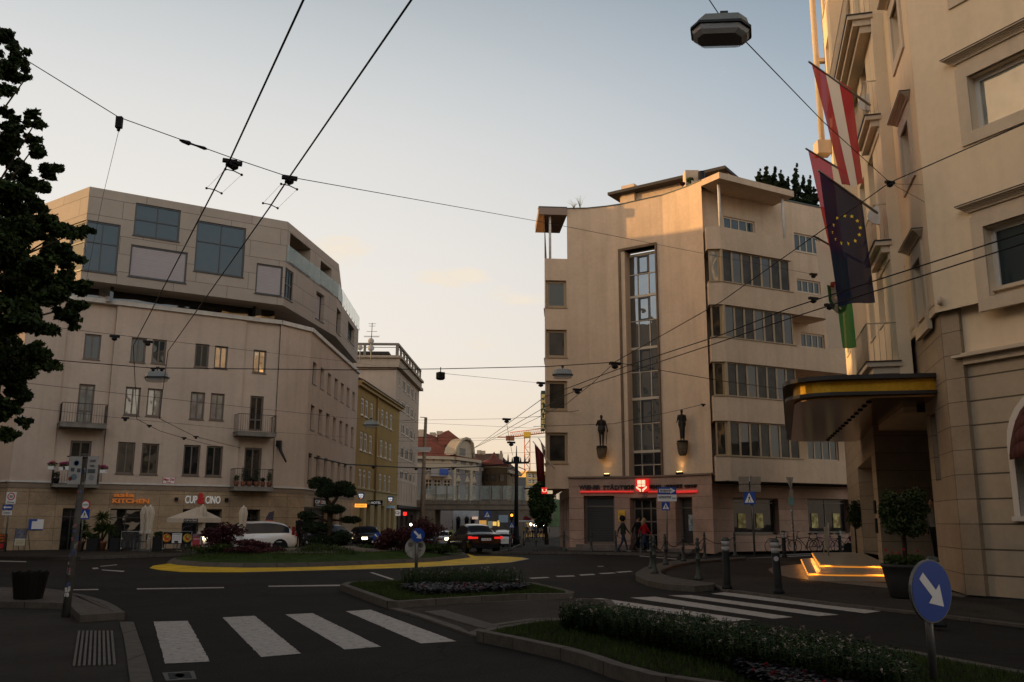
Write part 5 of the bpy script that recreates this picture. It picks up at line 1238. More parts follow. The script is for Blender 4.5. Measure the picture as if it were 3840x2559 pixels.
wall(m,WEF,0,WEF.L,3.2,16.8,[],.1);m.face([(*p,16.75) for p in ccw([tuple(WEF.A),tuple(e0),tuple(e1),(e1.x-13,e1.y)])]);m.face([(*e1,-1.4),(e1.x-13,e1.y,-1.4),(e1.x-13,e1.y,16.8),(*e1,16.8)])
ob('wall',m,EP_,E_)
m=MB();tl=[(WEE.L*(k+.25)/9,3.6,WEE.L*(k+.75)/9,5.6) for k in range(9)];
m2=MB();wall(m2,WEE.off(.05),0,WEE.L,3.2,6.0,tl,.2);ob('gallery',m2,EP_,E_)
m2=MB();WEE.box(m2,0,WEE.L,3.3,5.8,-.2,-.1);ob('gallery_glass',m2,GLB,E_)
m=MB();WEE.box(m,0,WEE.L,2.9,3.2,-.2,.6);ob('canopy',m,IRON,E_)
m=MB();wall(m,WEE,0,WEE.L,-1.4,2.9,[(1+k*3.4,-1,3.6+k*3.4,2.3) for k in range(int(WEE.L/3.5))],.3);WEE.box(m,0,WEE.L,-1.4,2.9,-.4,-.31,0);ob('shopfront',m,mat('shop_dark',(.06,.045,.035),.6,noise=.3),E_)
for r in we: win(WEE,r[:4],E_,WHF,GLB,.1,r[4],(),.13,.1,.08)
zc0,zc1=WEE.hit(1488,1378)[1],WEE.hit(1488,1345)[1]
m=MB()
for w_ in (WEE,WEF): w_.box(m,-.0,w_.L+.3,16.8,17.1,-.3,.45);w_.box(m,-.0,w_.L+.3,17.1,zc1,-.3,.25);w_.box(m,-.0,w_.L+.3,zc1,zc1+.25,-.3,.5)
ob('cornice',m,mat('cornice_pale',(.36,.29,.22),.8,streak=.3),E_)
zr_=WEE.hit(1492,1291)[1];m=MB()
for w_,n in ((WEE,8),(WEF,4)):
    w_.box(m,-.1,w_.L+.1,zr_-.22,zr_,-.05,.2)
    for k in range(n+1): u=w_.L*k/n;w_.box(m,u-.12,u+.12,zc1+.2,zr_-.2,-.03,.17)
    w_.box(m,0,w_.L,zc1+1.1,zc1+1.16,0,.04)
ob('terrace_frame',m,mat('terrace_steel',(.17,.15,.12),.6),E_)
m=MB();WEF.box(m,2,WEF.L-1.6,16.8,WEF.hit(1420,1318)[1],-9,-2.2);ob('roof_storey',m,EP_,E_)
m=MB();WEF.box(m,1,WEF.L-1.0,WEF.hit(1420,1318)[1],WEF.hit(1420,1308)[1],-9,-1.5);ob('roof_storey_roof',m,ROOFD,E_)
m=MB();r=WEF.rect(1365,1330,1396,1345,-2.2);WEF.box(m,r[0],r[2],r[1],r[3],-2.2,-2.1);ob('window',m,WHF,E_)
for i,(x,y,r,Y) in enumerate(((1391,1279,12,83),(1350,1304,11,83),(1391,1306,13,82.5))):
    c=vp(x,y,Y);R_=r/3353*Y;m=MB();m.lathe((c.x,c.y,c.z),[(.02,.16),(R_*.5,.12),(R_*.85,.04),(R_,0),(R_,-.02),(R_*.5,.09),(.02,.12)],16,0,(.15,-1,.25));m.tube([c,c+Vector((0,.3,-1.2))],.04,5)
    solo('satellite_dish',m,mat('dish',(.4,.37,.33),.6),('topmost round satellite dish under the antenna','left satellite dish low behind the terrace rail','satellite dish directly below the topmost one')[i],'satellite dish','satellite dishes on the tall block')
m=MB();a,b=vp(1393,1270,83),vp(1396,1212,83);m.tube([a,b],.035,6)
for t,l in ((.95,.35),(.8,.3),(.45,.5),(.15,.75),(.1,.7)):
    c=a.lerp(b,t);m.tube([c-Vector((l,0,0)),c+Vector((l,0,0))],.02,5)
solo('roof_antenna',m,IRON,'thin roof antenna with cross bars rising above the satellite dishes','antenna')
# bridge with glass noise screen
YB_=105;BR=W(vp(1530,1900,YB_)[:2],vp(2075,1900,YB_)[:2])
BG=thing('railway_bridge','concrete railway bridge with a glass noise screen crossing the street','bridge',(*BR.P(BR.L/2,0)[:2],-1.2))
z=lambda y:BR.hit(1800,y)[1]
m=MB();BR.box(m,0,BR.L,z(1912),z(1893),-9,0);BR.box(m,0,BR.L,z(1893),z(1889),-9,.12)
for k in range(14):
    u0,u1=BR.L*k/14,BR.L*(k+1)/14;BR.box(m,u0+.02,u1-.02,z(1889),z(1877),-.4,-.05)
ob('deck',m,CONC,BG)
u=lambda x:BR.hit(x,1900)[0]
m=MB();BR.box(m,0,u(1630),-1.6,z(1912),-9,-.1);ob('abutment',m,CONC,BG);m=MB();BR.box(m,u(1942),BR.L,z(1948),z(1912),-9,-.1);BR.box(m,u(1942),u(1962),-1.6,z(1948),-9,-.1);ob('abutment',m,CONC,BG)
m=MB()
for k in range(14): a,b=u(1554+k*41+3),u(1554+k*41+39);BR.box(m,a,b,z(1874),z(1822),-.15,-.12)
ob('glass_screen',m,mat('screen_glass',(.40,.45,.42),.08,alpha=.34),BG)
for k in range(14):
    m=MB();a=u(1552+k*41);BR.box(m,a-.07,a+.07,z(1893),z(1822),-.2,.05);ob('post',m,STEEL,BG)
# grey ornate house with red roof beyond the bridge
YF=128
def houseface(x0,x1,Y0,Y1): return W(vp(x0,1900,Y0)[:2],vp(x1,1900,Y1)[:2])
F1=houseface(1520,1698,122,124);F2=houseface(1698,1792,124,131)
GR_=mat('grey_blue_plaster',(.20,.185,.185),.9,noise=.08,nscale=.3,streak=.15);CRM=mat('cream_trim',(.42,.345,.25),.8,noise=.08,nscale=.6)
FB=thing('ornate_grey_house','grey blue ornate house with cream gable and steep red tiled roof','building',(*F1.P(F1.L/2,0)[:2],-1.3))
zf1=lambda y:F1.hit(1620,y)[1];zf2=lambda y:F2.hit(1740,y)[1]
ze=zf1(1712)
wf1=[];
for x in (1608,1640,1677):
    for a,b in ((1766,1738),(1838,1798),(1895,1872)): uu=F1.hit(x,1800)[0];wf1.append((uu-.5,zf1(a),uu+.5,zf1(b)))
wf2=[]
for x in (1718,1751,1777):
    for a,b in ((1778,1747),(1840,1808),(1898,1874)): uu=F2.hit(x,1800)[0];wf2.append((uu-.5,zf2(a),uu+.5,zf2(b)))
m=MB();wall(m,F1,0,F1.L,-1.4,ze,wf1,.15);wall(m,F2,0,F2.L,3.4,ze,wf2,.15)
ar=[];
wall(m,F2,0,F2.L,-1.4,3.4,[],.1)
Bk=Vector((F2.B.x+2,F2.B.y+14));m.face([(*F2.B,-1.4),(*Bk,-1.4),(*Bk,ze),(*F2.B,ze)])
ob('wall',m,GR_,FB)
for w_,L in ((F1,wf1),(F2,wf2)):
    for r in L:
        f=win(w_,r,FB,CRM,GLB,.12,2,(.65,),.1,.1,.1);m=MB();c=(r[0]+r[2])/2;P=[w_.P(r[0]-.25,r[3]+.05,.08),w_.P(r[2]+.25,r[3]+.05,.08),w_.P(c+.25,r[3]+.7,.08),w_.P(c,r[3]+.95,.08),w_.P(c-.25,r[3]+.7,.08)];m.face(P);m.face([p-w_.N*.08 for p in P][::-1])
        for i in range(5): j=(i+1)%5;m.face([P[i],P[i]-w_.N*.08,P[j]-w_.N*.08,P[j]])
        ob('pediment',m,CRM,f)
m=MB()
for w_ in (F1,F2): w_.box(m,0,w_.L,ze-1.6,ze-.9,-.1,.12);w_.box(m,0,w_.L,ze-.4,ze,-.2,.5)
for xx,w_ in ((1702,F2),(1765,F2)): uu=w_.hit(xx,1800)[0];w_.box(m,max(0,uu-.35),uu+.35,3.4,ze-1.6,-.05,.15)
ob('cornice',m,CRM,FB)
m=MB();b1,b2,b3=F1.P(0,ze,.5),F1.P(F1.L,ze,.5),F2.P(F2.L,ze,.5)
r1,r2,r3=vp(1520,1612,132),vp(1650,1640,132),vp(1700,1660,134);m.face([b1,b2,vp(1655,1645,130),vp(1560,1612,130),vp(1500,1612,130)]);m.face([b2,b3,vp(1790,1722,136),vp(1740,1690,136),vp(1655,1645,130)])
a1=[vp(x,y,Y) for x,y,Y in ((1640,1670,127),(1646,1632,129),(1682,1614,131),(1726,1648,129),(1712,1668,127))];m.face(a1);m.face([a1[1],vp(1600,1640,136),vp(1682,1614,136),a1[2]])
ob('roof',m,ROOFR,FB)
for x,y0,y1,Y in ((1580,1625,1611,128),(1648,1634,1617,130),(1622,1632,1622,130)):
    m=MB();a,b=vp(x-11,y0,Y),vp(x+11,y1,Y);m.box((a.x,Y,a.z-.5),(b.x,Y+.8,b.z));ob('chimney',m,CRM,FB)
gx=F2.off(.3);m=MB();GP=[(1700,1706),(1706,1680),(1716,1664),(1728,1650),(1742,1645),(1756,1650),(1766,1664),(1769,1690),(1771,1719)]
Pf=[gx.P(*gx.hit(x,y)) for x,y in GP];m.face([Pf[0]]+[Pf[-1]]+Pf[1:-1][::-1] if False else Pf[::-1]);Pb=[p-gx.N*1.5 for p in Pf];m.face(Pb)
for i in range(len(Pf)): j=(i+1)%len(Pf);m.face([Pf[i],Pb[i],Pb[j],Pf[j]])
gb_=ob('gable',m,CRM,FB)
m=MB();r=gx.rect(1725,1680,1747,1710,.06)
for k in range(3): gx.box(m,r[0]+(r[2]-r[0])*(k+.1)/3,r[0]+(r[2]-r[0])*(k+.85)/3,r[1],r[3],.02,.06)
ob('gable_window',m,GLB,gb_)
m=MB();P=[p+gx.N*.25 for p in Pf];m.tube(P,.22,6);ob('gable_moulding',m,CRM,gb_)
for x,yb in ((1642,1783),(1655,1850)):
    uu,z_=F1.hit(x,yb);m=MB();F1.box(m,uu-1.2,uu+1.2,z_-.2,z_,-.1,1.1);F1.box(m,uu-1.2,uu+1.2,z_,z_+.9,1.0,1.05);ob('balcony',m,mat('balcony_grey',(.28,.26,.25)),FB)
m=MB();uu,z_=F1.hit(1658,1775);F1.box(m,uu-.6,uu+.6,z_-.3,z_+.5,1.12,1.2);solo('blue_cloth',m,BLUE,'blue cloth hung over a balcony of the ornate grey house','cloth')
# arcade and shops seen under the bridge
AR=thing('arcade_shops','white arched arcade and warm lit shop windows seen under the bridge','building',(*vp(1800,2000,117)[:2],-1.3))
AW=houseface(1700,1795,117,118);m=MB();za=lambda y:AW.hit(1740,y)[1];wall(m,AW,0,AW.L,-1.4,4.2,[(AW.hit(x-7,2000)[0],-1.2,AW.hit(x+9,2000)[0],za(1952)) for x in (1717,1749,1771)],.4);ob('wall',m,mat('arcade_white',(.36,.38,.40),.8,noise=.15),AR)
for x in (1717,1749,1771):
    c0,c1=AW.hit(x-8,1952),AW.hit(x+10,1952);cc_=(c0[0]+c1[0])/2;rr_=(c1[0]-c0[0])/2;m=MB();P=[AW.P(cc_+rr_*math.cos(math.pi*k/10),c0[1]+rr_*1.6*math.sin(math.pi*k/10),.05) for k in range(11)];m.face(P);ob('arch',m,GLB,AR)
m=MB();AW.box(m,0,AW.L,-1.2,za(1950),-.5,-.41);ob('arcade_glass',m,GLB,AR)
SW_=houseface(1795,1965,118,120);m=MB();zq=lambda y:SW_.hit(1880,y)[1];wall(m,SW_,0,SW_.L,-1.4,4.2,[],.1);ob('shop_wall',m,mat('shop_wall_dark',(.07,.065,.06),.8,noise=.3,nscale=.8),AR)
for x0,x1,y0,y1,mm in ((1786,1826,1952,1975,mat('warm_window',(.4,.2,.05),emit=(1,.5,.12),es=.5,noise=.5,nscale=2)),(1848,1862,1957,1972,mat('warm_window2',(.6,.4,.1),emit=(1,.62,.15),es=.9)),(1829,1846,1955,1980,mat('grey_window',(.2,.22,.18),emit=(.6,.7,.6),es=.15)),(1870,1905,1932,1960,mat('blue_window',(.08,.1,.12),emit=(.4,.5,.6),es=.12)),(1866,1873,1953,1974,MATS['warm_window2'] if 'warm_window2' in MATS else WHITE)):
    r=SW_.rect(max(x0,1797),y0,x1,y1,.05);m=MB();SW_.box(m,r[0],r[2],r[1],r[3],.02,.06);ob('shop_window',m,mm,AR)
m=MB();r=AW.rect(1770,1938,1792,1948,.3);AW.box(m,r[0],r[2],r[1],r[3],.25,.35);ob('shop_sign',m,mat('pink_sign',(.7,.5,.4),emit=(1,.7,.5),es=.4),AR)
# brown ornate house with onion dome
G1=houseface(1788,1880,134,136);G2=houseface(1880,1945,136,150)
GBN=mat('brown_plaster',(.17,.125,.08),.9,noise=.12,nscale=.4,streak=.2)
GB_=thing('domed_house','brown ornate house with a dark red onion dome over its bay','building',(*G1.P(5,0)[:2],-1.3))
zg=lambda y:G1.hit(1830,y)[1];zge=zg(1755)
wg=[];
for x in (1807,1845,1862):
    for a,b in ((1806,1782),(1850,1830)): uu=G1.hit(x,1800)[0];wg.append((uu-.6,zg(a),uu+.6,zg(b)))
wg2=[]
for x in (1893,1906,1920,1934):
    for a,b in ((1806,1785),(1852,1830)): uu=G2.hit(x,1800)[0];wg2.append((uu-.6,zg(a),uu+.6,zg(b)))
m=MB();wall(m,G1,0,G1.L,-1.4,zge,wg,.2);wall(m,G2,0,G2.L,-1.4,zge,wg2,.2);ob('wall',m,GBN,GB_)
for w_,L in ((G1,wg),(G2,wg2)):
    for r in L: win(w_,r,GB_,mat('tan_frame',(.33,.27,.19)),GLB,.15,2,(.6,),.14,.1,.12)
m=MB();G1.box(m,0,G1.L,zge-.5,zge,-.2,.5);G2.box(m,0,G2.L,zge-.5,zge,-.2,.5);G1.box(m,0,G1.L,zg(1808)-.6,zg(1808)-.3,-.1,.25);ob('cornice',m,mat('tan_frame',(.33,.27,.19)),GB_)
m=MB();m.face([G1.P(0,zge,.5),G1.P(G1.L,zge,.5),vp(1870,1702,142),vp(1768,1702,142)]);m.face([G1.P(G1.L,zge,.5),G2.P(G2.L,zge,.5),vp(1925,1765,156),vp(1885,1745,146),vp(1870,1702,142)]);ob('roof',m,mat('brown_roof',(.085,.045,.03),.8,noise=.25,nscale=1),GB_)
bx=G1.hit(1850,1800)[0];c=G1.P(bx,0,.2)
m=MB();m.lathe((c.x,c.y,0),[(2.0,3),(2.0,zg(1757)),(2.15,zg(1757)),(2.15,zg(1752))],12);by=ob('bay',m,GBN,GB_)
for k in (-1,0,1):
    for a,b in ((1806,1783),(1848,1826)): m=MB();a_=-math.pi/2+k*.62;q=c+Vector((2.03*math.cos(a_),2.03*math.sin(a_),0));m.cbox((q.x,q.y,(zg(a)+zg(b))/2),(.75,.12,zg(b)-zg(a)),0,a_+math.pi/2);ob('window',m,GLB,by)
m=MB();zz=[zg(y) for y in (1752,1738,1724,1716,1706,1694)];m.lathe((c.x,c.y,0),[(2.1,zz[0]),(2.45,(zz[0]+zz[1])/2),(2.3,zz[1]),(1.2,zz[2]),(.5,zz[3]),(.3,zz[4]),(.02,zz[5])],14);ob('onion_dome',m,mat('dome_red',(.15,.045,.03),.6,noise=.2),GB_)
m=MB();a,b=vp(1871,1755,139),vp(1886,1688,139);m.box((a.x,139,a.z),(b.x,143,b.z-.6));m.cbox(((a.x+b.x)/2,141,b.z-.4),(.35,3.4,.6));ob('fire_wall',m,mat('tan_frame',(.33,.27,.19)),GB_)
for x,y in ((1797,1692),(1812,1694)):
    m=MB();a=vp(x,y,142);m.cbox((a.x,a.y,a.z-.8),(.7,.9,1.8));ob('chimney',m,CRM,GB_)
# small sunlit yellow house in the gap, and dark block beside it
HB=thing('small_yellow_house','small sunlit yellow house with arch at the end of the street gap','building',vp(2005,1900,170))
H1=houseface(1972,2048,170,172);zh=lambda y:H1.hit(2010,y)[1];wh=[(H1.hit(x,1800)[0]-.8,zh(y+8),H1.hit(x,1800)[0]+.8,zh(y-8)) for x in (1994,2010,2026) for y in (1785,1806,1830)]
m=MB();wall(m,H1,0,H1.L,-1.4,zh(1772),wh,.2);H1.box(m,0,H1.L,zh(1772),zh(1768),-6,.6);m.face([H1.P(0,-1.4),H1.P(0,zh(1772)),H1.P(0,zh(1772),-8),H1.P(0,-1.4,-8)]);ob('wall',m,mat('yellow_sunlit',(.62,.40,.14),.8,noise=.1),HB)
for r in wh: win(H1,r,HB,WHF,GLB,.18,2,(.5,),.15,.15)
m=MB();a=vp(1942,1790,160);m.box((a.x,160,-1.4),(vp(1972,1800,160).x,170,a.z));solo('dark_block',m,mat('blue_grey_block',(.09,.10,.105),.8,noise=.1),'low dark blue grey block between the domed house and the yellow house','building')
# tower crane
CRN=mat('crane_orange',(.60,.16,.04),.6);c=vp(1977,1800,250);cz=vp(1977,1625,250).z;CT=thing('tower_crane','orange tower crane with its jib pointing right beyond the rooftops','crane',(c.x,250,-1))
m=MB();w_=.75
for dx in (-w_,w_):
    for dy in (-w_,w_): m.tube([(c.x+dx,250+dy,-1),(c.x+dx,250+dy,cz)],.11,4)
zz=10;sg_=1
while zz<cz-2:
    m.tube([(c.x-w_*sg_,249.2,zz),(c.x+w_*sg_,249.2,zz+2)],.08,4);m.tube([(c.x-w_,249.2,zz),(c.x+w_,249.2,zz)],.06,4);zz+=2;sg_=-sg_
ob('mast',m,CRN,CT)
m=MB();a,b=vp(1912,1640,250),vp(2110,1616,250);
for dz,dy in ((0,-.6),(0,.6),(1.3,0)): m.tube([a+Vector((0,dy,dz)),b+Vector((0,dy,dz))],.1,4)
n=30
for k in range(n): p,q=a.lerp(b,k/n),a.lerp(b,(k+1)/n);m.tube([p+Vector((0,-.6,0)),(p+q)/2+Vector((0,0,1.3)),q+Vector((0,-.6,0))],.07,4)
ob('jib',m,CRN,CT);m=MB();m.cbox(vp(1913,1644,250),(2.4,1.4,1.3));ob('counterweight',m,mat('crane_grey',(.25,.1,.05)),CT);m=MB();m.cbox((c.x,250,cz-.5),(1.9,1.9,1.6));ob('slewing_unit',m,YEL,CT);m=MB();p=vp(1906,1640,250);m.cbox((p.x-1.5,250,p.z),(3,.8,.25));ob('counter_jib',m,CRN,CT)
# concrete mast with street lamp left of the bridge
m=MB();a,b=vp(1584,1895,100),vp(1597,1566,100);m.tube([Vector((a.x-.1,100,-1.2)),b],[.27,.17],8);t=thing('lamp_mast','tall concrete mast carrying a street lamp in front of the red roofed house','lamp post',(a.x,100,-1.2));ob('mast',m,mat('mast_concrete',(.22,.16,.11),.9,noise=.15),t)
m=MB();p=vp(1582,1684,100);m.cbox(p,(2.0,.5,.35));m.cbox(p-Vector((0,0,.25)),(1.8,.44,.2),1);ob('lamp_head',m,[mat('lamp_grey',(.42,.40,.37),.5),mat('lamp_glass',(.55,.5,.42),.2)],t)
m=MB();m.tube([vp(1575,1565,100),vp(1600,1567,100)],.04,4);ob('cross_arm',m,IRON,t)
# far green hill behind the gap
m=MB()
for i in range(24):
    x0=-60+i*14;h=lambda x:14+5*math.sin(x*.03)+3*math.sin(x*.11)
    m.face([(x0,620,-2),(x0+14,620,-2),(x0+14,620+10,h(x0+14)),(x0,620+10,h(x0))],0,smooth=True);m.face([(x0,630,h(x0)),(x0+14,630,h(x0+14)),(x0+14,720,-2),(x0,720,-2)])
struct('hills',m,mat('hill_green',(.05,.075,.04),.9,noise=.3,nscale=.1))
# unseen houses added off-frame, their heights and lengths set to shade the square
SQ=[('unseen mauve house added for shade outside the left edge, nearest the viewer',(-34,-14),(-34,12),24),('unseen mauve house added for shade outside the left edge, second along the square',(-36,12.2),(-36,37.5),24),('low unseen mauve house added for shade beside the corner block',(-40,38),(-40,50),11.2),
('tall unseen mauve house added for shade behind the viewer, left of the crossing',(2,-16),(-33,-16),19),('tall unseen mauve house added for shade behind the viewer, right of the crossing',(32,-18),(3,-18),21)]
for l,b_,a_,h in SQ:
    w_=W(b_,a_);L_=w_.L;t=thing('shading_house',l,'building',(*w_.P(L_/2,0)[:2],0),0,'unseen houses added to shade the square')
    ws_=[(1.5+k*3,z_,2.6+k*3,z_+1.7) for k in range(int((L_-2)/3)) for z_ in [q for q in (1,4.4,7.6,10.8,14,17.2) if q+1.7<h-.4]]
    m=MB();wall(m,w_,0,L_,0,h,ws_,.2);c4=[w_.P(0,0),w_.P(L_,0),w_.P(L_,0,-12),w_.P(0,0,-12)]
    for i in (1,2,3): p,q=c4[i],c4[(i+1)%4];m.face([p,q,q+Vector((0,0,h)),p+Vector((0,0,h))])
    m.face([p+Vector((0,0,h)) for p in c4]);ob('wall',m,PLAST,t)
    for r in ws_: win(w_,r,t,WHF,GL,.18,2,(),.08,.06)

# ---------------------------------------------------------------- people and bronze figures
def remesh(mb,vox,mats,name,fn,smooth=2):
    me=mb.mesh('tmp',mats[0]);o=bpy.data.objects.new('tmp',me);COL.objects.link(o)
    r=o.modifiers.new('r','REMESH');r.mode='VOXEL';r.voxel_size=vox;r.use_smooth_shade=True
    s=o.modifiers.new('s','SMOOTH');s.factor=.5;s.iterations=smooth
    dg=bpy.context.evaluated_depsgraph_get();m2=bpy.data.meshes.new_from_object(o.evaluated_get(dg));bpy.data.objects.remove(o);bpy.data.meshes.remove(me)
    m2.name=name;m2.materials.clear()
    for m in mats:m2.materials.append(m)
    for p in m2.polygons: p.material_index=fn(p.center);p.use_smooth=True
    return m2
SKIN=mat('skin',(.35,.20,.14),.6);HAIRD=mat('hair_dark',(.012,.009,.008),.8,bump=.01,bscale=60);HAIRB=mat('hair_blond',(.30,.20,.10),.8)
def limb(m,a,b,ra,rb,n=10): m.tube([a,Vector(a).lerp(Vector(b),.5),b],[ra,(ra+rb)/2,rb],n);m.ball(a,ra,n=n);m.ball(b,rb,n=n)
def person(label,x,y,z,rz,h=1.72,top=(.05,.05,.06),legs=(.03,.035,.05),shoes=(.02,.02,.02),hair='short',hc=None,pose='walk',coat=0,group=None,arms=None,vox=.016,skin=None,bag=None):
    t=thing('person',label,'person',(x,y,z),rz,group);k=h/1.75;m=MB()
    # faces +Y
    st=.30 if pose=='walk' else .03
    hip=.92;sh=1.43
    for s,f in ((-1,1),(1,-1)):
        ang=math.asin(st/.9)*f if pose=='walk' else .03*f
        hp=Vector((.09*s,0,hip));kn=hp+Vector((0.0,math.sin(ang)*.44+(.06 if f<0 and pose=='walk' else 0),-math.cos(ang)*.44));
        an=kn+Vector((0,math.sin(ang*(1.5 if f<0 else .7))*.42,-math.cos(ang*(1.5 if f<0 else .7))*.41));an.z=max(an.z,.09)
        limb(m,hp,kn,.088,.058);limb(m,kn,an,.058,.040)
        lift=.0 if f>0 or pose!='walk' else .02
        m.tube([an+Vector((0,-.055,-.035+lift)),an+Vector((0,.06,-.05)),an+Vector((0,.17,-.055-lift))],[.042,.045,.028],8);m.ball(an+Vector((0,.17,-.055-lift)),(.036,.04,.026))
    tr=[(0,0,.86),(0,0,.97),(0,0,1.12),(0,.01,1.27),(0,0,1.40),(0,0,1.47)]
    b=len(m.v);m.lathe((0,0,0),[(.10,.84),(.155,.90),(.15,1.0),(.135,1.1),(.155,1.25),(.175,1.36),(.14,1.44),(.06,1.49)],14,sx=1.08,sy=.72)
    m.tube([(0,0,1.44),(0,.01,1.58)],[.06,.052],10)
    m.ball((0,.02,1.645),(.074,.095,.11),n=14,m=10);m.ball((0,.105,1.62),(.014,.022,.02));m.ball((0,.055,1.565),(.045,.045,.03))
    for s in (-1,1): m.ball((.077*s,.0,1.635),(.012,.02,.03))
    for s in (-1,1):
        S0=Vector((.185*s,0,1.41));a=(arms or {}).get(s)
        if a: E0,H0=Vector(a[0]),Vector(a[1])
        else:
            sw=(-.16 if s<0 else .16)*(1 if pose=='walk' else .1);E0=S0+Vector((.035*s,sw-.02,-.29));H0=E0+Vector((-.01*s,sw*.8+.07,-.25))
        limb(m,S0,E0,.055,.043);limb(m,E0,H0,.043,.028)
        d=(H0-E0).normalized();side=Vector((0,1,0)) if abs(d.y)<.7 else Vector((0,0,1));sd2=d.cross(Vector((s,0,0))).normalized() if d.cross(Vector((s,0,0))).length>.1 else side
        m.ball(H0+d*.045,(.032,.036,.045))
        for q in range(4):
            o=H0+d*.07+sd2*(.027-.018*q);l=(.065,.075,.07,.055)[q];m.tube([o,o+d*l*.55,o+d*l+Vector((-.015*s,0,0))],[.0105,.010,.008],6)
        m.tube([H0+d*.02+sd2*.03,H0+d*.07+sd2*.055+Vector((-.01*s,0,0))],[.012,.009],6)
    if coat: m.lathe((0,0,0),[(.17+.03*coat,1.0-.3*coat),(.165,1.05),(.165,1.2),(.18,1.36)],14,sx=1.1,sy=.8)
    m.v=[(a*k,b*k,c*k) for a,b,c in m.v]
    lo=(1.0-.28*coat)*k
    def fn(c):
        if c.z<.075*k: return 2
        if c.z>1.49*k: return 3
        if math.hypot(c.x,c.y)>.0 and abs(c.x)>.19*k and c.z<.93*k: return 3
        if a_hand(c): return 3
        return 0 if c.z>lo else 1
    hands=[]
    def a_hand(c):
        for s in (-1,1):
            a=(arms or {}).get(s)
            if a and (c-Vector(a[1])*k).length<.11: return True
        return False
    key=lambda n,c:mat(n+'_%02x%02x%02x'%tuple(int(min(1,v)*255) for v in c),c,.85,noise=.15,nscale=9)
    mats=[key('cloth',top),key('trousers',legs),key('shoe',shoes),skin or SKIN]
    ob('body',remesh(m,vox*k,mats,'body',fn),None,t,local=True)
    hm=MB()
    if hair=='afro':
        for _ in range(60):
            a=Vector((R.gauss(0,1),R.gauss(0,1),R.gauss(0,1))).normalized();hm.ball((a.x*.11*k,(-.02+a.y*.11)*k,(1.70+a.z*.12)*k),.055*k,n=6,m=4)
        hm.ball((0,-.02*k,1.70*k),.14*k,n=12,m=8)
    elif hair=='long':
        hm.ball((0,-.01*k,1.67*k),(.09*k,.10*k,.11*k),n=12,m=8);hm.tube([(0,-.06*k,1.66*k),(0,-.09*k,1.52*k),(0,-.11*k,1.36*k)],[.085*k,.095*k,.05*k],10)
    else: hm.ball((0,-.008*k,1.68*k),(.081*k,.098*k,.092*k),n=12,m=8)
    ob('hair',hm,hc or HAIRD,t,local=True)
    if bag:
        bm=MB();bm.cbox((-.19*k,-.12*k,1.0*k),(.12,.3,.3));bm.tube([(-.2*k,-.1*k,1.15*k),(-.1*k,.02*k,1.47*k),(.1*k,-.02*k,1.44*k)],.015,5);ob('bag',bm,bag,t,local=True)
    return t
def onpx(x,yfeet,z): return gp(x,yfeet,z)
x,y=onpx(2338,2071,.13);person('woman with a large dark afro walking right past the left notice, dark jacket and jeans',x,y,.13,math.radians(-80),1.72,(.025,.028,.022),(.03,.04,.075),(.45,.43,.4),'afro',coat=.3)
x,y=onpx(2418,2070,.13);person('blond person in a red jacket and jeans walking right in front of the bank door',x,y,.13,math.radians(-75),1.68,(.30,.012,.015),(.03,.045,.09),(.5,.48,.45),'long',HAIRB,coat=.3)
x,y=onpx(2393,2067,.13);person('person all in black walking just left of the red jacket',x,y,.13,math.radians(-70),1.76,(.010,.010,.012),(.01,.01,.012))
x,y=onpx(2436,2066,.13);person('person in dark clothes walking just right of the red jacket',x,y,.13,math.radians(-85),1.74,(.015,.013,.013),(.012,.012,.014))
x,y=gp(1120,2058,.14);y=47.6;x=vp(1120,2000,y)[0];person('man in black standing behind the white car beside the pine',x,y,.14,math.radians(60),1.80,(.012,.012,.014),(.012,.012,.014),pose='stand')
x=vp(1140,2000,47.9)[0];person('man with a pale strap across his dark back, beside the topiary pine',x,47.9,.14,math.radians(10),1.78,(.03,.026,.026),(.035,.032,.03),pose='stand',bag=mat('bag_strap',(.30,.16,.12)))
x,y=gp(3292,2092,.45);person('doorman in grey shirt and dark trousers standing between the hotel portal piers',x-.15,26.6,.45,math.radians(100),1.84,(.10,.10,.10),(.008,.008,.01),(.006,.006,.006),pose='stand',vox=.012)
cols=[(.5,.5,.48),(.04,.04,.05),(.02,.02,.02),(.28,.28,.27),(.05,.05,.06),(.02,.02,.025),(.12,.10,.09),(.03,.03,.03),(.35,.25,.2)]
lb=['yellow vested person far down the bank pavement','person in black far left in the street crowd','person in pale pink top in the far street crowd','person in light shirt, middle of the far street crowd','person in dark blue in the far street crowd','person in black coat right of the light shirt, far crowd','person with pale backpack at the right of the far crowd','tall dark person at the right end of the far crowd','dark person close to the bank wall, far crowd']
for i,(xx,Y) in enumerate(((1962,108),(1975,104),(1986,106),(1997,108),(2007,103),(2018,106),(2029,100),(2041,98),(2052,96))):
    p=vp(xx,2000,Y);person(lb[i],p.x,Y,.13+gz2(Y)+.002,math.radians([180,0,20,-15,0,180,5,0,160][i]),[1.6,1.7,1.66,1.75,1.72,1.7,1.78,1.82,1.7][i],([(.55,.5,.05),(.02,.02,.02),(.5,.33,.3),(.4,.4,.4),(.03,.04,.08),(.015,.015,.015),(.10,.10,.1),(.02,.02,.02),(.03,.03,.03)])[i],(.02,.02,.03),group='far street crowd',vox=.035)
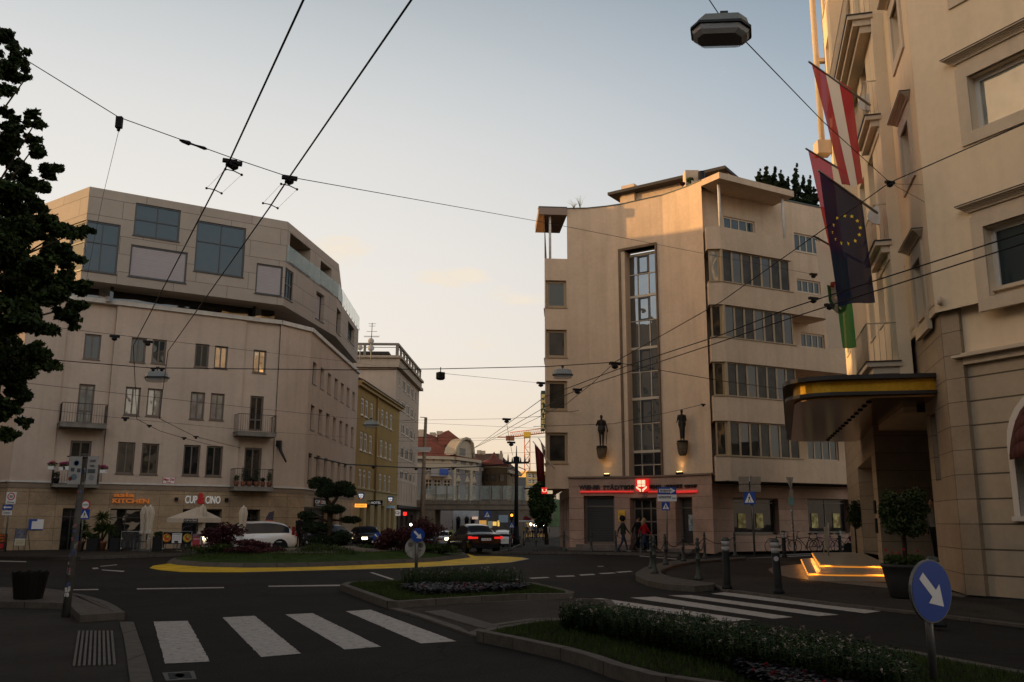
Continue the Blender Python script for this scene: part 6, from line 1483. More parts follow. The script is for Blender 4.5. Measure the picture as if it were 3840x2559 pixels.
# bronze wall figures on consoles
BRZ=mat('bronze',(.028,.023,.018),.5,metal=.6,noise=.3,nscale=6)
def figure(lab,px_,ytop,ybase,ycon,side):
    w_=WGA if side<0 else WGC;w_=segs[1] if side<0 else segs[5]
    u,z1=w_.hit(px_,ytop,.5);_,z0=w_.hit(px_,ybase,.5);_,zc_=w_.hit(px_,ycon,.4);h=(z1-z0)*1.75/1.76
    p=w_.P(u,z0,.45);t=thing('bronze_figure',lab,'statue',p,math.atan2(w_.n.y,w_.n.x)-math.pi/2+(.25 if side<0 else .9),'bronze figures on the facade');k=h/1.75;m=MB()
    for s in (-1,1):
        hp=Vector((.08*s,0,.92));kn=Vector((.085*s,.06 if s>0 else .0,.50));an=Vector((.075*s,.0,.09));limb(m,hp,kn,.095,.062);limb(m,kn,an,.062,.042);m.tube([an+Vector((0,-.05,-.05)),an+Vector((.02*s,.15,-.06))],[.045,.03],8)
    m.lathe((0,0,0),[(.15,.70),(.20,.90),(.19,1.02),(.17,1.12),(.19,1.28),(.205,1.38),(.15,1.45),(.06,1.49)],14,sx=1.12,sy=.85);m.tube([(0,0,1.44),(0,.01,1.58)],.055,10);m.ball((0,.02,1.65),(.082,.098,.115),n=14,m=10);m.ball((0,.115,1.63),(.015,.02,.02))
    if side<0: A={-1:((-.27,.05,1.14),(-.33,.12,.88)),1:((.28,.08,1.15),(.22,.24,1.33))};
    else: A={-1:((-.24,-.02,1.14),(-.14,.12,1.05)),1:((.27,.14,1.16),(.36,.42,1.0))}
    for s in (-1,1):
        S0=Vector((.19*s,0,1.40));E0,H0=Vector(A[s][0]),Vector(A[s][1]);limb(m,S0,E0,.06,.046);limb(m,E0,H0,.046,.032);d=(H0-E0).normalized();m.ball(H0+d*.04,(.036,.04,.045));sd2=d.cross(Vector((1,0,0))).normalized()
        for q in range(4): o=H0+d*.07+sd2*(.027-.018*q);m.tube([o,o+d*.065],[.011,.009],6)
        m.tube([H0+sd2*.03,H0+d*.05+sd2*.055],[.012,.01],6)
    if side<0: m.tube([(-.30,.14,.95),(-.26,.16,.04)],.022,6)
    else: m.tube([(0,.0,1.05),(0,.03,.6),(0.0,.02,.12)],[.19,.16,.13],12)
    m.v=[(a*k,b*k,c*k) for a,b,c in m.v];ob('body',remesh(m,.017,[BRZ],'body',lambda c:0),None,t,local=True)
    m=MB();m.lathe((0,0,0),[(.2,-.12),(.29,-.10),(.29,-.02),(.2,0.0),(.05,.01)],12);ob('plinth',m,BRZ,t,local=True)
    hc=z0-zc_;m=MB();m.lathe((0,-.1,0),[(.15,-hc),(.22,-hc*.85),(.27,-hc*.5),(.29,-.16),(.32,-.12)],14);ob('console',m,mat('console_stone',(.13,.095,.06),.8,noise=.35,nscale=5),t,local=True);return t
figure('left bronze figure of a man leaning on a staff, on a stone console',2254,1556,1672,1722,-1)
figure('right bronze figure holding out one hand, on a stone console',2553,1536,1652,1710,1)

# ---------------------------------------------------------------- vehicles
CGL=glass_mat('car_glass',(.006,.007,.008),.015,rough=.02,mx_=.08);TYRE=mat('tyre',(.012,.012,.012),.85);RIM=mat('rim',(.30,.30,.31),.35,metal=.8);CHR=mat('chrome',(.5,.5,.5),.2,metal=1)
def paint(n,c,r=.28): return mat('paint_'+n,c,r,coat=.8 if c[0]>.1 else .15,spec=.5 if c[0]>.1 else .25,metal=.1,noise=.02)
HEADL=mat('headlight_lit',(1,.95,.8),emit=(1,.86,.55),es=9);HEADO=mat('headlight_off',(.3,.3,.3),.15);TAILL=mat('tail_lit',(.6,.02,.02),.3,emit=(1,.03,.02),es=.8);TAILO=mat('tail_off',(.20,.01,.01),.25)
def car(label,x,y,z,rz,kind,pm,lit=False,L=4.6,Wd=1.82,Ht=1.45,group=None,plate='S 724 KR'):
    """nose towards +Y"""
    t=thing('parked_car' if kind=='parked' else 'car',label,'car',(x,y,z),rz,group)
    suv=Ht>1.55
    # stations: y along the length (0 rear .. 1 nose): zbot, zbelt, ztop, half width low, half width belt, half width roof
    g=.24 if suv else .17;b=.98 if suv else .86
    if suv: P=[(0,.40,.95,.95,.80,.78,.70),(.03,.30,1.0,1.02,.90,.88,.78),(.07,.28,1.04,1.24,.94,.92,.70),(.14,g,1.05,1.50,1,.96,.70),(.3,g,1.04,1.64,1,.97,.72),(.5,g,1.02,Ht,1,.97,.72),(.60,g,1.0,1.60,1,.97,.70),(.70,g,.99,1.27,1,.95,.70),(.77,g,.98,1.0,1,.93,.80),(.90,.28,.88,.90,.97,.90,.75),(.97,.32,.74,.76,.88,.80,.66),(1,.42,.60,.62,.72,.68,.55)]
    else: P=[(0,.42,.88,.90,.82,.80,.72),(.03,.30,.96,.98,.92,.88,.78),(.12,g,.97,1.02,.98,.93,.74),(.20,g,.95,1.18,1,.95,.68),(.29,g,.93,1.38,1,.96,.66),(.42,g,.91,Ht,1,.97,.66),(.55,g,.90,1.42,1,.97,.66),(.64,g,.90,1.22,1,.96,.67),(.725,g,.90,.92,1,.94,.78),(.86,.22,.82,.84,.98,.92,.78),(.95,.26,.70,.72,.90,.84,.70),(1,.38,.55,.57,.76,.72,.6)]
    P=[(p[0],)+tuple(v*(Ht/(1.68 if suv else 1.45)) for v in p[1:4])+p[4:] for p in P]
    w2=Wd/2;bd=MB();gl=MB();rows=[]
    def sect(p):
        f,zb,zl,zt,a,bb,c=p;yy=(f-.5)*L
        return [(a*w2*.82,yy,zb),(a*w2*.97,yy,zb+.10),(a*w2,yy,zb+(zl-zb)*.45),(bb*w2*1.0,yy,zl-.06),(bb*w2*.965,yy,zl),(c*w2*1.04,yy,zl+(zt-zl)*.86 if zt-zl>.1 else (zl+zt)/2),(c*w2*.92,yy,zt-(.015 if zt-zl>.1 else 0)),(c*w2*.45,yy,zt+ (.02 if zt-zl>.1 else .012)),(0,yy,zt+(.026 if zt-zl>.1 else .018))]
    S_=[sect(p) for p in P];n=9
    # interpolate for smoothness
    SS=[];FF=[]
    for i in range(len(S_)-1):
        for k in range(3):
            q=k/3;a0,a1,a2,a3=S_[max(i-1,0)],S_[i],S_[i+1],S_[min(i+2,len(S_)-1)]
            SS.append([tuple(.5*(2*v1+(v2-v0)*q+(2*v0-5*v1+4*v2-v3)*q*q+(3*v1-v0-3*v2+v3)*q**3) if k else v1 for v0,v1,v2,v3 in zip(p0,p1,p2,p3)) for p0,p1,p2,p3 in zip(a0,a1,a2,a3)]);FF.append(P[i][0]+(P[i+1][0]-P[i][0])*q)
    SS.append(S_[-1]);FF.append(1)
    full=[[*s,*[(-p[0],p[1],p[2]) for p in s[-2::-1]]] for s in SS];m_=len(full[0])
    wi=[(.13,.195),(.75,.815)] if False else None
    fw_,rw_=.80,.185
    for i in range(len(full)-1):
        fm=(FF[i]+FF[i+1])/2;zt_=SS[i][8][2]-SS[i][4][2];zt2=SS[i+1][8][2]-SS[i+1][4][2]
        for j in range(m_-1):
            jj=j if j<8 else m_-2-j
            q=[full[i][j],full[i][j+1],full[i+1][j+1],full[i+1][j]]
            glass=False
            if max(zt_,zt2)>.14:
                a_,b_=(.13 if suv else .30),(.66 if suv else .60)
                pil=.36<fm<.385 or (suv and .22<fm<.24)
                if jj==4 and (.10 if suv else .20)<fm<(.74 if suv else .69) and not pil: glass=True
                if jj>=6 and ((.60 if suv else .555)<fm<(.765 if suv else .72)): glass=True
                if jj>=6 and ((.045<fm<.085) if suv else (.13<fm<.29)): glass=True
                if jj==5 and False: glass=True
            (gl if glass else bd).face(q,0,smooth=True)
    bd.face(full[0][::-1]);bd.face(full[-1])
    bo=ob('body',bd,pm,t,local=True)
    def weld(o,d=.0005):
        import bmesh
        bm=bmesh.new();bm.from_mesh(o.data);bmesh.ops.remove_doubles(bm,verts=bm.verts,dist=d);bmesh.ops.recalc_face_normals(bm,faces=bm.faces);bm.to_mesh(o.data);bm.free()
    weld(bo);go=ob('glazing',gl,CGL,t,local=True);weld(go)
    rr=.34 if suv else .32;
    for s in (-1,1):
        for f in (rw_,fw_):
            yy=(f-.5)*L;m=MB();m.lathe((s*(w2-.12),yy,rr),[(rr*1.13,0),(rr*1.13,.122)],18,ax=(s,0,0));ob('wheel_arch',m,BLK,t,local=True)
            m=MB();m.lathe((s*(w2-.16),yy,rr),[(rr*.62,.155),(rr*.92,.158),(rr,.14),(rr,-.06),(rr*.6,-.07)],20,ax=(s,0,0));wo=ob('wheel',m,TYRE,t,local=True)
            m=MB();m.lathe((s*(w2-.16),yy,rr),[(rr*.62,.13),(rr*.62,.160),(rr*.5,.15),(rr*.16,.155),(.03,.163)],16,ax=(s,0,0))
            ob('rim',m,RIM,wo,local=True)
        m=MB();m.cbox((s*(w2*.78),L*.478-.02,.66*Ht/1.45 if not suv else .80),(.36,.16,.13),0,-s*.35);ob('headlight',m,HEADL if lit else HEADO,t,local=True)
        m=MB();zt_=.80 if not suv else 1.02
        if suv: m.cbox((s*w2*.90,-L*.455,1.12),(.10,.14,.42),0,s*.3) ; m.cbox((s*w2*.72,-L*.49,.92),(.34,.10,.16))
        else: m.cbox((s*w2*.70,-L*.495,zt_),(.42,.10,.10),0,s*.12);m.cbox((s*w2*.90,-L*.475,zt_+.01),(.12,.22,.13))
        ob('tail_light',m,TAILL if lit=='brake' else TAILO,t,local=True)
        m=MB();m.ball((s*(w2+.08),L*.17,1.0 if not suv else 1.1),(.10,.06,.08));m.tube([(s*(w2-.06),L*.17,.95 if not suv else 1.06),(s*(w2+.06),L*.17,1.0 if not suv else 1.08)],.02,5);ob('wing_mirror',m,pm,t,local=True)
        m=MB();m.cbox((s*(w2*.985),-.02*L,b-.10),(.03,.16,.03));ob('door_handle',m,pm,t,local=True)
    m=MB();m.cbox((0,L*.5-.035,.50),(1.1,.10,.22));ob('grille',m,BLK,t,local=True)
    m=MB();m.cbox((0,-L*.5+.02,.36),(Wd*.75,.12,.16));ob('rear_bumper',m,BLK,t,local=True)
    for yy,rot in ((-L*.5-.03,0),(L*.5+.02,math.pi)):
        m=MB();zz=.72 if (rot==0 and not suv) else(.80 if rot==0 else .42);m.cbox((0,yy,zz),(.52,.02,.12));po=ob('number_plate',m,mat('plate_white',(.7,.7,.68),.4,emit=(1,.9,.8),es=.25 if lit=='brake' else 0),t,local=True)
        m=MB();ex=(1,0,0) if rot==0 else (-1,0,0);text(m,plate,(-.2 if rot==0 else .2,yy-(.012 if rot==0 else -.012),zz-.035),ex,(0,0,1),.4,.07,0,0,.002);ob('plate_lettering',m,BLKP,po,local=True)
    return t
PW=paint('white',(.74,.71,.68));PB=paint('black',(.010,.010,.012),.18);PD=paint('dark',(.016,.018,.022),.2);PG=paint('silver',(.42,.42,.43))
# white SUV in the roundabout, nose to the left
a=vp(760,2060,45.6);b=vp(1082,2060,47.2);c=(a+b)/2;ang=math.atan2((a-b).y,(a-b).x)-math.pi/2
car('white SUV driving left behind the dark red maples of the roundabout',c.x+.1,c.y,0,ang,'car',PW,True,4.55,1.82,1.62)
c=vp(1225,2020,56.5);car('dark car with lit headlights facing the viewer behind the topiary pine',c.x,56.5,gz(56.5),math.radians(168),'car',PD,True,4.8,1.85,1.45)
c=vp(1372,2020,62);car('dark saloon with lit headlights, right of the topiary pine, following another car',c.x,62,gz(62),math.radians(205),'car',PB,True,4.6,1.8,1.42)
c=vp(1772,2040,49.2);car('dark saloon seen from behind with red tail lights lit',c.x,49.2,0,math.radians(19),'car',PB,'brake',4.85,1.86,1.46,plate='S 318 TB')
c=vp(1900,2020,93);car('white SUV parked at the kerb beyond the dark saloon, seen from behind',c.x-.4,93,gz(93),math.radians(2),'parked',PW,False,4.7,2.0,1.72)
c=vp(1915,2020,101);car('dark parked car just ahead of the white parked SUV',c.x,101,gz(101),0,'parked',PD,False,4.7,1.9,1.72)
c=vp(1668,1995,88);car('silver roofed estate car waiting far ahead of the dark saloon',c.x,88,gz(88),math.radians(10),'car',PG,False,4.7,1.85,1.5)
c=vp(1578,1995,96);car('dark car coming out from under the bridge with lights on',c.x+1,96,gz(96),math.radians(180),'car',PD,False,4.6,1.85,1.5)
# oncoming scooter with headlight
p=vp(1693,2005,80);t=thing('scooter','oncoming motor scooter with a bright headlight left of the dark saloon','scooter',(p.x,80,gz(80)),math.pi)
m=MB()
for yy in (-.62,.62): m.lathe((-.05,yy,.27),[(.27,0),(.27,.1)],14,ax=(1,0,0))
ob('wheel',m,TYRE,t,local=True);m=MB();m.tube([(0,-.6,.5),(0,-.2,.4),(0,.3,.35),(0,.55,.85)],[.18,.16,.12,.1],8);m.ball((0,.55,.95),(.2,.1,.14));ob('body',m,PB,t,local=True);m=MB();m.tube([(-.33,.45,1.1),(.33,.45,1.1)],.02,6);ob('handlebar',m,BLK,t,local=True);m=MB();m.ball((0,.66,.95),.085);ob('headlight',m,mat('scooter_light',(1,.95,.8),emit=(1,.9,.6),es=30),t,local=True)
person('rider in a pale yellow jacket seated on the oncoming scooter',p.x,80,gz(80)+.02,math.pi,1.7,(.35,.36,.12),(.03,.03,.03),pose='stand',arms={-1:((-.27,.2,1.15),(-.28,.42,1.1)),1:((.27,.2,1.15),(.28,.42,1.1))},vox=.03)
# bicycles
def bike(label,x,y,z,rz,fc,basket=False,lean=0):
    t=thing('bicycle',label,'bicycle',(x,y,z),rz,'bicycles parked by the shop windows')
    for yy in (-.52,.52):
        m=MB();n=24;P=[(0,yy+.33*math.cos(2*math.pi*k/n),.34+.33*math.sin(2*math.pi*k/n)) for k in range(n+1)];m.tube(P,.017,5,cap=False);w_=ob('wheel',m,TYRE,t,local=True)
        m=MB()
        for k in range(10): a=2*math.pi*k/10;m.tube([(0,yy,.34),(0,yy+.32*math.cos(a),.34+.32*math.sin(a))],.003,3)
        m.lathe((-.04,yy,.34),[(.03,0),(.03,.08)],8,ax=(1,0,0));ob('spokes',m,STEEL,w_,local=True)
    m=MB();bb=(0,-.05,.30);hd=(0,.40,.86);st_=(0,-.20,.80);hu=(0,.37,.93);rh=(0,-.52,.34);fh=(0,.52,.34)
    for a,b in ((bb,hd),(bb,st_),(st_,(0,.39,.72)),(bb,rh),(st_,rh),(hu,fh)): m.tube([a,b],.018,6)
    ob('frame',m,fc,t,local=True)
    m=MB();m.tube([(0,.37,.9),(0,.36,1.05)],.014,6);m.tube([(-.28,.26,1.06),(-.12,.38,1.06),(.12,.38,1.06),(.28,.26,1.06)],.014,6);ob('handlebar',m,STEEL,t,local=True)
    m=MB();m.tube([st_,(0,-.23,.95)],.013,6);m.ball((0,-.25,.97),(.08,.13,.035));ob('saddle',m,BLK,t,local=True)
    m=MB();m.lathe((-.03,-.05,.30),[(.09,0),(.09,.02)],12,ax=(1,0,0));m.tube([(-.1,-.05,.30),(-.1,.06,.17)],.01,5);m.tube([(.1,-.05,.30),(.1,-.16,.43)],.01,5);ob('crank',m,STEEL,t,local=True)
    m=MB();m.tube([(0,-.25,.74),(0,-.62,.72)],.01,5);m.cbox((0,-.45,.73),(.12,.34,.02));ob('rack',m,BLK,t,local=True)
    if basket: m=MB();m.box((-.17,.44,.80),(.17,.72,.82));[m.box((-.17,.44+.0,.84+q*.06),(.17,.455,.855+q*.06)) or m.box((-.17,.70,.84+q*.06),(.17,.715,.855+q*.06)) or m.box((-.17,.455,.84+q*.06),(-.155,.70,.855+q*.06)) or m.box((.155,.455,.84+q*.06),(.17,.70,.855+q*.06)) for q in range(4)];ob('basket',m,basket,t,local=True)
    return t
BK=[(2925,2047,0,'black bicycle with a dark red front basket left of the sign pole',BLK,mat('basket_red',(.12,.03,.03)),-80),(3018,2062,1,'black bicycle with shiny handlebar right of the sign pole',BLK,False,75),(3075,2064,2,'bicycle with a dark rear crate between the two city bikes',mat('bike_dark',(.02,.02,.03)),BLK,-72),(3098,2060,3,'pink and violet framed bicycle behind the thin pale post',mat('bike_pink',(.40,.16,.30),.4),False,80),(3158,2060,4,'dark bicycle furthest right beside the steps',mat('bike_grey',(.05,.055,.06)),False,-85)]
for x,yb,i,l,fc,bs,rz in BK: p=gp(x,2080,.12);Y=46.2+i*.12;q=vp(x,2000,Y);bike(l,q.x,Y,.10,math.radians(rz),fc,bs)
q=vp(3228,2000,46);t=thing('moped','dark moped half hidden behind the hotel portal pier','moped',(q.x,46,.1),math.radians(70));
for yy in (-.6,.6): m=MB();m.lathe((-.05,yy,.27),[(.27,0),(.27,.1)],14,ax=(1,0,0));ob('wheel',m,TYRE,t,local=True)
m=MB();m.tube([(0,-.6,.6),(0,-.2,.5),(0,.3,.35),(0,.55,.85)],[.2,.2,.12,.1],8);m.tube([(-.33,.45,1.05),(.33,.45,1.05)],.02,6);ob('body',m,mat('moped_maroon',(.07,.01,.02),.3),t,local=True)

# ---------------------------------------------------------------- trees and plants
V3=lambda p:Vector(p)
def tree(name,label,base,trunk,limbs,clumps,n,size,lm,cat='tree',group=None,bark=None,flat=0,rng=None):
    t=thing(name,label,cat,base,0,group);m=MB()
    for pts,r in trunk: m.tube(pts,r,8)
    ob('trunk',m,bark or BARK,t)
    if limbs:
        m=MB()
        for pts,r in limbs: m.tube(pts,r,5)
        ob('limbs',m,bark or BARK,t)
    m=MB();m.leaves(clumps,n,size,tuple(range(len(lm))),rng or random.Random(11),flat);ob('crown',m,lm,t);return t
# big chestnut at the left edge; crown clumps follow its uneven outline at about 15 m
Yt=15.5;rg=random.Random(3);cl=[];sp=[(30,130,45),(60,200,40),(20,250,60),(90,240,30),(100,290,22),(20,330,40),(50,470,40),(140,470,35),(110,430,35),(20,420,25),(30,530,70),(120,530,38),(150,570,40),(60,620,60),(180,640,45),(215,635,22),(120,690,60),(30,720,90),(130,760,55),(60,800,70),(180,840,70),(240,860,55),(300,880,40),(335,862,20),(110,880,60),(50,930,100),(200,930,60),(260,960,45),(150,1000,80),(240,1040,55),(300,1080,40),(60,1060,110),(180,1120,70),(280,1150,50),(250,1190,45),(50,1200,120),(140,1230,60),(120,1320,60),(180,1380,35),(40,1350,90),(60,1440,60),(100,1480,35),(30,1530,60),(90,1580,30),(20,1620,40),(-100,300,100),(-150,600,160),(-160,900,180),(-160,1250,180),(-120,1550,120)]
for x,y,r in sp:
    Y=Yt+rg.uniform(-1.4,1.4);c=vp(x,y,Y);R_=r*1.05/3353*Y*1.12;cl.append((c,(R_*.5,R_*.6,R_*.4)))
    for _ in range(6 if r>50 else 4): d=Vector((rg.gauss(0,1),rg.gauss(0,1),rg.gauss(0,.8))).normalized()*R_*rg.uniform(.45,.85);f=rg.uniform(.22,.42);cl.append((c+d,(R_*f*1.3,R_*f*1.3,R_*f*.8)))
b=Vector((-12.2,Yt,0));lm=[]
for c,r in cl[::11]: o=b+Vector((0,0,3.2+rg.uniform(0,2.5)));mid=o.lerp(Vector(c),.5)+Vector((rg.uniform(-.5,.5),rg.uniform(-.5,.5),rg.uniform(-.2,.9)));lm.append(([o,mid,c],[.07,.035,.01]))
tree('chestnut_tree','big dark leafy tree filling the left edge beside the corner pavement',b,[([b,b+Vector((.1,0,2)),b+Vector((-.1,.1,4.5)),b+Vector((.2,0,7))],[.32,.26,.2,.1])],lm,cl,78000,.052,[LEAF,LEAF,LEAF,LEAF,LEAF2],rng=rg)
# cloud-pruned pine on the roundabout
Yp=40.5;p0=vp(1232,2060,Yp);p0.z=.4;q=lambda x,y,dy=0:vp(x,y,Yp+dy)
pads=[(1200,1810,48,22),(1180,1822,24,14),(1285,1830,48,26),(1250,1838,60,26),(1310,1850,28,16),(1218,1850,38,18),(1250,1910,46,18),(1150,1935,36,18),(1175,1940,22,12),(1315,1950,40,14),(1185,1980,52,22),(1280,2015,45,26),(1225,2030,70,26),(1160,1960,20,10)]
cl=[(q(x,y,R.uniform(-.3,.3)),(rx/3353*Yp*1.02,rx/3353*Yp*.85,ry/3353*Yp)) for x,y,rx,ry in pads]
tk=[([q(1228,2075),q(1234,2000),q(1238,1930),q(1232,1880)],[.16,.14,.12,.10]),([q(1232,1890),q(1222,1860),q(1210,1820)],[.10,.08,.05]),([q(1236,1905),q(1262,1870),q(1275,1840)],[.09,.07,.05]),([q(1238,1950),q(1300,1955)],[.06,.03]),([q(1236,1960),q(1190,1940),q(1160,1940)],[.06,.05,.03])]
tree('cloud_pruned_pine','dark cloud pruned pine with flat pads in the middle of the roundabout',p0,tk,None,cl,22000,.045,[PINE,PINE,mat('pine_light',(.022,.038,.012),.7)])
# red-leaved maples and low shrubs
def bush(name,label,x,yb,Y,rxm,h,n,size,lm,group=None,zb=.3,stems=5,irr=1.,cat='shrub'):
    c=vp(x,yb,Y);c.z=zb;rg=random.Random(int(x));cl=[]
    for k in range(int(10*irr)+3):
        a=rg.uniform(0,6.28);r=rg.random()**.5*rxm*.75;z=h*rg.uniform(.25,.95)*(1-.35*(r/rxm)**2);cl.append((Vector((c.x+r*math.cos(a),Y+r*.7*math.sin(a),zb+z)),(rxm*.33,rxm*.3,h*.2)))
    st=[([c+Vector((rg.uniform(-.1,.1),0,-.1)),c.lerp(Vector(cc[0]),.6),cc[0]],[.035,.022,.008]) for cc in cl[:stems]]
    tree(name,label,c,st,None,cl,n,size,lm,cat,group)
bush('red_maple','dark red maple on the left of the roundabout in front of the white SUV bonnet',835,2065,37.0,.95,1.25,3200,.055,[LEAFP],'red maples on the roundabout',.3,irr=1.2)
bush('red_maple','broad low red maple in front of the white SUV doors',960,2080,36.0,1.4,.62,3600,.05,[LEAFP],'red maples on the roundabout',.25)
bush('red_maple','dense red maple beside the small blue arrow sign',1478,2080,38.5,1.0,1.15,4200,.05,[LEAFP],'red maples on the roundabout',.3)
bush('red_maple','airy red maple behind the round sign at the right end of the roundabout',1600,2060,41.5,1.05,1.45,2600,.05,[LEAFP],'red maples on the roundabout',.25)
for i,(x,y,Y,r,h,l) in enumerate(((820,2095,36.6,1.35,.55,'low green shrub at the left end of the roundabout'),(1215,2090,36.3,1.45,.50,'low green shrub in the middle front of the roundabout'),(1640,2085,40.6,.9,.42,'low green shrub at the right end of the roundabout'),(1400,2070,39,1.0,.42,'low green shrub between pine and right maple'))):
    bush('low_shrub',l,x,y,Y,r,h,2600,.045,[LEAF2,LEAF],'green shrubs on the roundabout',.22,irr=1.5)
# street tree beside the insurance building
c=vp(2025,2000,82);cl=[(vp(x,y,82+R.uniform(-1.2,1.2)),(r*.028,r*.03,r*.026)) for x,y,r in ((2035,1825,26),(2015,1850,30),(2045,1860,32),(2010,1890,28),(2035,1905,34),(2055,1900,26),(2008,1925,20),(2040,1945,26),(2022,1960,18),(2052,1800,18))]
tree('street_tree','green street tree beside the left wall of the insurance building',(c.x+.6,82,-.37),[([(c.x+.6,82,-.37),(c.x+.5,82,2),(c.x+.3,82,4)],[.2,.16,.08])],None,cl,6500,.14,[LEAF2,LEAF])
# conifers on the roof garden
for i,(x,yt,yb,w_) in enumerate(((2848,640,700,20),(2872,625,705,22),(2905,630,715,22),(2930,640,720,20),(2955,665,740,18),(2985,620,745,26),(3012,660,760,20),(3035,665,765,20),(3055,700,770,16))):
    Y=57;a,b=vp(x,yt,Y),vp(x,yb+10,Y);n=14;cl=[(b.lerp(a,(k+.5)/n)+Vector((R.gauss(0,.14)*(1-k/n),R.gauss(0,.14),0)),(w_/3353*Y*(1.0-.85*(k+.5)/n)*R.uniform(.7,1.2),w_/3353*Y*(1.05-.85*(k+.5)/n),(a.z-b.z)/n*1.0)) for k in range(n)]
    tree('conifer',['dark conifer first from the left behind the roof canopy','dark conifer second from the left behind the roof','dark conifer third from the left on the roof garden','dark conifer fourth from the left on the roof garden','shorter dark conifer left of the tallest one','tallest pointed conifer on the insurance roof','slim conifer just right of the tallest one','slim conifer second from the right by the flags','small conifer at the right end touching the red flag'][i],(b.x,Y,15.5),[([(b.x,Y,15.5),tuple(b)],[.12,.1])],None,cl,2600,.075,[PINE],group='conifers on the roof garden')
for x,y,r,l in ((2588,676,14,'green shrub on the roof by the right chimney'),(2560,690,9,'reddish low plant on the curved roof edge')):
    c=vp(x,y,46.8);tree('roof_shrub',l,(c.x,c.y,ZT),[([(c.x,c.y,ZT),tuple(c)],[.03,.02])],None,[(c,(r/70,r/80,r/85))],500,.05,[LEAF2 if r>10 else LEAFP],'shrub')
for x,l in ((2152,'thin wispy grass tuft at the left of the roof edge'),(2175,'tall wispy grass tuft on the roof edge')):
    m=MB();c=vp(x,782,49.2)
    for k in range(16): a=Vector((R.gauss(0,.12),R.gauss(0,.1),R.uniform(.35,.8)*(1 if x>2160 else .7)));m.tube([c,c+a*.6,c+a+Vector((a.x*.5,0,0))],[.008,.006,.003],3)
    solo('roof_grass_tuft',m,mat('dry_grass',(.22,.20,.10),.9),l,'plant')
# hotel tree ball in pot
Yk=19.6;pc=vp(3398,2180,Yk);pc.z=.05;PT_=thing('potted_tree','round clipped tree with red flowers in a big dark pot beside the hotel steps','potted tree',pc)
m=MB();m.lathe(pc,[(.30,0),(.34,.03),(.42,.40),(.46,.62),(.49,.64),(.49,.70),(.44,.70),(.42,.62),(.02,.60)],24);ob('pot',m,mat('pot_grey',(.035,.034,.033),.6,noise=.1),PT_)
m=MB();m.tube([pc+Vector((0,0,.6)),pc+Vector((.03,0,1.1)),pc+Vector((.0,0,1.75)),pc+Vector((.0,0,2.1))],[.06,.05,.055,.03],8)
for k in range(6): a=k*1.05;m.tube([pc+Vector((0,0,1.45)),pc+Vector((.2*math.cos(a),.2*math.sin(a),1.8))],[.025,.012],5)
ob('trunk',m,BARK,PT_)
cc=vp(3385,1925,Yk);m=MB();cl=[(cc,(.50,.5,.42))]+[(cc+Vector((.42*math.cos(a)*s,.42*math.sin(a)*s,z)),(.2,.2,.2)) for a,s,z in [(R.uniform(0,6.28),R.uniform(.6,1.),R.uniform(-.38,.38)) for _ in range(26)]];m.leaves(cl,9000,.034,(0,0,1),random.Random(5));ob('crown',m,[LEAF,mat('leaf_olive',(.05,.06,.02),.6)],PT_)
m=MB();m.leaves([(pc+Vector((.3*math.cos(a),.3*math.sin(a),.78)),(.14,.14,.12)) for a in [k*.8 for k in range(8)]],1500,.03,(0,),random.Random(6));ob('underplanting',m,LEAF2,PT_)
m=MB()
for x,y in ((3323,2063),(3390,2060),(3346,2072),(3372,2075),(3440,2068)): m.leaves([(vp(x,y,Yk-.2),(.035,.035,.03))],26,.016,(0,),R)
ob('flowers',m,mat('flower_red',(.45,.02,.02),.6),PT_)
p2=vp(3454,2180,19.9);p2.z=.05;PT2=thing('planter','small dark round planter with a low shrub right of the big pot','planter',p2+Vector((.0,.6,0)));m=MB();m.lathe(p2+Vector((0,.6,0)),[(.22,0),(.26,.5),(.28,.55),(.2,.55)],16);ob('pot',m,MATS['pot_grey'],PT2);m=MB();m.leaves([(p2+Vector((0,.6,.62)),(.25,.25,.14))],900,.03,(0,));ob('foliage',m,LEAF,PT2)
c=vp(3208,2000,36);cl=[(vp(x,y,36),(r,r,r)) for x,y,r in ((3205,1915,.30),(3212,1935,.3),(3200,1950,.25),(3210,1895,.22),(3215,1965,.2))]
tree('potted_bush','dark potted bush half hidden behind the far hotel portal pier',(c.x,36,.27),[([(c.x,36,.27),(c.x,36,1.6)],[.04,.03])],None,cl,1800,.045,[LEAF],'bush')
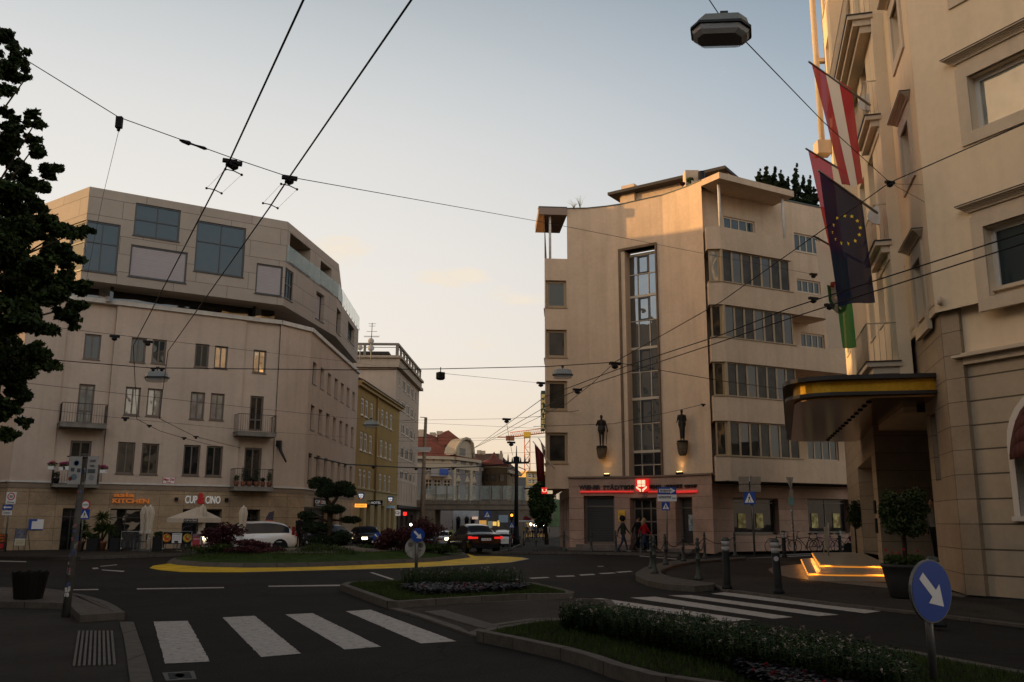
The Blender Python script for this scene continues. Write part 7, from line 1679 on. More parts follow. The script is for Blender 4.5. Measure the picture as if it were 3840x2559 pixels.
# flower beds: tall stems with pale flower heads and dark leaves in front (ground cover)
FLW=mat('flower_white',(.30,.25,.21),.7);LGD=mat('leaf_bed',(.028,.052,.015),.6,noise=.35,nscale=3);LPU=mat('leaf_coleus',(.016,.010,.014),.5,noise=.4,nscale=4);FRD=mat('flower_dark_red',(.28,.015,.03),.6)
def bed(name,label,poly,z,n,hmax,dens,front):
    m=MB();rg=random.Random(9);xs=[p[0] for p in poly];ys=[p[1] for p in poly]
    def ins(x,y):
        r=False;j=len(poly)-1
        for i in range(len(poly)):
            if (poly[i][1]>y)!=(poly[j][1]>y) and x<(poly[j][0]-poly[i][0])*(y-poly[i][1])/(poly[j][1]-poly[i][1])+poly[i][0]: r=not r
            j=i
        return r
    k=0
    while k<n:
        x,y=rg.uniform(min(xs),max(xs)),rg.uniform(min(ys),max(ys))
        if not ins(x,y): continue
        k+=1;tall=not front(x,y);h=hmax*rg.uniform(.6,1.05) if tall else hmax*rg.uniform(.25,.45)
        if tall:
            dx,dy=rg.gauss(0,.04),rg.gauss(0,.04);top=Vector((x+dx,y+dy,z+h));m.tube([(x,y,z),tuple(top)],.004,3,0)
            for q in range(dens):
                t=rg.uniform(.2,1);a=rg.uniform(0,6.28);l=rg.uniform(.03,.065);c=Vector((x+dx*t,y+dy*t,z+h*t));d=Vector((math.cos(a),math.sin(a),rg.uniform(.1,.7))).normalized();s_v=d.cross(Vector((0,0,1))).normalized()*l*.28
                m.face([c,c+d*l*.5+s_v,c+d*l*1.2-Vector((0,0,l*.3)),c+d*l*.5-s_v],0)
            if rg.random()<.11:
                for q in range(9):
                    a=rg.uniform(0,6.28);d=Vector((math.cos(a),math.sin(a),rg.uniform(-.3,.8)))*.028;c=top+Vector((0,0,rg.uniform(-.02,.02)));s_v=d.cross(Vector((0,0,1)))*.35
                    m.face([c,c+d*.6+s_v,c+d*1.1,c+d*.6-s_v],2)
        else:
            for q in range(dens+4):
                a=rg.uniform(0,6.28);l=rg.uniform(.05,.09);c=Vector((x,y,z+h*rg.uniform(.2,1)));d=Vector((math.cos(a),math.sin(a),rg.uniform(-.1,.5))).normalized();s_v=d.cross(Vector((0,0,1))).normalized()*l*.42
                m.face([c,c+d*l*.5+s_v,c+d*l-Vector((0,0,l*.2)),c+d*l*.5-s_v],1)
            if rg.random()<.05: m.leaves([((x,y,z+h),(.02,.02,.015))],14,.014,(3,),rg)
    return tag(solo(name,m,[LGD,LPU,FLW,FRD],label,'flower bed'),kind='stuff')
b1=[gp(x,y,.12) for x,y in ((1500,2200),(1560,2188),(1760,2184),(1900,2190),(1985,2208),(1960,2222),(1700,2235),(1600,2238),(1520,2220))]
c1=Vector((sum(p[0] for p in b1)/9,sum(p[1] for p in b1)/9))
bed('flower_bed','low bed of pale flowers and dark purple leaves on the middle refuge island',b1,.12,1500,.40,9,lambda x,y:y<20.75-(x-c1.x)*-.15 )
b2=[gp(x,y,.12) for x,y in ((2100,2356),(2140,2346),(2300,2360),(2500,2392),(2850,2448),(3130,2505),(3430,2590))]+[gp(x,y,.12) for x,y in ((3400,2760),(3000,2650),(2700,2500),(2400,2430),(2230,2390),(2120,2368))]
def fr2(x,y):
    # distance in front of the back line of the bed
    a,b=Vector(gp(2120,2345,.12)),Vector(gp(3430,2590,.12));d=(b-a).normalized();n=Vector((d.y,-d.x));return (Vector((x,y))-a).dot(n)>.75
bed('flower_bed','large near bed of pale cleome flowers over dark purple foliage',b2,.12,3400,.36,13,fr2)

# ---------------------------------------------------------------- signs, bollards, lamps
def disc(m,c,n,r,th,mi=0,k=28): m.lathe(Vector(c)-Vector(n)*th,[(r,0),(r,th)],k,mi,ax=n,smooth=False)
def frame_(n): n=Vector(n).normalized();ex=Vector((0,0,1)).cross(n).normalized();return n,ex,Vector((0,0,1))
def arrow(m,c,n,r,off,ang=-45,w=.16):
    n,ex,ez=frame_(n);a=math.radians(ang);d=(math.cos(a),math.sin(a));p=(-d[1],d[0])
    Q=[(-.78,-w),(.12,-w),(.12,-.46),(.80,0),(.12,.46),(.12,w),(-.78,w)]
    m.face([c+n*off+ex*(d[0]*x+p[0]*y)*r+ez*(d[1]*x+p[1]*y)*r for x,y in Q])
def man(m,c,n,h,off,mi=0):
    n,ex,ez=frame_(n);P=lambda x,z:c+n*off+ex*x*h+ez*z*h
    m.face([P(.06*math.cos(k*.785),.40+.06*math.sin(k*.785)) for k in range(8)],mi);m.face([P(-.08,-.02),P(.08,-.02),P(.09,.30),P(-.06,.32)],mi)
    for q in ([(-.08,0),(-.22,-.42),(-.14,-.42),(.02,-.02)],[(0,0),(.12,-.2),(.18,-.42),(.26,-.40),(.09,.02)],[(.07,.28),(.22,.10),(.18,.06),(.05,.2)],[(-.05,.3),(-.2,.12),(-.16,.08),(-.04,.2)]): m.face([P(*z) for z in q][::-1],mi)
def crossing_sign(t,c,n,s,off=.02):
    n,ex,ez=frame_(n);b=MB();q=lambda x,z,o=0:c+ex*x+ez*z+n*o
    F_=[q(-s/2,-s/2,off),q(s/2,-s/2,off),q(s/2,s/2,off),q(-s/2,s/2,off)];b.face(F_);b.face([p-n*.02 for p in F_][::-1])
    for i in range(4): j=(i+1)%4;b.face([F_[i],F_[i]-n*.02,F_[j]-n*.02,F_[j]])
    o=ob('crossing_plate',b,BLUE,t);m=MB();m.face([q(-s*.40,-s*.36,off+.003),q(s*.40,-s*.36,off+.003),q(0,s*.40,off+.003)]);ob('triangle',m,WHITE,o);m=MB();man(m,c-ez*s*.08,n,s*.62,off+.006);ob('walking_figure',m,BLKP,o)
def rectplate(t,c,n,w,h,m_,name='plate',txts=(),off=.02,border=None):
    n,ex,ez=frame_(n);q=lambda x,z,o:c+ex*x+ez*z+n*o;b=MB();F_=[q(-w/2,-h/2,off),q(w/2,-h/2,off),q(w/2,h/2,off),q(-w/2,h/2,off)];b.face(F_);b.face([p-n*.02 for p in F_][::-1])
    for i in range(4): j=(i+1)%4;b.face([F_[i],F_[i]-n*.02,F_[j]-n*.02,F_[j]])
    o=ob(name,b,m_,t)
    for x0,z0,x1,z1,s,mm in txts:
        k=MB();text(k,s,q(-w/2+w*x0,-h/2+h*z0,off+.002),ex,ez,w*(x1-x0),h*(z1-z0),0,.02,.003);ob('lettering',k,mm,o)
    return o
SIGNB=mat('sign_back',(.30,.25,.19),.6,metal=.2,noise=.15,nscale=9)
# big keep-right sign
Yk=9.05;c=vp(3494,2217,Yk);n=Vector((math.sin(math.radians(53-25)),-math.cos(math.radians(53-25)),0)) 
n=Vector((.45,-.893,0));view=Vector((c.x,c.y,0)).normalized();a=math.acos(.6);n=-(Matrix.Rotation(a,3,'Z')@view)
t=thing('keep_right_sign','large round blue sign with white arrow pointing lower right, nearest the viewer','traffic sign',(c.x,c.y,.12))
m=MB();disc(m,c,n,.30,.03);ob('rim',m,STEEL,t);m=MB();disc(m,c+n*.004,n,.288,.002);d_=ob('disc',m,BLUE,t);m=MB();arrow(m,c,n,.27,.008);ob('arrow',m,WHITE,d_)
pc_=c-n*.06;m=MB();m.tube([(pc_.x,pc_.y,.1),(pc_.x,pc_.y,c.z+.05)],.038,12);ob('post',m,STEEL,t)
# round sign pair on the middle island
b=vp(1560,2168,24.6);Y=b.y;t=thing('island_sign_post','grey post with a small blue arrow disc above a bigger white disc seen from behind','traffic sign',(b.x,Y,.12));m=MB();m.tube([(b.x,Y,.12),(b.x,Y,vp(1562,1988,Y).z)],.045,10);ob('post',m,STEEL,t)
c=vp(1567,2007,Y-.09);m=MB();nn=Vector((.12,-1,0)).normalized();disc(m,c,nn,.185,.02);o=ob('arrow_disc',m,BLUE,t);m=MB();arrow(m,c,nn,.18,.006);ob('arrow',m,WHITE,o)
c=vp(1557,2055,Y+.07);m=MB();disc(m,c,Vector((0,-1,0)),.275,.02);o=ob('back_disc',m,mat('disc_back',(.34,.32,.28),.6,noise=.25,nscale=6),t)
for dx,dz in ((-.13,.08),(.15,.06),(.14,-.07)): m=MB();disc(m,c+Vector((dx,-.004,dz)),Vector((0,-1,0)),.065 if dz>0 else .03,.003,k=10);ob('sticker',m,mat('sticker_grey',(.13,.13,.11),.7,noise=.4,nscale=20),o)
c=vp(1414,2013,40);t=thing('small_arrow_sign','small blue arrow disc on the roundabout between dark car and red maple','traffic sign',(c.x,40,.3));m=MB();disc(m,c,Vector((0,-1,0)),.19,.02);o=ob('disc',m,BLUE,t);m=MB();arrow(m,c,Vector((0,-1,0)),.18,.006);ob('arrow',m,WHITE,o);m=MB();m.tube([(c.x,40.05,.3),(c.x,40.05,c.z)],.03,8);ob('post',m,STEEL,t)
# EINBAHN post
b=gp(2502,2076,.13);Y=45.5;x_=lambda x,y:vp(x,y,Y)
t=thing('one_way_sign_post','sign post with blue EINBAHN arrow, ausgenommen plate and crossing sign before the bank','traffic sign',(x_(2502,2000).x,Y,.13));m=MB();p=x_(2500,1840);m.tube([(x_(2500,2000).x,Y,.13),(p.x,Y,p.z)],.035,8);ob('post',m,STEEL,t)
c=x_(2501,1841);n=Vector((0,-1,0));k_=Y/3353;o=rectplate(t,c,n,68*k_,26*k_,BLUE,'one_way_plate',off=.05)
m=MB();w_,h_=68*k_,26*k_;Q=[(-.44,-.25),(.18,-.25),(.18,-.42),(.46,0),(.18,.42),(.18,.25),(-.44,.25)];m.face([c+Vector((x*w_,-.054,z*h_)) for x,z in Q]);ob('arrow',m,WHITE,o);m=MB();text(m,'EINBAHN',c+Vector((-.38*w_,-.058,-.17*h_)),(1,0,0),(0,0,1),w_*.6,h_*.34,0,.03,.002);ob('lettering',m,BLKP,o)
c=x_(2501,1868);rectplate(t,c,n,70*k_,24*k_,WHITE,'exception_plate',[(.05,.25,.72,.8,'ausgenommen',BLKP),(.77,.3,.95,.6,'o-o',BLKP)],off=.05)
crossing_sign(t,x_(2496,1899),n,30*k_,.05)
# post with the backs of direction signs
Y=40.5;t=thing('direction_sign_post','sign post with four plate backs over a narrow blue crossing sign','traffic sign',(x_(0,0).x,0,0));X=vp(2826,2000,Y).x;t.location=(X,Y,.1);m=MB();m.tube([(X,Y,.1),(X,Y,vp(2815,1786,Y).z)],.045,8);ob('post',m,STEEL,t);k_=Y/3353
for x0,y0,x1,y1 in ((2770,1788,2808,1815),(2818,1788,2852,1815),(2772,1818,2808,1845),(2818,1818,2852,1845)):
    a,b_=vp(x0,y1,Y-.06),vp(x1,y0,Y-.06);m=MB();m.box((a.x,Y-.07,a.z),(b_.x,Y-.05,b_.z));ob('plate_back',m,SIGNB,t)
m=MB();a,b_=vp(2780,1816,Y-.03),vp(2850,1816,Y-.03);m.tube([a,b_],.02,5);ob('bracket',m,STEEL,t)
vw=Vector((-.66,-.75,0)).normalized();crossing_sign(t,vp(2811,1868,Y-.06),vw,.56,.03)
Y=44.5;X=vp(2967,2000,Y).x;t=thing('edge_on_sign_post','thin stickered post with signs seen edge on in front of the bicycles','traffic sign',(X,Y,.12));m=MB();m.tube([(vp(2976,2000,Y).x,Y,.12),(vp(2963,1790,Y).x,Y,vp(2963,1790,Y).z)],.035,8);ob('post',m,STEEL,t)
m=MB();a=vp(2961,1812,Y);m.face([a+Vector(p) for p in ((-.18,-.05,.28),(-.02,-.12,-.28),(.0,-.05,.28))]);m.face([a+Vector(p) for p in ((.18,-.05,.28),(.04,-.12,-.28),(.02,-.05,.28))]);ob('yield_plate',m,SIGNB,t).modifiers.new('s','SOLIDIFY').thickness=.02
for y,w_,mm in ((1852,.2,SIGNB),(1880,.26,mat('teal_plate',(.15,.28,.26),.5))): m=MB();m.cbox(vp(2966,y,Y)+Vector((0,-.06,0)),(w_,.02,.38));ob('plate',m,mm,t)
for y in range(1915,2010,14): m=MB();m.lathe(vp(2966+(y-1900)*.05,y,Y)-Vector((0,0,.05)),[(.037,0),(.037,R.uniform(.05,.12))],8);ob('sticker',m,mat('sticker_mix',(.5,.45,.42),.6,noise=.5,nscale=14),t)
# left posts
Y=43.6;t=thing('zone_sign_post','post with a 30 zone sign, blue one way plate and text plate at far left','traffic sign',(vp(28,2000,Y).x,Y,.14));m=MB();m.tube([(vp(14,2000,Y).x+.1,Y,.14),(vp(42,1850,Y).x,Y,vp(42,1850,Y).z)],.035,8);ob('post',m,STEEL,t)
c=vp(42,1868,Y-.06);o=rectplate(t,c,n,.46,.56,WHITE,'zone_plate',[(.12,.06,.88,.22,'Zone',BLKP)]);m=MB();disc(m,c+Vector((0,-.024,.07)),n,.18,.003);ob('ring',m,RED,o);m=MB();disc(m,c+Vector((0,-.028,.07)),n,.13,.003);ob('disc',m,WHITE,o);m=MB();text(m,'30',c+Vector((-.085,-.034,.01)),(1,0,0),(0,0,1),.17,.12,0,.03,.002);ob('lettering',m,BLKP,o)
c=vp(29,1903,Y-.06);o=rectplate(t,c,n,.48,.24,BLUE,'one_way_plate');m=MB();m.face([c+Vector((x*.48,-.026,z*.24)) for x,z in ((-.42,0),(-.22,.36),(-.22,.14),(.4,.14),(.4,-.14),(-.22,-.14),(-.22,-.36))]);ob('arrow',m,WHITE,o)
rectplate(t,vp(27,1924,Y-.06),n,.44,.2,WHITE,'text_plate',[(.1,.55,.9,.8,'Einbahn',BLKP),(.1,.2,.9,.45,'ausgen.',BLKP)])
Y=43;X=vp(312,2000,Y).x;t=thing('width_limit_sign_post','post with red ringed 3,65 m sign over a blue pedestrian crossing sign','traffic sign',(X,Y,.14));m=MB();m.tube([(vp(306,2000,Y).x,Y,.14),(vp(318,1880,Y).x,Y,vp(318,1880,Y).z)],.035,8);ob('post',m,STEEL,t)
c=vp(321,1894,Y-.06);m=MB();disc(m,c,n,.225,.02);o=ob('ring_disc',m,RED,t);m=MB();disc(m,c+n*.004,n,.165,.002);ob('disc',m,WHITE,o);m=MB();text(m,'3,65m',c+Vector((-.14,-.01,-.04)),(1,0,0),(0,0,1),.28,.09,0,.02,.002);ob('lettering',m,BLKP,o)
crossing_sign(t,vp(317,1929,Y-.06),n,.47,.0)
# crossing sign and traffic lights down the street
Y=88;k_=Y/3353;t=thing('far_crossing_sign','blue pedestrian crossing sign on a post under the railway bridge edge','traffic sign',vp(1827,2000,Y));crossing_sign(t,vp(1827,1930,Y),n,26*k_,.02);m=MB();m.tube([(vp(1826,2000,Y).x,Y,gz(Y)),vp(1826,1945,Y)],.05,6);ob('post',m,STEEL,t)
c=vp(1919,1935,84);t=thing('traffic_light','amber traffic light beside the black lamp post','traffic light',(c.x,84,-.5));m=MB();m.cbox(c,(.32,.25,.75));ob('housing',m,BLK,t);m=MB();m.ball(c+Vector((0,-.13,.05)),.13);ob('lens',m,mat('amber_lens',(1,.4,.05),emit=(1,.35,.03),es=3),t);m=MB();m.tube([(c.x,84,-1),(c.x,84,c.z-.3)],.06,6);ob('post',m,BLK,t);crossing_sign(t,c-Vector((0,.05,.85)),n,.5)
for i,(x,y) in enumerate(((1972,1945),(1985,1949))):
    c=vp(x,y,92);t=thing('no_stopping_sign',('left','right')[i]+' of two small dark red round signs above the street crowd','traffic sign',(c.x,92,-.5));m=MB();disc(m,c,n,(.26,.2)[i],.02);ob('disc',m,mat('dim_red',(.12,.012,.02),.6),t);m=MB();m.tube([(c.x,92.05,-.5),(c.x,92.05,c.z)],.035,6);ob('post',m,STEEL,t)
# black ornate lamp / wire mast
Y=86;X=vp(1936,2000,Y).x;zb=gz2(Y)+.1;zt=vp(1938,1712,Y).z;t=thing('ornate_mast','tall black mast with a crown of insulators beside the white parked SUV','lamp post',(X,Y,zb));m=MB();m.tube([(X,Y,zb),(X,Y,zt)],[.22,.17],10);m.lathe((X,Y,zb),[(.35,0),(.35,.4),(.27,.8),(.24,1.6)],12);ob('mast',m,BLK,t)
m=MB();m.cbox((X,Y,zt-.6),(2.4,.22,.16));m.cbox((X,Y,zt-.35),(.6,.25,.6))
for k in range(7): xx=X-1.2+.4*k;m.tube([(xx,Y,zt-.55),(xx,Y,zt-.1+.3*(k%2)+(.8 if k==3 else 0))],[.11,.03],6)
for s in (-1,1): m.tube([(X+s*.2,Y,zt-1.0),(X+s*.9,Y,zt-1.3),(X+s*.4,Y,zt-1.9)],.05,5)
ob('insulator_crown',m,BLK,t)
# chain bollards
def chain_bollard():
    t=thing('chain_bollard','','bollard',(0,0,0));m=MB();m.lathe((0,0,0),[(.12,0),(.12,.05),(.085,.10),(.075,.16),(.055,.22),(.052,.50),(.07,.515),(.07,.545),(.052,.56),(.048,.78),(.066,.79),(.066,.82),(.045,.84),(.045,.90),(.062,.92),(.062,.95),(.03,.98),(.045,1.01),(.04,1.05),(.01,1.07)],14);ob('post',m,GREENI,t,local=True);return t
def chain(t,a,b,sag=.33):
    a,b=Vector(a),Vector(b);L=(b-a).length;n=int(L/.065);m=MB()
    P=[a.lerp(b,k/n)-Vector((0,0,sag*4*(k/n)*(1-k/n))) for k in range(n+1)]
    for k in range(n):
        p,q=P[k],P[k+1];d=(q-p).normalized();u=d.cross(Vector((0,0,1))).normalized() if k%2 else d.cross(d.cross(Vector((0,0,1)))).normalized();w_=.016
        m.tube([p-d*.008,p+d*.02+u*w_,q-d*.02+u*w_,q+d*.008,q-d*.02-u*w_,p+d*.02-u*w_,p-d*.008],.0065,4,cap=False)
    solo('chain',m,IRON,'','chain','chains between the green bollards').location
    return bpy.context.scene.collection.objects[-1]
pr=chain_bollard();first=True;BP=[]
bl=[(2455,2151,.14,'green chain bollard at the tip of the raised strip, nearest the viewer'),(2443,2132,.14,'green chain bollard directly behind the nearest tip bollard'),(2496,2118,.14,'green chain bollard third along the raised strip'),(2563,2105,.14,'green chain bollard fourth along the raised strip, facing the bank corner'),(2620,2176,.14,'green chain bollard with a white band on the front end of the raised strip'),(2644,2095,.14,'green chain bollard fifth along the strip before the shop window pier'),(2757,2086,.14,'green chain bollard at the right end of the strip beside the direction sign')]
kb_=[(2010,2067,'slim bollard left end of the bank kerb near the crowd'),(2115,2068,'slim bollard before the left corner of the bank'),(2218,2070,'slim bollard before the shuttered bank window'),(2310,2072,'slim bollard left of the walking woman with afro'),(2404,2074,'slim bollard before the person in red'),(1912,2066,'slim bollard beside the white parked SUV')]
for x,y,z,l in bl+[(x,y,.13,l) for x,y,l in kb_]:
    p=gp(x,y,z);s=1.0 if z==.14 else .93
    if first: pr.location=(*p,z);pr['label']=l;pr['group']='green chain bollards';first=False;o=pr
    else: o=dup(pr,(*p,z),None,l,'green chain bollards')
    BP.append(Vector((*p,z)))
def mkchain(i,j,l,sag=.3): 
    a,b=BP[i]+Vector((0,0,.86)),BP[j]+Vector((0,0,.86));chain(None,a,b,sag);o=COL.objects[-1];o['label']=l
n0=len(COL.objects)
for i,j,l in ((0,4,'long sagging chain from the tip bollard to the white banded bollard'),(0,2,'chain from the tip bollard to the third strip bollard'),(2,3,'chain between third and fourth strip bollards'),(3,5,'chain between fourth strip bollard and the pier bollard'),(4,5,'short chain rising from the white banded bollard to the back of the strip'),(5,6,'chain before the stone pier up to the bollard at the direction sign'),(7,8,'chain before the left bank corner'),(8,9,'chain before the shuttered bank window'),(9,10,'chain left of the walking woman'),(10,11,'chain passing before the bank entrance'),(12,7,'chain left of the bank corner near the parked cars')): mkchain(i,j,l,.36 if (i,j)==(0,4) else .28)
# smooth bollards
t0=None
for x,y,l,s,lean in ((2727,2210,'black bollard with white reflector band, left of the zebra crossing end',1,0),(2921,2226,'slightly tilted black bollard with a round sticker',1,-.035),(2942,2091,'black bollard with white band in front of the first bicycle',.93,0),(3152,2072,'black bollard with white band in front of the last bicycle',.93,0),(3440,2262,'tall green capped bollard behind the blue arrow sign beside the big pot',1.0,0)):
    p=gp(x,y,.05)
    if x==3440: p=(6.55,14.3)
    t=thing('bollard',l,'bollard',(*p,.05),0,'black bollards with white bands');t.rotation_euler=(0,lean,0)
    h=1.18 if x<3300 else 1.02
    m=MB();m.lathe((0,0,0),[(.125,0),(.125,.05),(.10,.08),(.092,.12),(.088,h-.3)],16);ob('post',m,mat('bollard_black',(.011,.012,.012),.6),t,local=True)
    m=MB();m.lathe((0,0,0),[(.092,h-.3),(.094,h-.19)],16);m.lathe((0,0,0),[(.094,h-.175),(.094,h-.06)],16);ob('reflector_band',m,mat('reflector',(.30,.29,.27),.4),t,local=True)
    m=MB();m.lathe((0,0,0),[(.092,h-.06),(.10,h-.05),(.10,h-.03),(.07,h+.02),(.01,h+.03)],16);ob('cap',m,GREENI,t,local=True)
    if lean: m=MB();disc(m,Vector((-.02,-.09,h-.42)),Vector((-.25,-1,0)).normalized(),.055,.004);ob('sticker',m,mat('sticker_pale',(.4,.36,.38),.5),t,local=True)
# pale thin post beside the bicycles
p=vp(3105,2100,33);t=thing('folding_barrier_post','thin pale upright barrier post standing on the hotel platform edge','barrier post',(p.x,33,.45) );m=MB();a=vp(3107,1960,33);m.tube([(p.x+.02,33,.45),(a.x,33,a.z)],.035,8);m.tube([(p.x-.12,33.1,.45),(a.x-.05,33,a.z-.1)],.02,6);m.cbox((a.x-.1,33,a.z-.5),(.16,.03,.7));ob('post',m,mat('post_pale',(.42,.38,.3),.5),t)
# big leaning pole with banner
b=Vector((*gp(246,2315,.02),.02));tp=vp(318,1706,b.y+.1);t=thing('stickered_pole','leaning grey pole covered in stickers with two banner panels, left foreground','pole',b)
m=MB();m.tube([b,b.lerp(tp,.5),tp],[.068,.056,.048],14);m.tube([tp-Vector((0,0,.06)),tp+Vector((0,0,.02))],.056,14);pl_=ob('pole',m,mat('pole_grey',(.10,.095,.085),.6,noise=.35,nscale=5,streak=.4),t)
rg=random.Random(4)
SM=[mat('sticker_a',(.42,.40,.38),.6,noise=.5,nscale=25),mat('sticker_b',(.06,.09,.2),.6,noise=.5,nscale=25),mat('sticker_c',(.3,.12,.12),.6,noise=.5,nscale=25),mat('sticker_d',(.18,.2,.2),.6,noise=.6,nscale=18)]
for k in range(26):
    SM_=SM[k%4]
    f=rg.uniform(.12,.95);c=b.lerp(tp,f);r=.070-.021*f+.003;a0=rg.uniform(-2.6,-.6);w_=rg.uniform(.4,.9);h=rg.uniform(.03,.10);m=MB()
    for q in range(3):
        a1,a2=a0+w_*q/3,a0+w_*(q+1)/3;m.face([c+Vector((r*math.cos(a1),r*math.sin(a1),0)),c+Vector((r*math.cos(a2),r*math.sin(a2),0)),c+Vector((r*math.cos(a2),r*math.sin(a2),h)),c+Vector((r*math.cos(a1),r*math.sin(a1),h))])
    ob('sticker',m,SM[k%4],pl_)
m=MB();c=b.lerp(tp,.13);text(m,'51',c+Vector((-.025,-.072,.06)),(1,0,0),(0,0,1),.07,.06,0,.02,.003);text(m,'18',c+Vector((-.025,-.072,-.02)),(1,0,0),(0,0,1),.07,.06,0,.02,.003);ob('number',m,WHITE,pl_)
BAN=mat('banner_cloth',(.42,.41,.39),.8,noise=.1)
for s,x0,x1,l in ((0,253,310,'left banner panel with round blue emblem and cup picture'),(1,322,372,'right banner panel with KUNST WEG lettering and line drawing')):
    Y=b.y-.02;a,c=vp(x0,1817,Y),vp(x1,1713,Y);m=MB();m.box((a.x,Y-.02,a.z),(c.x,Y,c.z));o=ob('banner',m,BAN,t,l);W_,H_=c.x-a.x,c.z-a.z
    def dd(fx,fz,r,mm,nm='print'): k=MB();disc(k,Vector((a.x+W_*fx,Y-.021,a.z+H_*fz)),Vector((0,-1,0)),r,.002,k=18);ob(nm,k,mm,o)
    if s==0:
        dd(.6,.76,.048,mat('print_blue',(.10,.17,.28),.6));dd(.6,.76,.036,BAN);dd(.5,.26,.055,mat('print_teal',(.16,.22,.25),.6));dd(.22,.2,.035,mat('print_rust',(.2,.05,.03),.6))
        for fx,fz in ((.35,.53),(.85,.5)): k=MB();k.cbox((a.x+W_*fx,Y-.022,a.z+H_*fz),(.06,.004,.065));ob('print',k,mat('print_dark',(.10,.11,.12),.6),o)
    else:
        k=MB();text(k,'KUNST',(a.x+W_*.25,Y-.022,a.z+H_*.80),(1,0,0),(0,0,1),W_*.55,H_*.08,0,.02,.003);text(k,'WEG!',(a.x+W_*.25,Y-.022,a.z+H_*.62),(1,0,0),(0,0,1),W_*.45,H_*.08,0,.02,.003);ob('lettering',k,mat('print_dark',(.10,.11,.12),.6),o)
        dd(.5,.24,.05,mat('print_greyb',(.26,.28,.30),.6));k=MB();k.cbox((a.x+W_*.45,Y-.022,a.z+H_*.47),(.13,.004,.07),0,0);ob('print',k,mat('print_dark',(.10,.11,.12)),o)
m=MB();a,c=vp(253,1712,b.y),vp(372,1714,b.y);m.tube([a,c],.012,6);ob('banner_rail',m,STEEL,t)
# litter bin
c=Vector((*gp(103,2268,.02),0));k_=c.y/3353;t=thing('litter_bin','dark slatted litter bin with flared top on the left corner pavement','litter bin',c);m=MB();h=.62;nS=22
for k in range(nS):
    a0,a1=2*math.pi*(k+.06)/nS,2*math.pi*(k+.94)/nS;r0,r1=.235,.325
    P=[c+Vector((r0*math.cos(a0),r0*math.sin(a0),.02)),c+Vector((r0*math.cos(a1),r0*math.sin(a1),.02)),c+Vector((r1*math.cos(a1),r1*math.sin(a1),h+.02*(k%2))),c+Vector((r1*math.cos(a0),r1*math.sin(a0),h+.02*(k%2)))];m.face(P);m.face([c+(p-c)*.94+Vector((0,0,.0)) for p in P][::-1])
ob('slats',m,mat('bin_slats',(.010,.008,.007),.6,noise=.2,nscale=9),t);m=MB();m.lathe(c,[(.22,.02),(.30,h-.06),(.28,h-.06),(.2,.05)],20);m.lathe(c,[(.25,0),(.25,.03)],20);ob('liner',m,BLK,t)
# ---------------------------------------------------------------- cafe terrace
FAB=mat('parasol_canvas',(.55,.47,.37),.85,noise=.08,nscale=4);Yc=45.2
x_=lambda x,y,Y=Yc:vp(x,y,Y)
a=x_(742,1902,44);t=thing('open_parasol','open cream cafe parasol with a black name strip','parasol',(a.x,44,.14));L=x_(638,1952,44);Rr=x_(820,1945,44);w_=(Rr.x-L.x)/2;cx_=(L.x+Rr.x)/2;m=MB();zt,ze=a.z,x_(700,1952,44).z
co4=[(cx_-w_,44-w_*.55),(cx_+w_*.1,44-w_*1.05),(cx_+w_,44-w_*.2),(cx_-w_*.1,44+w_*.7)]
co4=[(cx_-w_,44-w_*.35),(cx_+w_*.35,44-w_),(cx_+w_,44+w_*.35),(cx_-w_*.35,44+w_)]
for i in range(4):
    p,q=co4[i],co4[(i+1)%4];m.face([(*p,ze+.1),(*q,ze+.1),(a.x,44,zt)]);m.face([(*p,ze-.1),(*q,ze-.1),(*q,ze+.1),(*p,ze+.1)])
ob('canopy',m,FAB,t);m=MB();m.tube([(a.x,44,.14),(a.x,44,zt)],.03,8);ob('pole',m,STEEL,t)
p,q=Vector(co4[0]),Vector(co4[1]);d=(q-p).normalized();nn=Vector((d.y,-d.x));c0=p.lerp(q,.62);m=MB()
P=[(*(c0+nn*.01),ze-.09),(*(c0+d*.9+nn*.01),ze-.09),(*(c0+d*.9+nn*.01),ze+.07),(*(c0+nn*.01),ze+.07)];m.face(P);o=ob('name_strip',m,BLK,t);m=MB();text(m,'CUP & CINO',Vector((*(c0+nn*.014+d*.06),ze-.05)),Vector((*d,0)),(0,0,1),.78,.09,0,.01,.003);ob('lettering',m,WHITE,o)
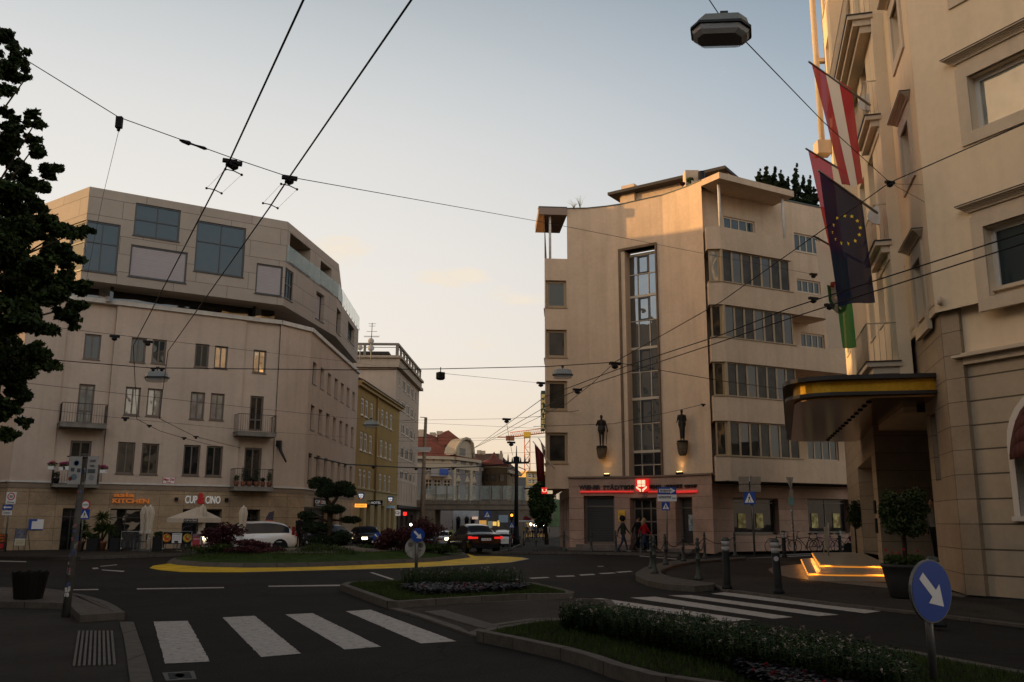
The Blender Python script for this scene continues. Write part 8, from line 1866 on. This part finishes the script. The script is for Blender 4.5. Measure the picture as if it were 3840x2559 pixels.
for i,(x,yt,l) in enumerate(((541,1900,'left of two folded cream parasols beside the KITCHEN opening'),(561,1897,'right of two folded cream parasols beside the KITCHEN opening'),(758,1896,'folded cream parasol standing before the open parasol'),(912,1900,'folded cream parasol before the second cafe door'))):
    Y=45.4-i*.35 if i<2 else 43.6+ (i==3)*1.4;a=vp(x,yt,Y);X=vp(x-4,2000,Y).x;t=thing('folded_parasol',l,'parasol',(X,Y,.14),0,'folded cream parasols');m=MB();z1=a.z
    prof=[(.03,1.0),(.17,.98),(.13,1.15),(.15,1.6),(.19,z1-.35),(.16,z1-.2),(.12,z1-.05),(.03,z1)];n=16
    for k in range(len(prof)-1):
        for j in range(n):
            f=lambda r,jj:r*(1+(.16 if jj%2 else -.12)*(1 if .1<r else 0));
            A=[2*math.pi*j/n,2*math.pi*(j+1)/n];r0,z0_=prof[k];r1,z1_=prof[k+1]
            m.face([(X+f(r0,j)*math.cos(A[0]),Y+f(r0,j)*math.sin(A[0]),z0_),(X+f(r0,j+1)*math.cos(A[1]),Y+f(r0,j+1)*math.sin(A[1]),z0_),(X+f(r1,j+1)*math.cos(A[1]),Y+f(r1,j+1)*math.sin(A[1]),z1_),(X+f(r1,j)*math.cos(A[0]),Y+f(r1,j)*math.sin(A[0]),z1_)],0,smooth=False)
    ob('canvas',m,FAB,t);m=MB();m.tube([(X,Y,.14),(X,Y,z1+.05)],.03,8);ob('pole',m,WHITE,t);m=MB();m.cbox((X,Y,.18),(.5,.5,.08));ob('foot',m,STEEL,t)
PLN=mat('planter_dark',(.02,.02,.02),.6)
for i,(x0,x1,y0,l,pl) in enumerate(((320,366,2020,'dark box planter right of the yucca at the doorway',1),(408,447,2018,'dark box planter beside the tall yucca pot',0),(568,604,2012,'dark box planter with green shrub between the two glass screens',1))):
    Y=44.2;a,b_=vp(x0,2076,Y),vp(x1,y0,Y);t=thing('box_planter',l,'planter',((a.x+b_.x)/2,Y,.14),0,'dark box planters');m=MB();m.box((a.x,Y,.14),(b_.x,Y+.5,b_.z));ob('box',m,PLN,t)
    m=MB();m.leaves([(((a.x+b_.x)/2,Y+.25,b_.z+.1),(.26,.25,.14))],500,.035,(0,));ob('foliage',m,LEAF,t)
TER=mat('terracotta',(.22,.085,.05),.8,noise=.15)
for i,(x,yt,l) in enumerate(((382,1905,'tall yucca in a terracotta pot left of the KITCHEN opening'),(300,1935,'yucca in a terracotta pot behind the crossing sign'))):
    Y=44.8;X=vp(x,2000,Y).x;zt=vp(x,yt,Y).z;t=thing('potted_yucca',l,'potted plant',(X,Y,.14),0,'potted yuccas');m=MB();m.lathe((X,Y,.14),[(.20,0),(.26,.38),(.29,.40),(.29,.47),(.22,.47)],18);ob('pot',m,TER,t)
    m=MB();st=[(X,Y,.5),(X+.05,Y,1.2),(X-.02,Y,zt-.55)];m.tube(st,[.05,.045,.04],6);m.tube([(X,Y,.5),(X+.2,Y,1.0),(X+.28,Y,zt-1.0)],[.045,.04,.03],6);ob('stem',m,BARK,t);m=MB();rg=random.Random(i)
    for c in ((X-.02,Y,zt-.45),(X+.28,Y,zt-.95),(X-.05,Y,zt-.9),(X+.05,Y,1.2)):
        for k in range(70):
            d=Vector((rg.gauss(0,1),rg.gauss(0,1),rg.uniform(-.5,1.5))).normalized();l_=rg.uniform(.35,.6);s_v=d.cross(Vector((0,0,1))).normalized()*.022;c_v=Vector(c);m.face([c_v-s_v,c_v+s_v,c_v+d*l_*.6+s_v-Vector((0,0,.05)),c_v+d*l_-Vector((0,0,.16)),c_v+d*l_*.6-s_v-Vector((0,0,.05))])
    ob('leaves',m,LEAF2,t)
def screen(x0,x1,y0,y1,Y,label,ban=None):
    a,b_=vp(x0,y1,Y),vp(x1,y0,Y);t=thing('glass_screen',label,'glass screen',((a.x+b_.x)/2,Y,.14),0,'glass screens of the cafe terrace');m=MB();m.face([(a.x,Y,.3),(b_.x,Y,.3),(b_.x,Y,b_.z),(a.x,Y,b_.z)]);ob('glass',m,mat('screen_clear',(.3,.3,.3),.05,alpha=.12),t)
    m=MB();m.tube([(a.x,Y,.14),(a.x,Y,b_.z),(b_.x,Y,b_.z),(b_.x,Y,.14)],.018,6);ob('frame',m,mat('alu',(.40,.40,.39),.35,metal=.6),t)
    for xx in (a.x+.04,b_.x-.04):
        for zz in (.3,.75): m=MB();m.ball((xx,Y-.03,zz),.03,n=8,m=6);ob('clamp',m,WHITE,t)
    if ban:
        m=MB();m.box((a.x+.03,Y-.04,.52),(b_.x-.03,Y-.02,1.06));o=ob('food_banner',m,BLK,t);w_=b_.x-a.x
        for fx,cc in ((.14,(.6,.2,.03)),(.86,(.55,.38,.05))):
            for k,(r,cl_) in enumerate(((.20,cc),(.13,(.45,.07,.02)),(.07,(.35,.45,.08)))): m=MB();disc(m,Vector((a.x+w_*fx+.02*k,Y-.043-.003*k,.80+.03*k)),(0,-1,0),r,.002,k=16);ob('food_picture',m,mat('food_%d_%d'%(k,int(fx*100)),cl_,.6,noise=.5,nscale=12),o)
        m=MB();m.box((a.x+w_*.33,Y-.05,.56),(a.x+w_*.67,Y-.045,1.02));q=ob('menu_card',m,WHITE,o);m=MB();text(m,'Best Burger',(a.x+w_*.36,Y-.052,.93),(1,0,0),(0,0,1),w_*.28,.06,0,.01,.002)
        for k in range(3): text(m,'fresh every day',(a.x+w_*.38,Y-.052,.84-.06*k),(1,0,0),(0,0,1),w_*.24,.03,0,0,.002)
        ob('lettering',m,BLKP,q);m=MB();m.box((a.x+w_*.42,Y-.055,.57),(a.x+w_*.56,Y-.051,.66));ob('logo_block',m,BLK,q)
screen(450,568,1994,2072,43.9,'glass screen before the restaurant tables, left of the food banner');screen(607,720,1993,2072,43.7,'glass screen carrying a dark food banner with a white menu card',True)
a,b_=vp(719,2062,43.6),vp(760,2003,43.6);t=thing('menu_board','red and white menu board at the cafe terrace corner','menu board',(a.x,43.6,.14));m=MB();m.box((a.x,43.6,.3),(b_.x,43.64,.85));ob('lower_panel',m,mat('menu_red',(.40,.04,.05),.5),t);m=MB();m.box((a.x,43.6,.86),(b_.x,43.64,b_.z));ob('upper_panel',m,mat('menu_photo',(.30,.18,.22),.6,noise=.6,nscale=14),t);m=MB();text(m,'CAFE MENU',(a.x+.06,43.598,.72),(1,0,0),(0,0,1),.4,.07,0,.01,.003);m.box((a.x+.05,43.59,.16),(a.x+.08,43.62,.3));m.box((b_.x-.08,43.59,.16),(b_.x-.05,43.62,.3));ob('lettering',m,WHITE,t)
# cafe table and chairs seen through the glass
def cafe_chair(x,y,rz,l):
    t=thing('cafe_chair',l,'chair',(x,y,.14),rz,'cafe terrace chairs');m=MB();m.cbox((0,0,.45),(.42,.42,.04));ob('seat',m,BLK,t,local=True);m=MB();m.cbox((0,.2,.72),(.42,.03,.36));ob('backrest',m,BLK,t,local=True)
    for sx in (-1,1):
        for sy in (-1,1): m=MB();m.tube([(sx*.18,sy*.18,.44),(sx*.2,sy*.2,0)],.014,5);ob('leg',m,STEEL,t,local=True)
for i,(x,Y,rz,l) in enumerate(((470,45.2,1.2,'cafe chair at the left table behind the first glass screen'),(535,45.3,-1.3,'cafe chair by the folded parasols'),(640,45.3,.4,'cafe chair behind the food banner, left'),(700,45.4,-.5,'cafe chair behind the food banner, right'))): cafe_chair(vp(x,2000,Y).x,Y,rz,l)
for x,l in ((505,'small round cafe table left of the folded parasols'),(668,'small round cafe table behind the food banner')):
    X=vp(x,2000,45.2).x;t=thing('cafe_table',l,'table',(X,45.2,.14),0,'cafe tables');m=MB();m.lathe((X,45.2,.14),[(.36,.72),(.36,.75)],20);ob('table_top',m,BLK,t);m=MB();m.lathe((X,45.2,.14),[(.22,0),(.22,.02),(.03,.04),(.03,.72)],12);ob('stand',m,STEEL,t)
# feather flag, boards
a=vp(992,1962,47.5);m=MB();pts=[(992,1962),(998,1940),(1010,1922),(1028,1917),(1022,1962)];t=thing('feather_flag','dark and orange feather flag standing behind the white SUV','advertising flag',(a.x,47.5,.14));P=[vp(x,y,47.5) for x,y in pts];m.face(P[::-1]);ob('cloth',m,mat('feather_dark',(.05,.045,.06),.7),t).modifiers.new('s','SOLIDIFY').thickness=.01;m=MB();P2=[vp(x,y,47.48) for x,y in ((992,1962),(994,1950),(1024,1950),(1021,1975),(990,1975))];m.face(P2[::-1]);ob('lower_band',m,mat('feather_orange',(.38,.09,.04),.7),t);m=MB();m.tube([(vp(1021,2000,47.6).x,47.6,.14),vp(1022,1960,47.6),vp(1027,1917,47.6)],.018,6);ob('flag_pole',m,BLK,t)
Y=43.8;a,b_=vp(48,2072,Y),vp(98,2016,Y);t=thing('sandwich_board','white edged sandwich board with a portrait photo poster over yellow lines','sandwich board',((a.x+b_.x)/2,Y,.05));m=MB();m.box((a.x,Y,.42),(b_.x,Y+.03,.74));ob('text_panel',m,mat('board_cream',(.55,.52,.42),.6),t)
m=MB();m.box((a.x+.03,Y,.75),(b_.x,Y+.03,1.18));ob('photo_panel',m,mat('board_photo',(.14,.14,.17),.6,noise=.6,nscale=7),t);m=MB();[m.box((a.x+.1,Y-.006,.48+.07*k),(b_.x-.12+.03*k,Y-.001,.505+.07*k)) for k in range(3)];ob('text_lines',m,mat('lines_ochre',(.4,.3,.05)),t)
m=MB();m.tube([(a.x,Y-.02,.14),(a.x+.03,Y,1.22)],.014,5);m.tube([(b_.x,Y-.02,.14),(b_.x,Y,1.22)],.014,5);m.tube([(a.x,Y+.5,.14),(a.x+.03,Y+.04,1.2)],.014,5);m.tube([(b_.x,Y+.5,.14),(b_.x,Y+.04,1.2)],.014,5);ob('stand',m,IRON,t)
a,b_=vp(-25,2075,Y),vp(28,2005,Y);t=thing('menu_stand','dark menu stand with red and orange text at the very left edge','menu board',(a.x,Y,.14));m=MB();m.box((a.x,Y,.2),(b_.x,Y+.04,b_.z));ob('panel',m,mat('menu_stand_dark',(.07,.03,.02),.6),t);m=MB()
for k,(s,zz) in enumerate((('MENU',.85),('LUNCH',.72),('SUSHI',.59))): text(m,s,(a.x+.1,Y-.004,zz),(1,0,0),(0,0,1),.5,.08,0,.01,.003)
ob('lettering',m,mat('menu_orange',(.5,.12,.02),emit=(.8,.2,.02),es=.1),t);m=MB();m.box((a.x+.05,Y-.003,.3),(b_.x-.06,Y-.001,.5));ob('red_panel',m,RED,t);m=MB();m.tube([(b_.x,Y-.01,.14),(b_.x,Y-.01,b_.z+.02),(a.x,Y-.01,b_.z+.02)],.02,6);ob('frame',m,BLK,t)
# flower pots on balconies
def pots(idx,n,cols_,lab,grp,out=False):
    b,u0,u1,zt,dep=bals[idx]
    for k in range(n):
        u=u0+.2+(u1-u0-.4)*k/(n-1);c=WA.P(u,zt+.02,dep-.25);t=thing('balcony_pot',lab[k],'potted plant',c,0,grp);h=.28;m=MB();m.lathe(c,[(.11,0),(.15,h),(.12,h)],12);ob('pot',m,cols_[k%len(cols_)],t)
        m=MB();hh=[.35,.9,.3,.8,.25,.6][k%6];m.leaves([(c+Vector((0,0,h+hh*.5)),(.15,.15,hh*.5))],260,.035,(0,));ob('foliage',m,LEAF,t)
pots(3,6,[TER],['terracotta pot at the left end of the lower right balcony','tall plant second from left on the lower right balcony','low plant third on the lower right balcony','tall plant in front of the lower right balcony door','low plant fifth on the lower right balcony','round bush at the right end of the lower right balcony'],'pots on the lower right balcony')
pots(2,3,[BLK],['dark climbing plant at the left of the lower left balcony','plant behind the left banner on the lower left balcony','plant at the right of the lower left balcony'],'pots on the lower left balcony')
b,u0,u1,zt,dep=bals[2]
for k,(x,y,l) in enumerate(((196,1742,'pink geranium box at the left corner of the lower left balcony'),(238,1745,'pink geranium box left of the banner'),(252,1743,'small pink geranium close beside the banner'),(389,1756,'pink geranium in white pot at the right balcony corner'))):
    c=vp(x,y,WA.P(u0 if x<300 else u1,0)[1]-1.15);t=thing('geranium_box',l,'potted plant',c-Vector((0,0,.25)),0,'pink geraniums on the balcony rail');m=MB();m.cbox(c-Vector((0,0,.17)),(.28,.2,.18));ob('pot',m,WHITE,t);m=MB();m.leaves([(c,(.24,.16,.14))],260,.035,(0,));ob('foliage',m,LEAF2,t);m=MB();m.leaves([(c+Vector((0,-.03,.08)),(.22,.14,.10))],160,.03,(0,));ob('flowers',m,mat('flower_pink',(.5,.06,.20),.6),t)
# signs down the side street
Y=69;
def shieldsign(x,y,Y,s,l):
    c=vp(x,y,Y);w_,h_=s*Y/3353,s*1.15*Y/3353;t=thing('hanging_shield_sign',l,'shop sign',c,0,'blue shield signs in the side street');P=[(-.5,.42),(-.42,.5),(.42,.5),(.5,.42),(.42,-.1),(.0,-.5),(-.42,-.1)];f=[c+Vector((a*w_,0,b*h_)) for a,b in P][::-1];m=MB();m.face(f);m.face([p+Vector((0,.15,0)) for p in f][::-1])
    for i in range(7): j=(i+1)%7;m.face([f[i],f[i]+Vector((0,.15,0)),f[j]+Vector((0,.15,0)),f[j]])
    ob('board',m,mat('shield_navy',(.02,.035,.07),.4,emit=(.1,.15,.3),es=.15),t);m=MB();text(m,'BEER',c+Vector((-.33*w_,-.01,.12*h_)),(1,0,0),(0,0,1),w_*.66,h_*.2,0,.02,.01);text(m,'PUB',c+Vector((-.25*w_,-.01,-.12*h_)),(1,0,0),(0,0,1),w_*.5,h_*.18,0,.02,.01);ob('lettering',m,mat('sign_lit_white',(.8,.8,.8),emit=(1,1,1),es=.8),t);m=MB();m.cbox(c+Vector((0,-.01,-.24*h_)),(w_*.14,.02,h_*.12));ob('emblem',m,mat('orange_mark',(.8,.2,.05),emit=(1,.3,.05),es=.8),t);m=MB();m.tube([c+Vector((-1.1,0,.3*h_)),c+Vector((0,.05,.3*h_))],.04,5);ob('bracket',m,BLK,t)
shieldsign(1354,1863,70.5,26,'blue shield shaped sign hanging left of the HOTEL sign');shieldsign(1464,1876,84,24,'blue shield shaped sign hanging right of the HOTEL sign')
def streetsign(name,l,x0,y0,x1,y1,Y,mm,txt=None,tm=None,cat='shop sign'):
    a,b_=vp(x0,y1,Y),vp(x1,y0,Y);t=thing(name,l,cat,((a.x+b_.x)/2,Y,a.z));m=MB();m.box((a.x,Y,a.z),(b_.x,Y+.2,b_.z));ob('board',m,mm,t)
    if txt: m=MB();text(m,txt,(a.x+(b_.x-a.x)*.1,Y-.01,a.z+(b_.z-a.z)*.25),(1,0,0),(0,0,1),(b_.x-a.x)*.8,(b_.z-a.z)*.5,0,.01,.01);ob('lettering',m,tm,t)
    m=MB();m.tube([(a.x-.9,Y+.1,b_.z-.05),(a.x+.1,Y+.1,b_.z-.05)],.04,5);ob('bracket',m,BLK,t);return t
streetsign('hotel_sign','black sign with grey HOTEL letters in the side street',1386,1877,1434,1895,76,BLK,'HOTEL',mat('hotel_letters',(.6,.6,.58),emit=(1,1,1),es=.25))
streetsign('lit_orange_sign','glowing orange strip sign at the corner of the yellow building',1330,1890,1374,1903,71,mat('orange_glow',(1,.4,.05),emit=(1,.38,.05),es=1.6),'RESTAURANT',mat('orange_dark',(.6,.15,.02)))
streetsign('restaurant_sign','pale blue narrow RESTAURANT sign right of the HOTEL sign',1443,1898,1480,1906,85,mat('pale_blue',(.22,.30,.38),emit=(.5,.7,.9),es=.15),'RESTAURANT',BLKP)
streetsign('square_logo_sign','small white square sign with a dark red ring mark in the side street',1478,1913,1501,1935,88,mat('logo_white',(.5,.48,.46),emit=(1,.95,.9),es=.2),'Q',mat('dim_red2',(.25,.03,.04)))
streetsign('red_lit_sign','small bright red lit sign low in the side street',1512,1921,1524,1934,90,mat('red_glow',(.9,.03,.03),emit=(1,.03,.02),es=1.8))
c=vp(1541,1968,92);t=thing('bright_shop_lamp','bright white lamp glowing low in the side street','lamp',c);m=MB();m.ball(c,.12);ob('bulb',m,mat('white_glow',(1,.95,.85),emit=(1,.93,.8),es=14),t)
streetsign('projecting_emblem_sign','small red and white lit box sign on the left side of the insurance building',2031,1829,2052,1852,47.5,MATS['red_shield'],'U',EMW);a,b_=vp(2053,1852,47.5),vp(2072,1840,47.5);m=MB();m.box((a.x,47.5,a.z),(b_.x,47.65,b_.z));solo('lit_white_sign',m,mat('lit_cream',(.7,.6,.4),emit=(1,.8,.5),es=.5),'small cream lit strip sign under the left corner of the insurance building','shop sign')
a=vp(2000,1935,82);t=thing('white_street_arch','white curved tube arch over the entry to the far pedestrian street','arch',(a.x,82,-.4));m=MB();m.tube([vp(1945,1956,82),vp(2030,1955,82),vp(2047,1962,82),vp(2052,1980,82),Vector((vp(2053,2000,82).x,82,-.4))],.09,8);ob('tube',m,WHITE,t)
for i,x in enumerate((1990,2007,2019,2035)):
    c=vp(x,1967+(i%2)*3,112);m=MB();m.ball(c,.16,n=8,m=6);solo('string_lamp',m,MATS['white_glow'],('first','second','third','last')[i]+' from the left of four bright lamps over the far street crowd','lamp','bright lamps over the far crowd')
# hanging street lamps
def hang_lamp(label,px_,py_,Y,rz,s=1,dome=True,tilt=(0,0)):
    c=vp(px_,py_,Y);t=thing('hanging_lamp',label,'street lamp',c,rz,'street lamps hung on cables');t.rotation_euler=(tilt[0],tilt[1],rz);t.scale=(s,)*3;m=MB()
    def sec(w,l,z,ch=.12): return [(-l+ch,-w,z),(l-ch,-w,z),(l,-w+ch,z),(l,w-ch,z),(l-ch,w,z),(-l+ch,w,z),(-l,w-ch,z),(-l,-w+ch,z)]
    def loft(m,S_):
        for a,b in zip(S_,S_[1:]):
            for i in range(8): j=(i+1)%8;m.face([a[i],a[j],b[j],b[i]])
        m.face(S_[0][::-1]);m.face(S_[-1])
    loft(m,[sec(.20,.37,0),sec(.20,.365,.03),sec(.16,.31,.19,.1),sec(.10,.24,.23,.07)]);ob('housing',m,mat('lamp_housing',(.20,.22,.21),.5,noise=.1),t,local=True)
    m=MB();loft(m,[sec(.215,.385,-.012),sec(.215,.385,.03)]);ob('rim',m,IRON,t,local=True)
    m=MB();loft(m,[sec(.13,.28,-.13,.08),sec(.17,.34,-.08,.1),sec(.19,.365,-.013)]);ob('glass_bowl',m,mat('lamp_bowl',(.55,.52,.48),.08,trans=.0,alpha=.45),t,local=True)
    m=MB();loft(m,[sec(.14,.28,-.04,.08),sec(.15,.30,-.012,.08)]);ob('reflector',m,mat('lamp_inner',(.05,.045,.035),.4),t,local=True)
    m=MB();m.tube([(0,0,.22),(0,0,.34)],.02,6);m.cbox((0,0,.33),(.1,.05,.08));ob('hanger',m,IRON,t,local=True);return c
LC1=hang_lamp('large dark street lamp hanging on a cable at the top right of the sky',2703,125,10.6,math.radians(-18),1.0,tilt=(math.radians(-16),math.radians(8)))
hang_lamp('pale street lamp hanging before the front of the corner building',588,1418,30,0,1.05);hang_lamp('pale street lamp hanging before the left edge of the insurance building',2110,1408,33,0,1.0);hang_lamp('pale street lamp hanging before the yellow building',1391,1596,44,0,1.0)
c=vp(1652,1408,27);t=thing('hanging_box','small black box hanging on the cross cable in mid sky','hanging box',c);m=MB();m.cbox(c,(.2,.2,.18),0,.6);m.lathe(c-Vector((0,0,.14)),[(.10,0),(.15,.05)],8);m.tube([c,c+Vector((0,0,.25))],.015,5);ob('housing',m,BLK,t)
# ---------------------------------------------------------------- overhead wires
def wire(label,P,r=.009,sag=0,fit=(),mm=None,name='overhead_wire'):
    pts=[vp(*p) for p in P];out=[]
    for a,b in zip(pts,pts[1:]):
        n=max(2,int((b-a).length/1.2))
        for k in range(n): t=k/n;out.append(a.lerp(b,t)-Vector((0,0,sag*4*t*(1-t))))
    out.append(pts[-1]);m=MB();m.tube(out,r,5);t=thing(name,label,'wire',pts[0],0,'trolleybus wires and cables');ob('cable',m,mm or WIRE,t)
    for f in fit: m=MB();fitting(m,vp(*f[:3]),f[3]);ob('insulator',m,WIRE,t)
    return t
def fitting(m,c,s): m.cbox(c,(.30*s,.10*s,.07*s),0,.4);m.lathe(c-Vector((0,0,.14*s)),[(.03*s,0),(.09*s,.04*s),(.09*s,.07*s),(.04*s,.12*s)],8)
def z57(x,y,z=5.7): g=gp(x,y,z);return (x,y,g[1])
wire('left trolleybus wire running from the top of the sky down over the corner building',[z57(1175,-60),z57(1138,0),z57(862,600),z57(798,722),z57(500,1297),z57(513,1572)],.010,fit=((862,605,9.9,.55),))
wire('right trolleybus wire running from the top of the sky down over the corner building',[z57(1590,-70),z57(1543,0),z57(1083,668),z57(1010,780),z57(630,1318),z57(597,1570)],.010,fit=((1083,668,10.4,.55),))
wire('left trolleybus wire continuing past the lower windows towards the side street',[z57(513,1572),z57(600,1617),z57(676,1640),z57(780,1667),z57(918,1694),(1136,1732,62)],.012,fit=((560,1596,28,.5),(690,1642,33,.6)))
wire('right trolleybus wire continuing past the lower windows towards the side street',[z57(597,1570),z57(730,1637),z57(837,1665),z57(925,1686),z57(1078,1715),(1300,1752,66)],.012,fit=((735,1638,32,.6),))
wire('span wire from the left tree across the sky to the hotel wall',[(-10,90,9.2),(105,230,9.5),(445,440,9.8),(868,592,10.3),(1083,664,10.8),(2060,838,20),(2703,964,30),(3037,1027,30),(3323,1010,24),(3560,980,20.6)],.0055,fit=((3050,1030,29,.9),(3145,1032,28,.9),(3535,983,20.9,.5)))
for x,y,Y,s_v,l in ((715,538,10.1,1,'rod shaped insulator on the span wire left of the trolleybus wires'),(2960,1590,0,0,'')):
    if s_v: m=MB();a,b_=vp(x-42,y-12,Y),vp(x+62,y+22,Y);m.tube([a,a.lerp(b_,.1),a.lerp(b_,.35),a.lerp(b_,.42),a.lerp(b_,.6),a.lerp(b_,.9),b_],[.008,.022,.03,.012,.012,.022,.008],7);solo('strain_insulator',m,WIRE,l,'insulator')
c=vp(447,460,9.8);m=MB();m.cbox(c,(.07,.05,.14));m.tube([vp(447,480,9.8),vp(443,492,9.8)],.018,6);solo('wire_clamp',m,WIRE,'black clamp where the thin vertical wire leaves the span wire','wire clamp')
wire('thin pale wire dropping from the black clamp past the penthouse',[(445,492,9.8),(385,740,12),(322,1060,14.5)],.003,mm=mat('wire_pale',(.12,.09,.08),.5))
# pull-off frames on the trolley wires
def pull(label,cx_,cy_,Y,lx,ly,s=1):
    t=thing('wire_hanger',label,'wire fitting',vp(cx_,cy_,Y));m=MB();c=vp(cx_,cy_,Y);l=vp(lx,ly,Y+.9);fitting(m,c,.62);ob('insulator',m,WIRE,t)
    for q,cc in ((0,c-Vector((0,0,.10))),(1,l)):
        m=MB();a,b_=cc+Vector((-.10,.0,.02)),cc+Vector((.10,-.0,-.05));m.tube([a,cc,b_],.007,5);
        for p in (a,b_): m.lathe(p-Vector((0,.006,0)),[(.016,0),(.016,.012)],8,ax=(0,1,0))
        ob('yoke',m,WIRE,t)
    m=MB()
    for d in (Vector((-.10,0,.02)),Vector((.10,0,-.05))): m.tube([c-Vector((0,0,.10))+d,l+d],.002,4)
    ob('tie',m,mat('wire_pale'),t) if False else ob('tie',m,MATS['wire_pale'],t)
pull('suspension frame on the left trolleybus wire below the span wire',878,612,10.1,803,712);pull('suspension frame on the right trolleybus wire below the span wire',1086,668,10.5,1014,768)
wire('thin span wire across the top windows of the corner building to the pale block',[(-20,1175,26),(143,1220,26),(400,1252,27),(627,1279,29),(952,1317,35),(1300,1356,50),(1420,1373,82)],.007,fit=((430,1262,27.5,1.),(555,1282,28.5,1.)))
wire('thick cross cable from the left edge to the node on the stair window',[(-40,1338,24),(134,1345,25),(560,1380,27),(1300,1388,27),(1652,1384,27),(2056,1375,27),(2304,1359,27)],.013,fit=((575,1383,27,.6),(607,1383,27,.6)))
wire('thick cable from the stair window node up past the hotel corner',[(2304,1359,27),(2700,1135,24),(3337,685,19),(3840,465,13),(4000,395,12)],.012,fit=((2306,1364,27,1.2),(3337,685,19,.8)))
wire('thin wire from the mid sky box to the vertical green sign',[(1652,1400,27),(2024,1437,40)],.006,fit=((2028,1437,40,1.3),))
wire('thin span wire below the third floor windows of the corner building',[(-30,1432,34),(115,1439,34),(700,1504,38),(1300,1568,50),(1570,1580,90)],.008)
wire('low thin wire by the left balconies',[(-20,1520,36),(126,1531,36),(444,1568,38),(700,1592,40),(906,1612,45),(1300,1640,60)],.007,fit=((470,1568,38,1.),))
wire('upper right trolleybus wire crossing before the insurance building',[z57(4000,822),z57(3840,873),z57(2950,1160),z57(2700,1258),z57(2360,1369),z57(2046,1487),(1775,1683,75)],.012,fit=((3050,1120,15,.6),))
wire('lower right trolleybus wire crossing before the insurance building',[z57(4000,865),z57(3840,913),z57(2950,1198),z57(2700,1283),z57(2218,1441),z57(2126,1480),(1780,1680,72)],.012,fit=((3110,1145,15,.6),(2165,1462,26,.9)))
wire('wire falling from the stair window node down to the far street',[(2304,1361,27),(2218,1441,33),(2126,1514,40),(1990,1580,52),(1770,1685,78)],.012)
wire('wire from the stair window node down right towards the canopy',[(2304,1359,27),(2700,1428,30),(2967,1464,33),(3010,1470,33)],.011)
wire('cable carrying the big street lamp, upper piece',[(2600,-60,10.2),(2660,0,10.4),(2690,45,10.5),(2703,62,10.6)],.007)
wire('cable from the big street lamp down to the hotel corner node',[(2790,150,10.7),(3085,455,14.5),(3337,685,19)],.008)
wire('short upper stay from the corner node to the hotel wall',[(3345,690,19),(3488,695,20.2)],.005,fit=((3488,697,20.2,.4),));wire('short lower stay from the corner node to the hotel wall',[(3345,690,19),(3492,772,20.0)],.005,fit=((3492,774,20.0,.4),))
wire('thin high wire across the street gap',[(1500,1577,95),(1898,1571,80),(2027,1562,52),(2170,1540,48.8)],.014);wire('thin low wire across the street gap',[(1300,1600,70),(1500,1583,90),(2040,1608,60)],.010)
wire('drop wire from the cross wire to the ornate mast',[(1898,1572,80),(1905,1620,82),(1922,1708,86)],.02,fit=((1900,1573,80,2.5),(1917,1660,84,2.5)))
wire('thick black feeder cable across the street at bridge height',[(1090,1700,54),(1160,1712,56),(1300,1742,62),(1500,1753,72),(1624,1756,78),(1790,1751,83),(1919,1739,86)],.045,fit=((1400,1748,68,1.5),(1560,1755,76,1.5),(1700,1754,80,1.5)))
wire('thin wire from the canopy edge up to the insurance wall',[(2000,1600,44),(2300,1590,45),(2550,1538,45.5),(2635,1517,45.3)],.012,fit=((2637,1517,45,.8),))
for i,(y0,y1) in enumerate(((1640,1636),(1655,1640),(1700,1695),(1735,1738),(1775,1772))): wire(('first','second','third','fourth','lowest')[i]+' from the top of the thin wires over the street gap',[(1480,y0,88),(1780,(y0+y1)/2+6,90),(2045,y1,75)],.012)
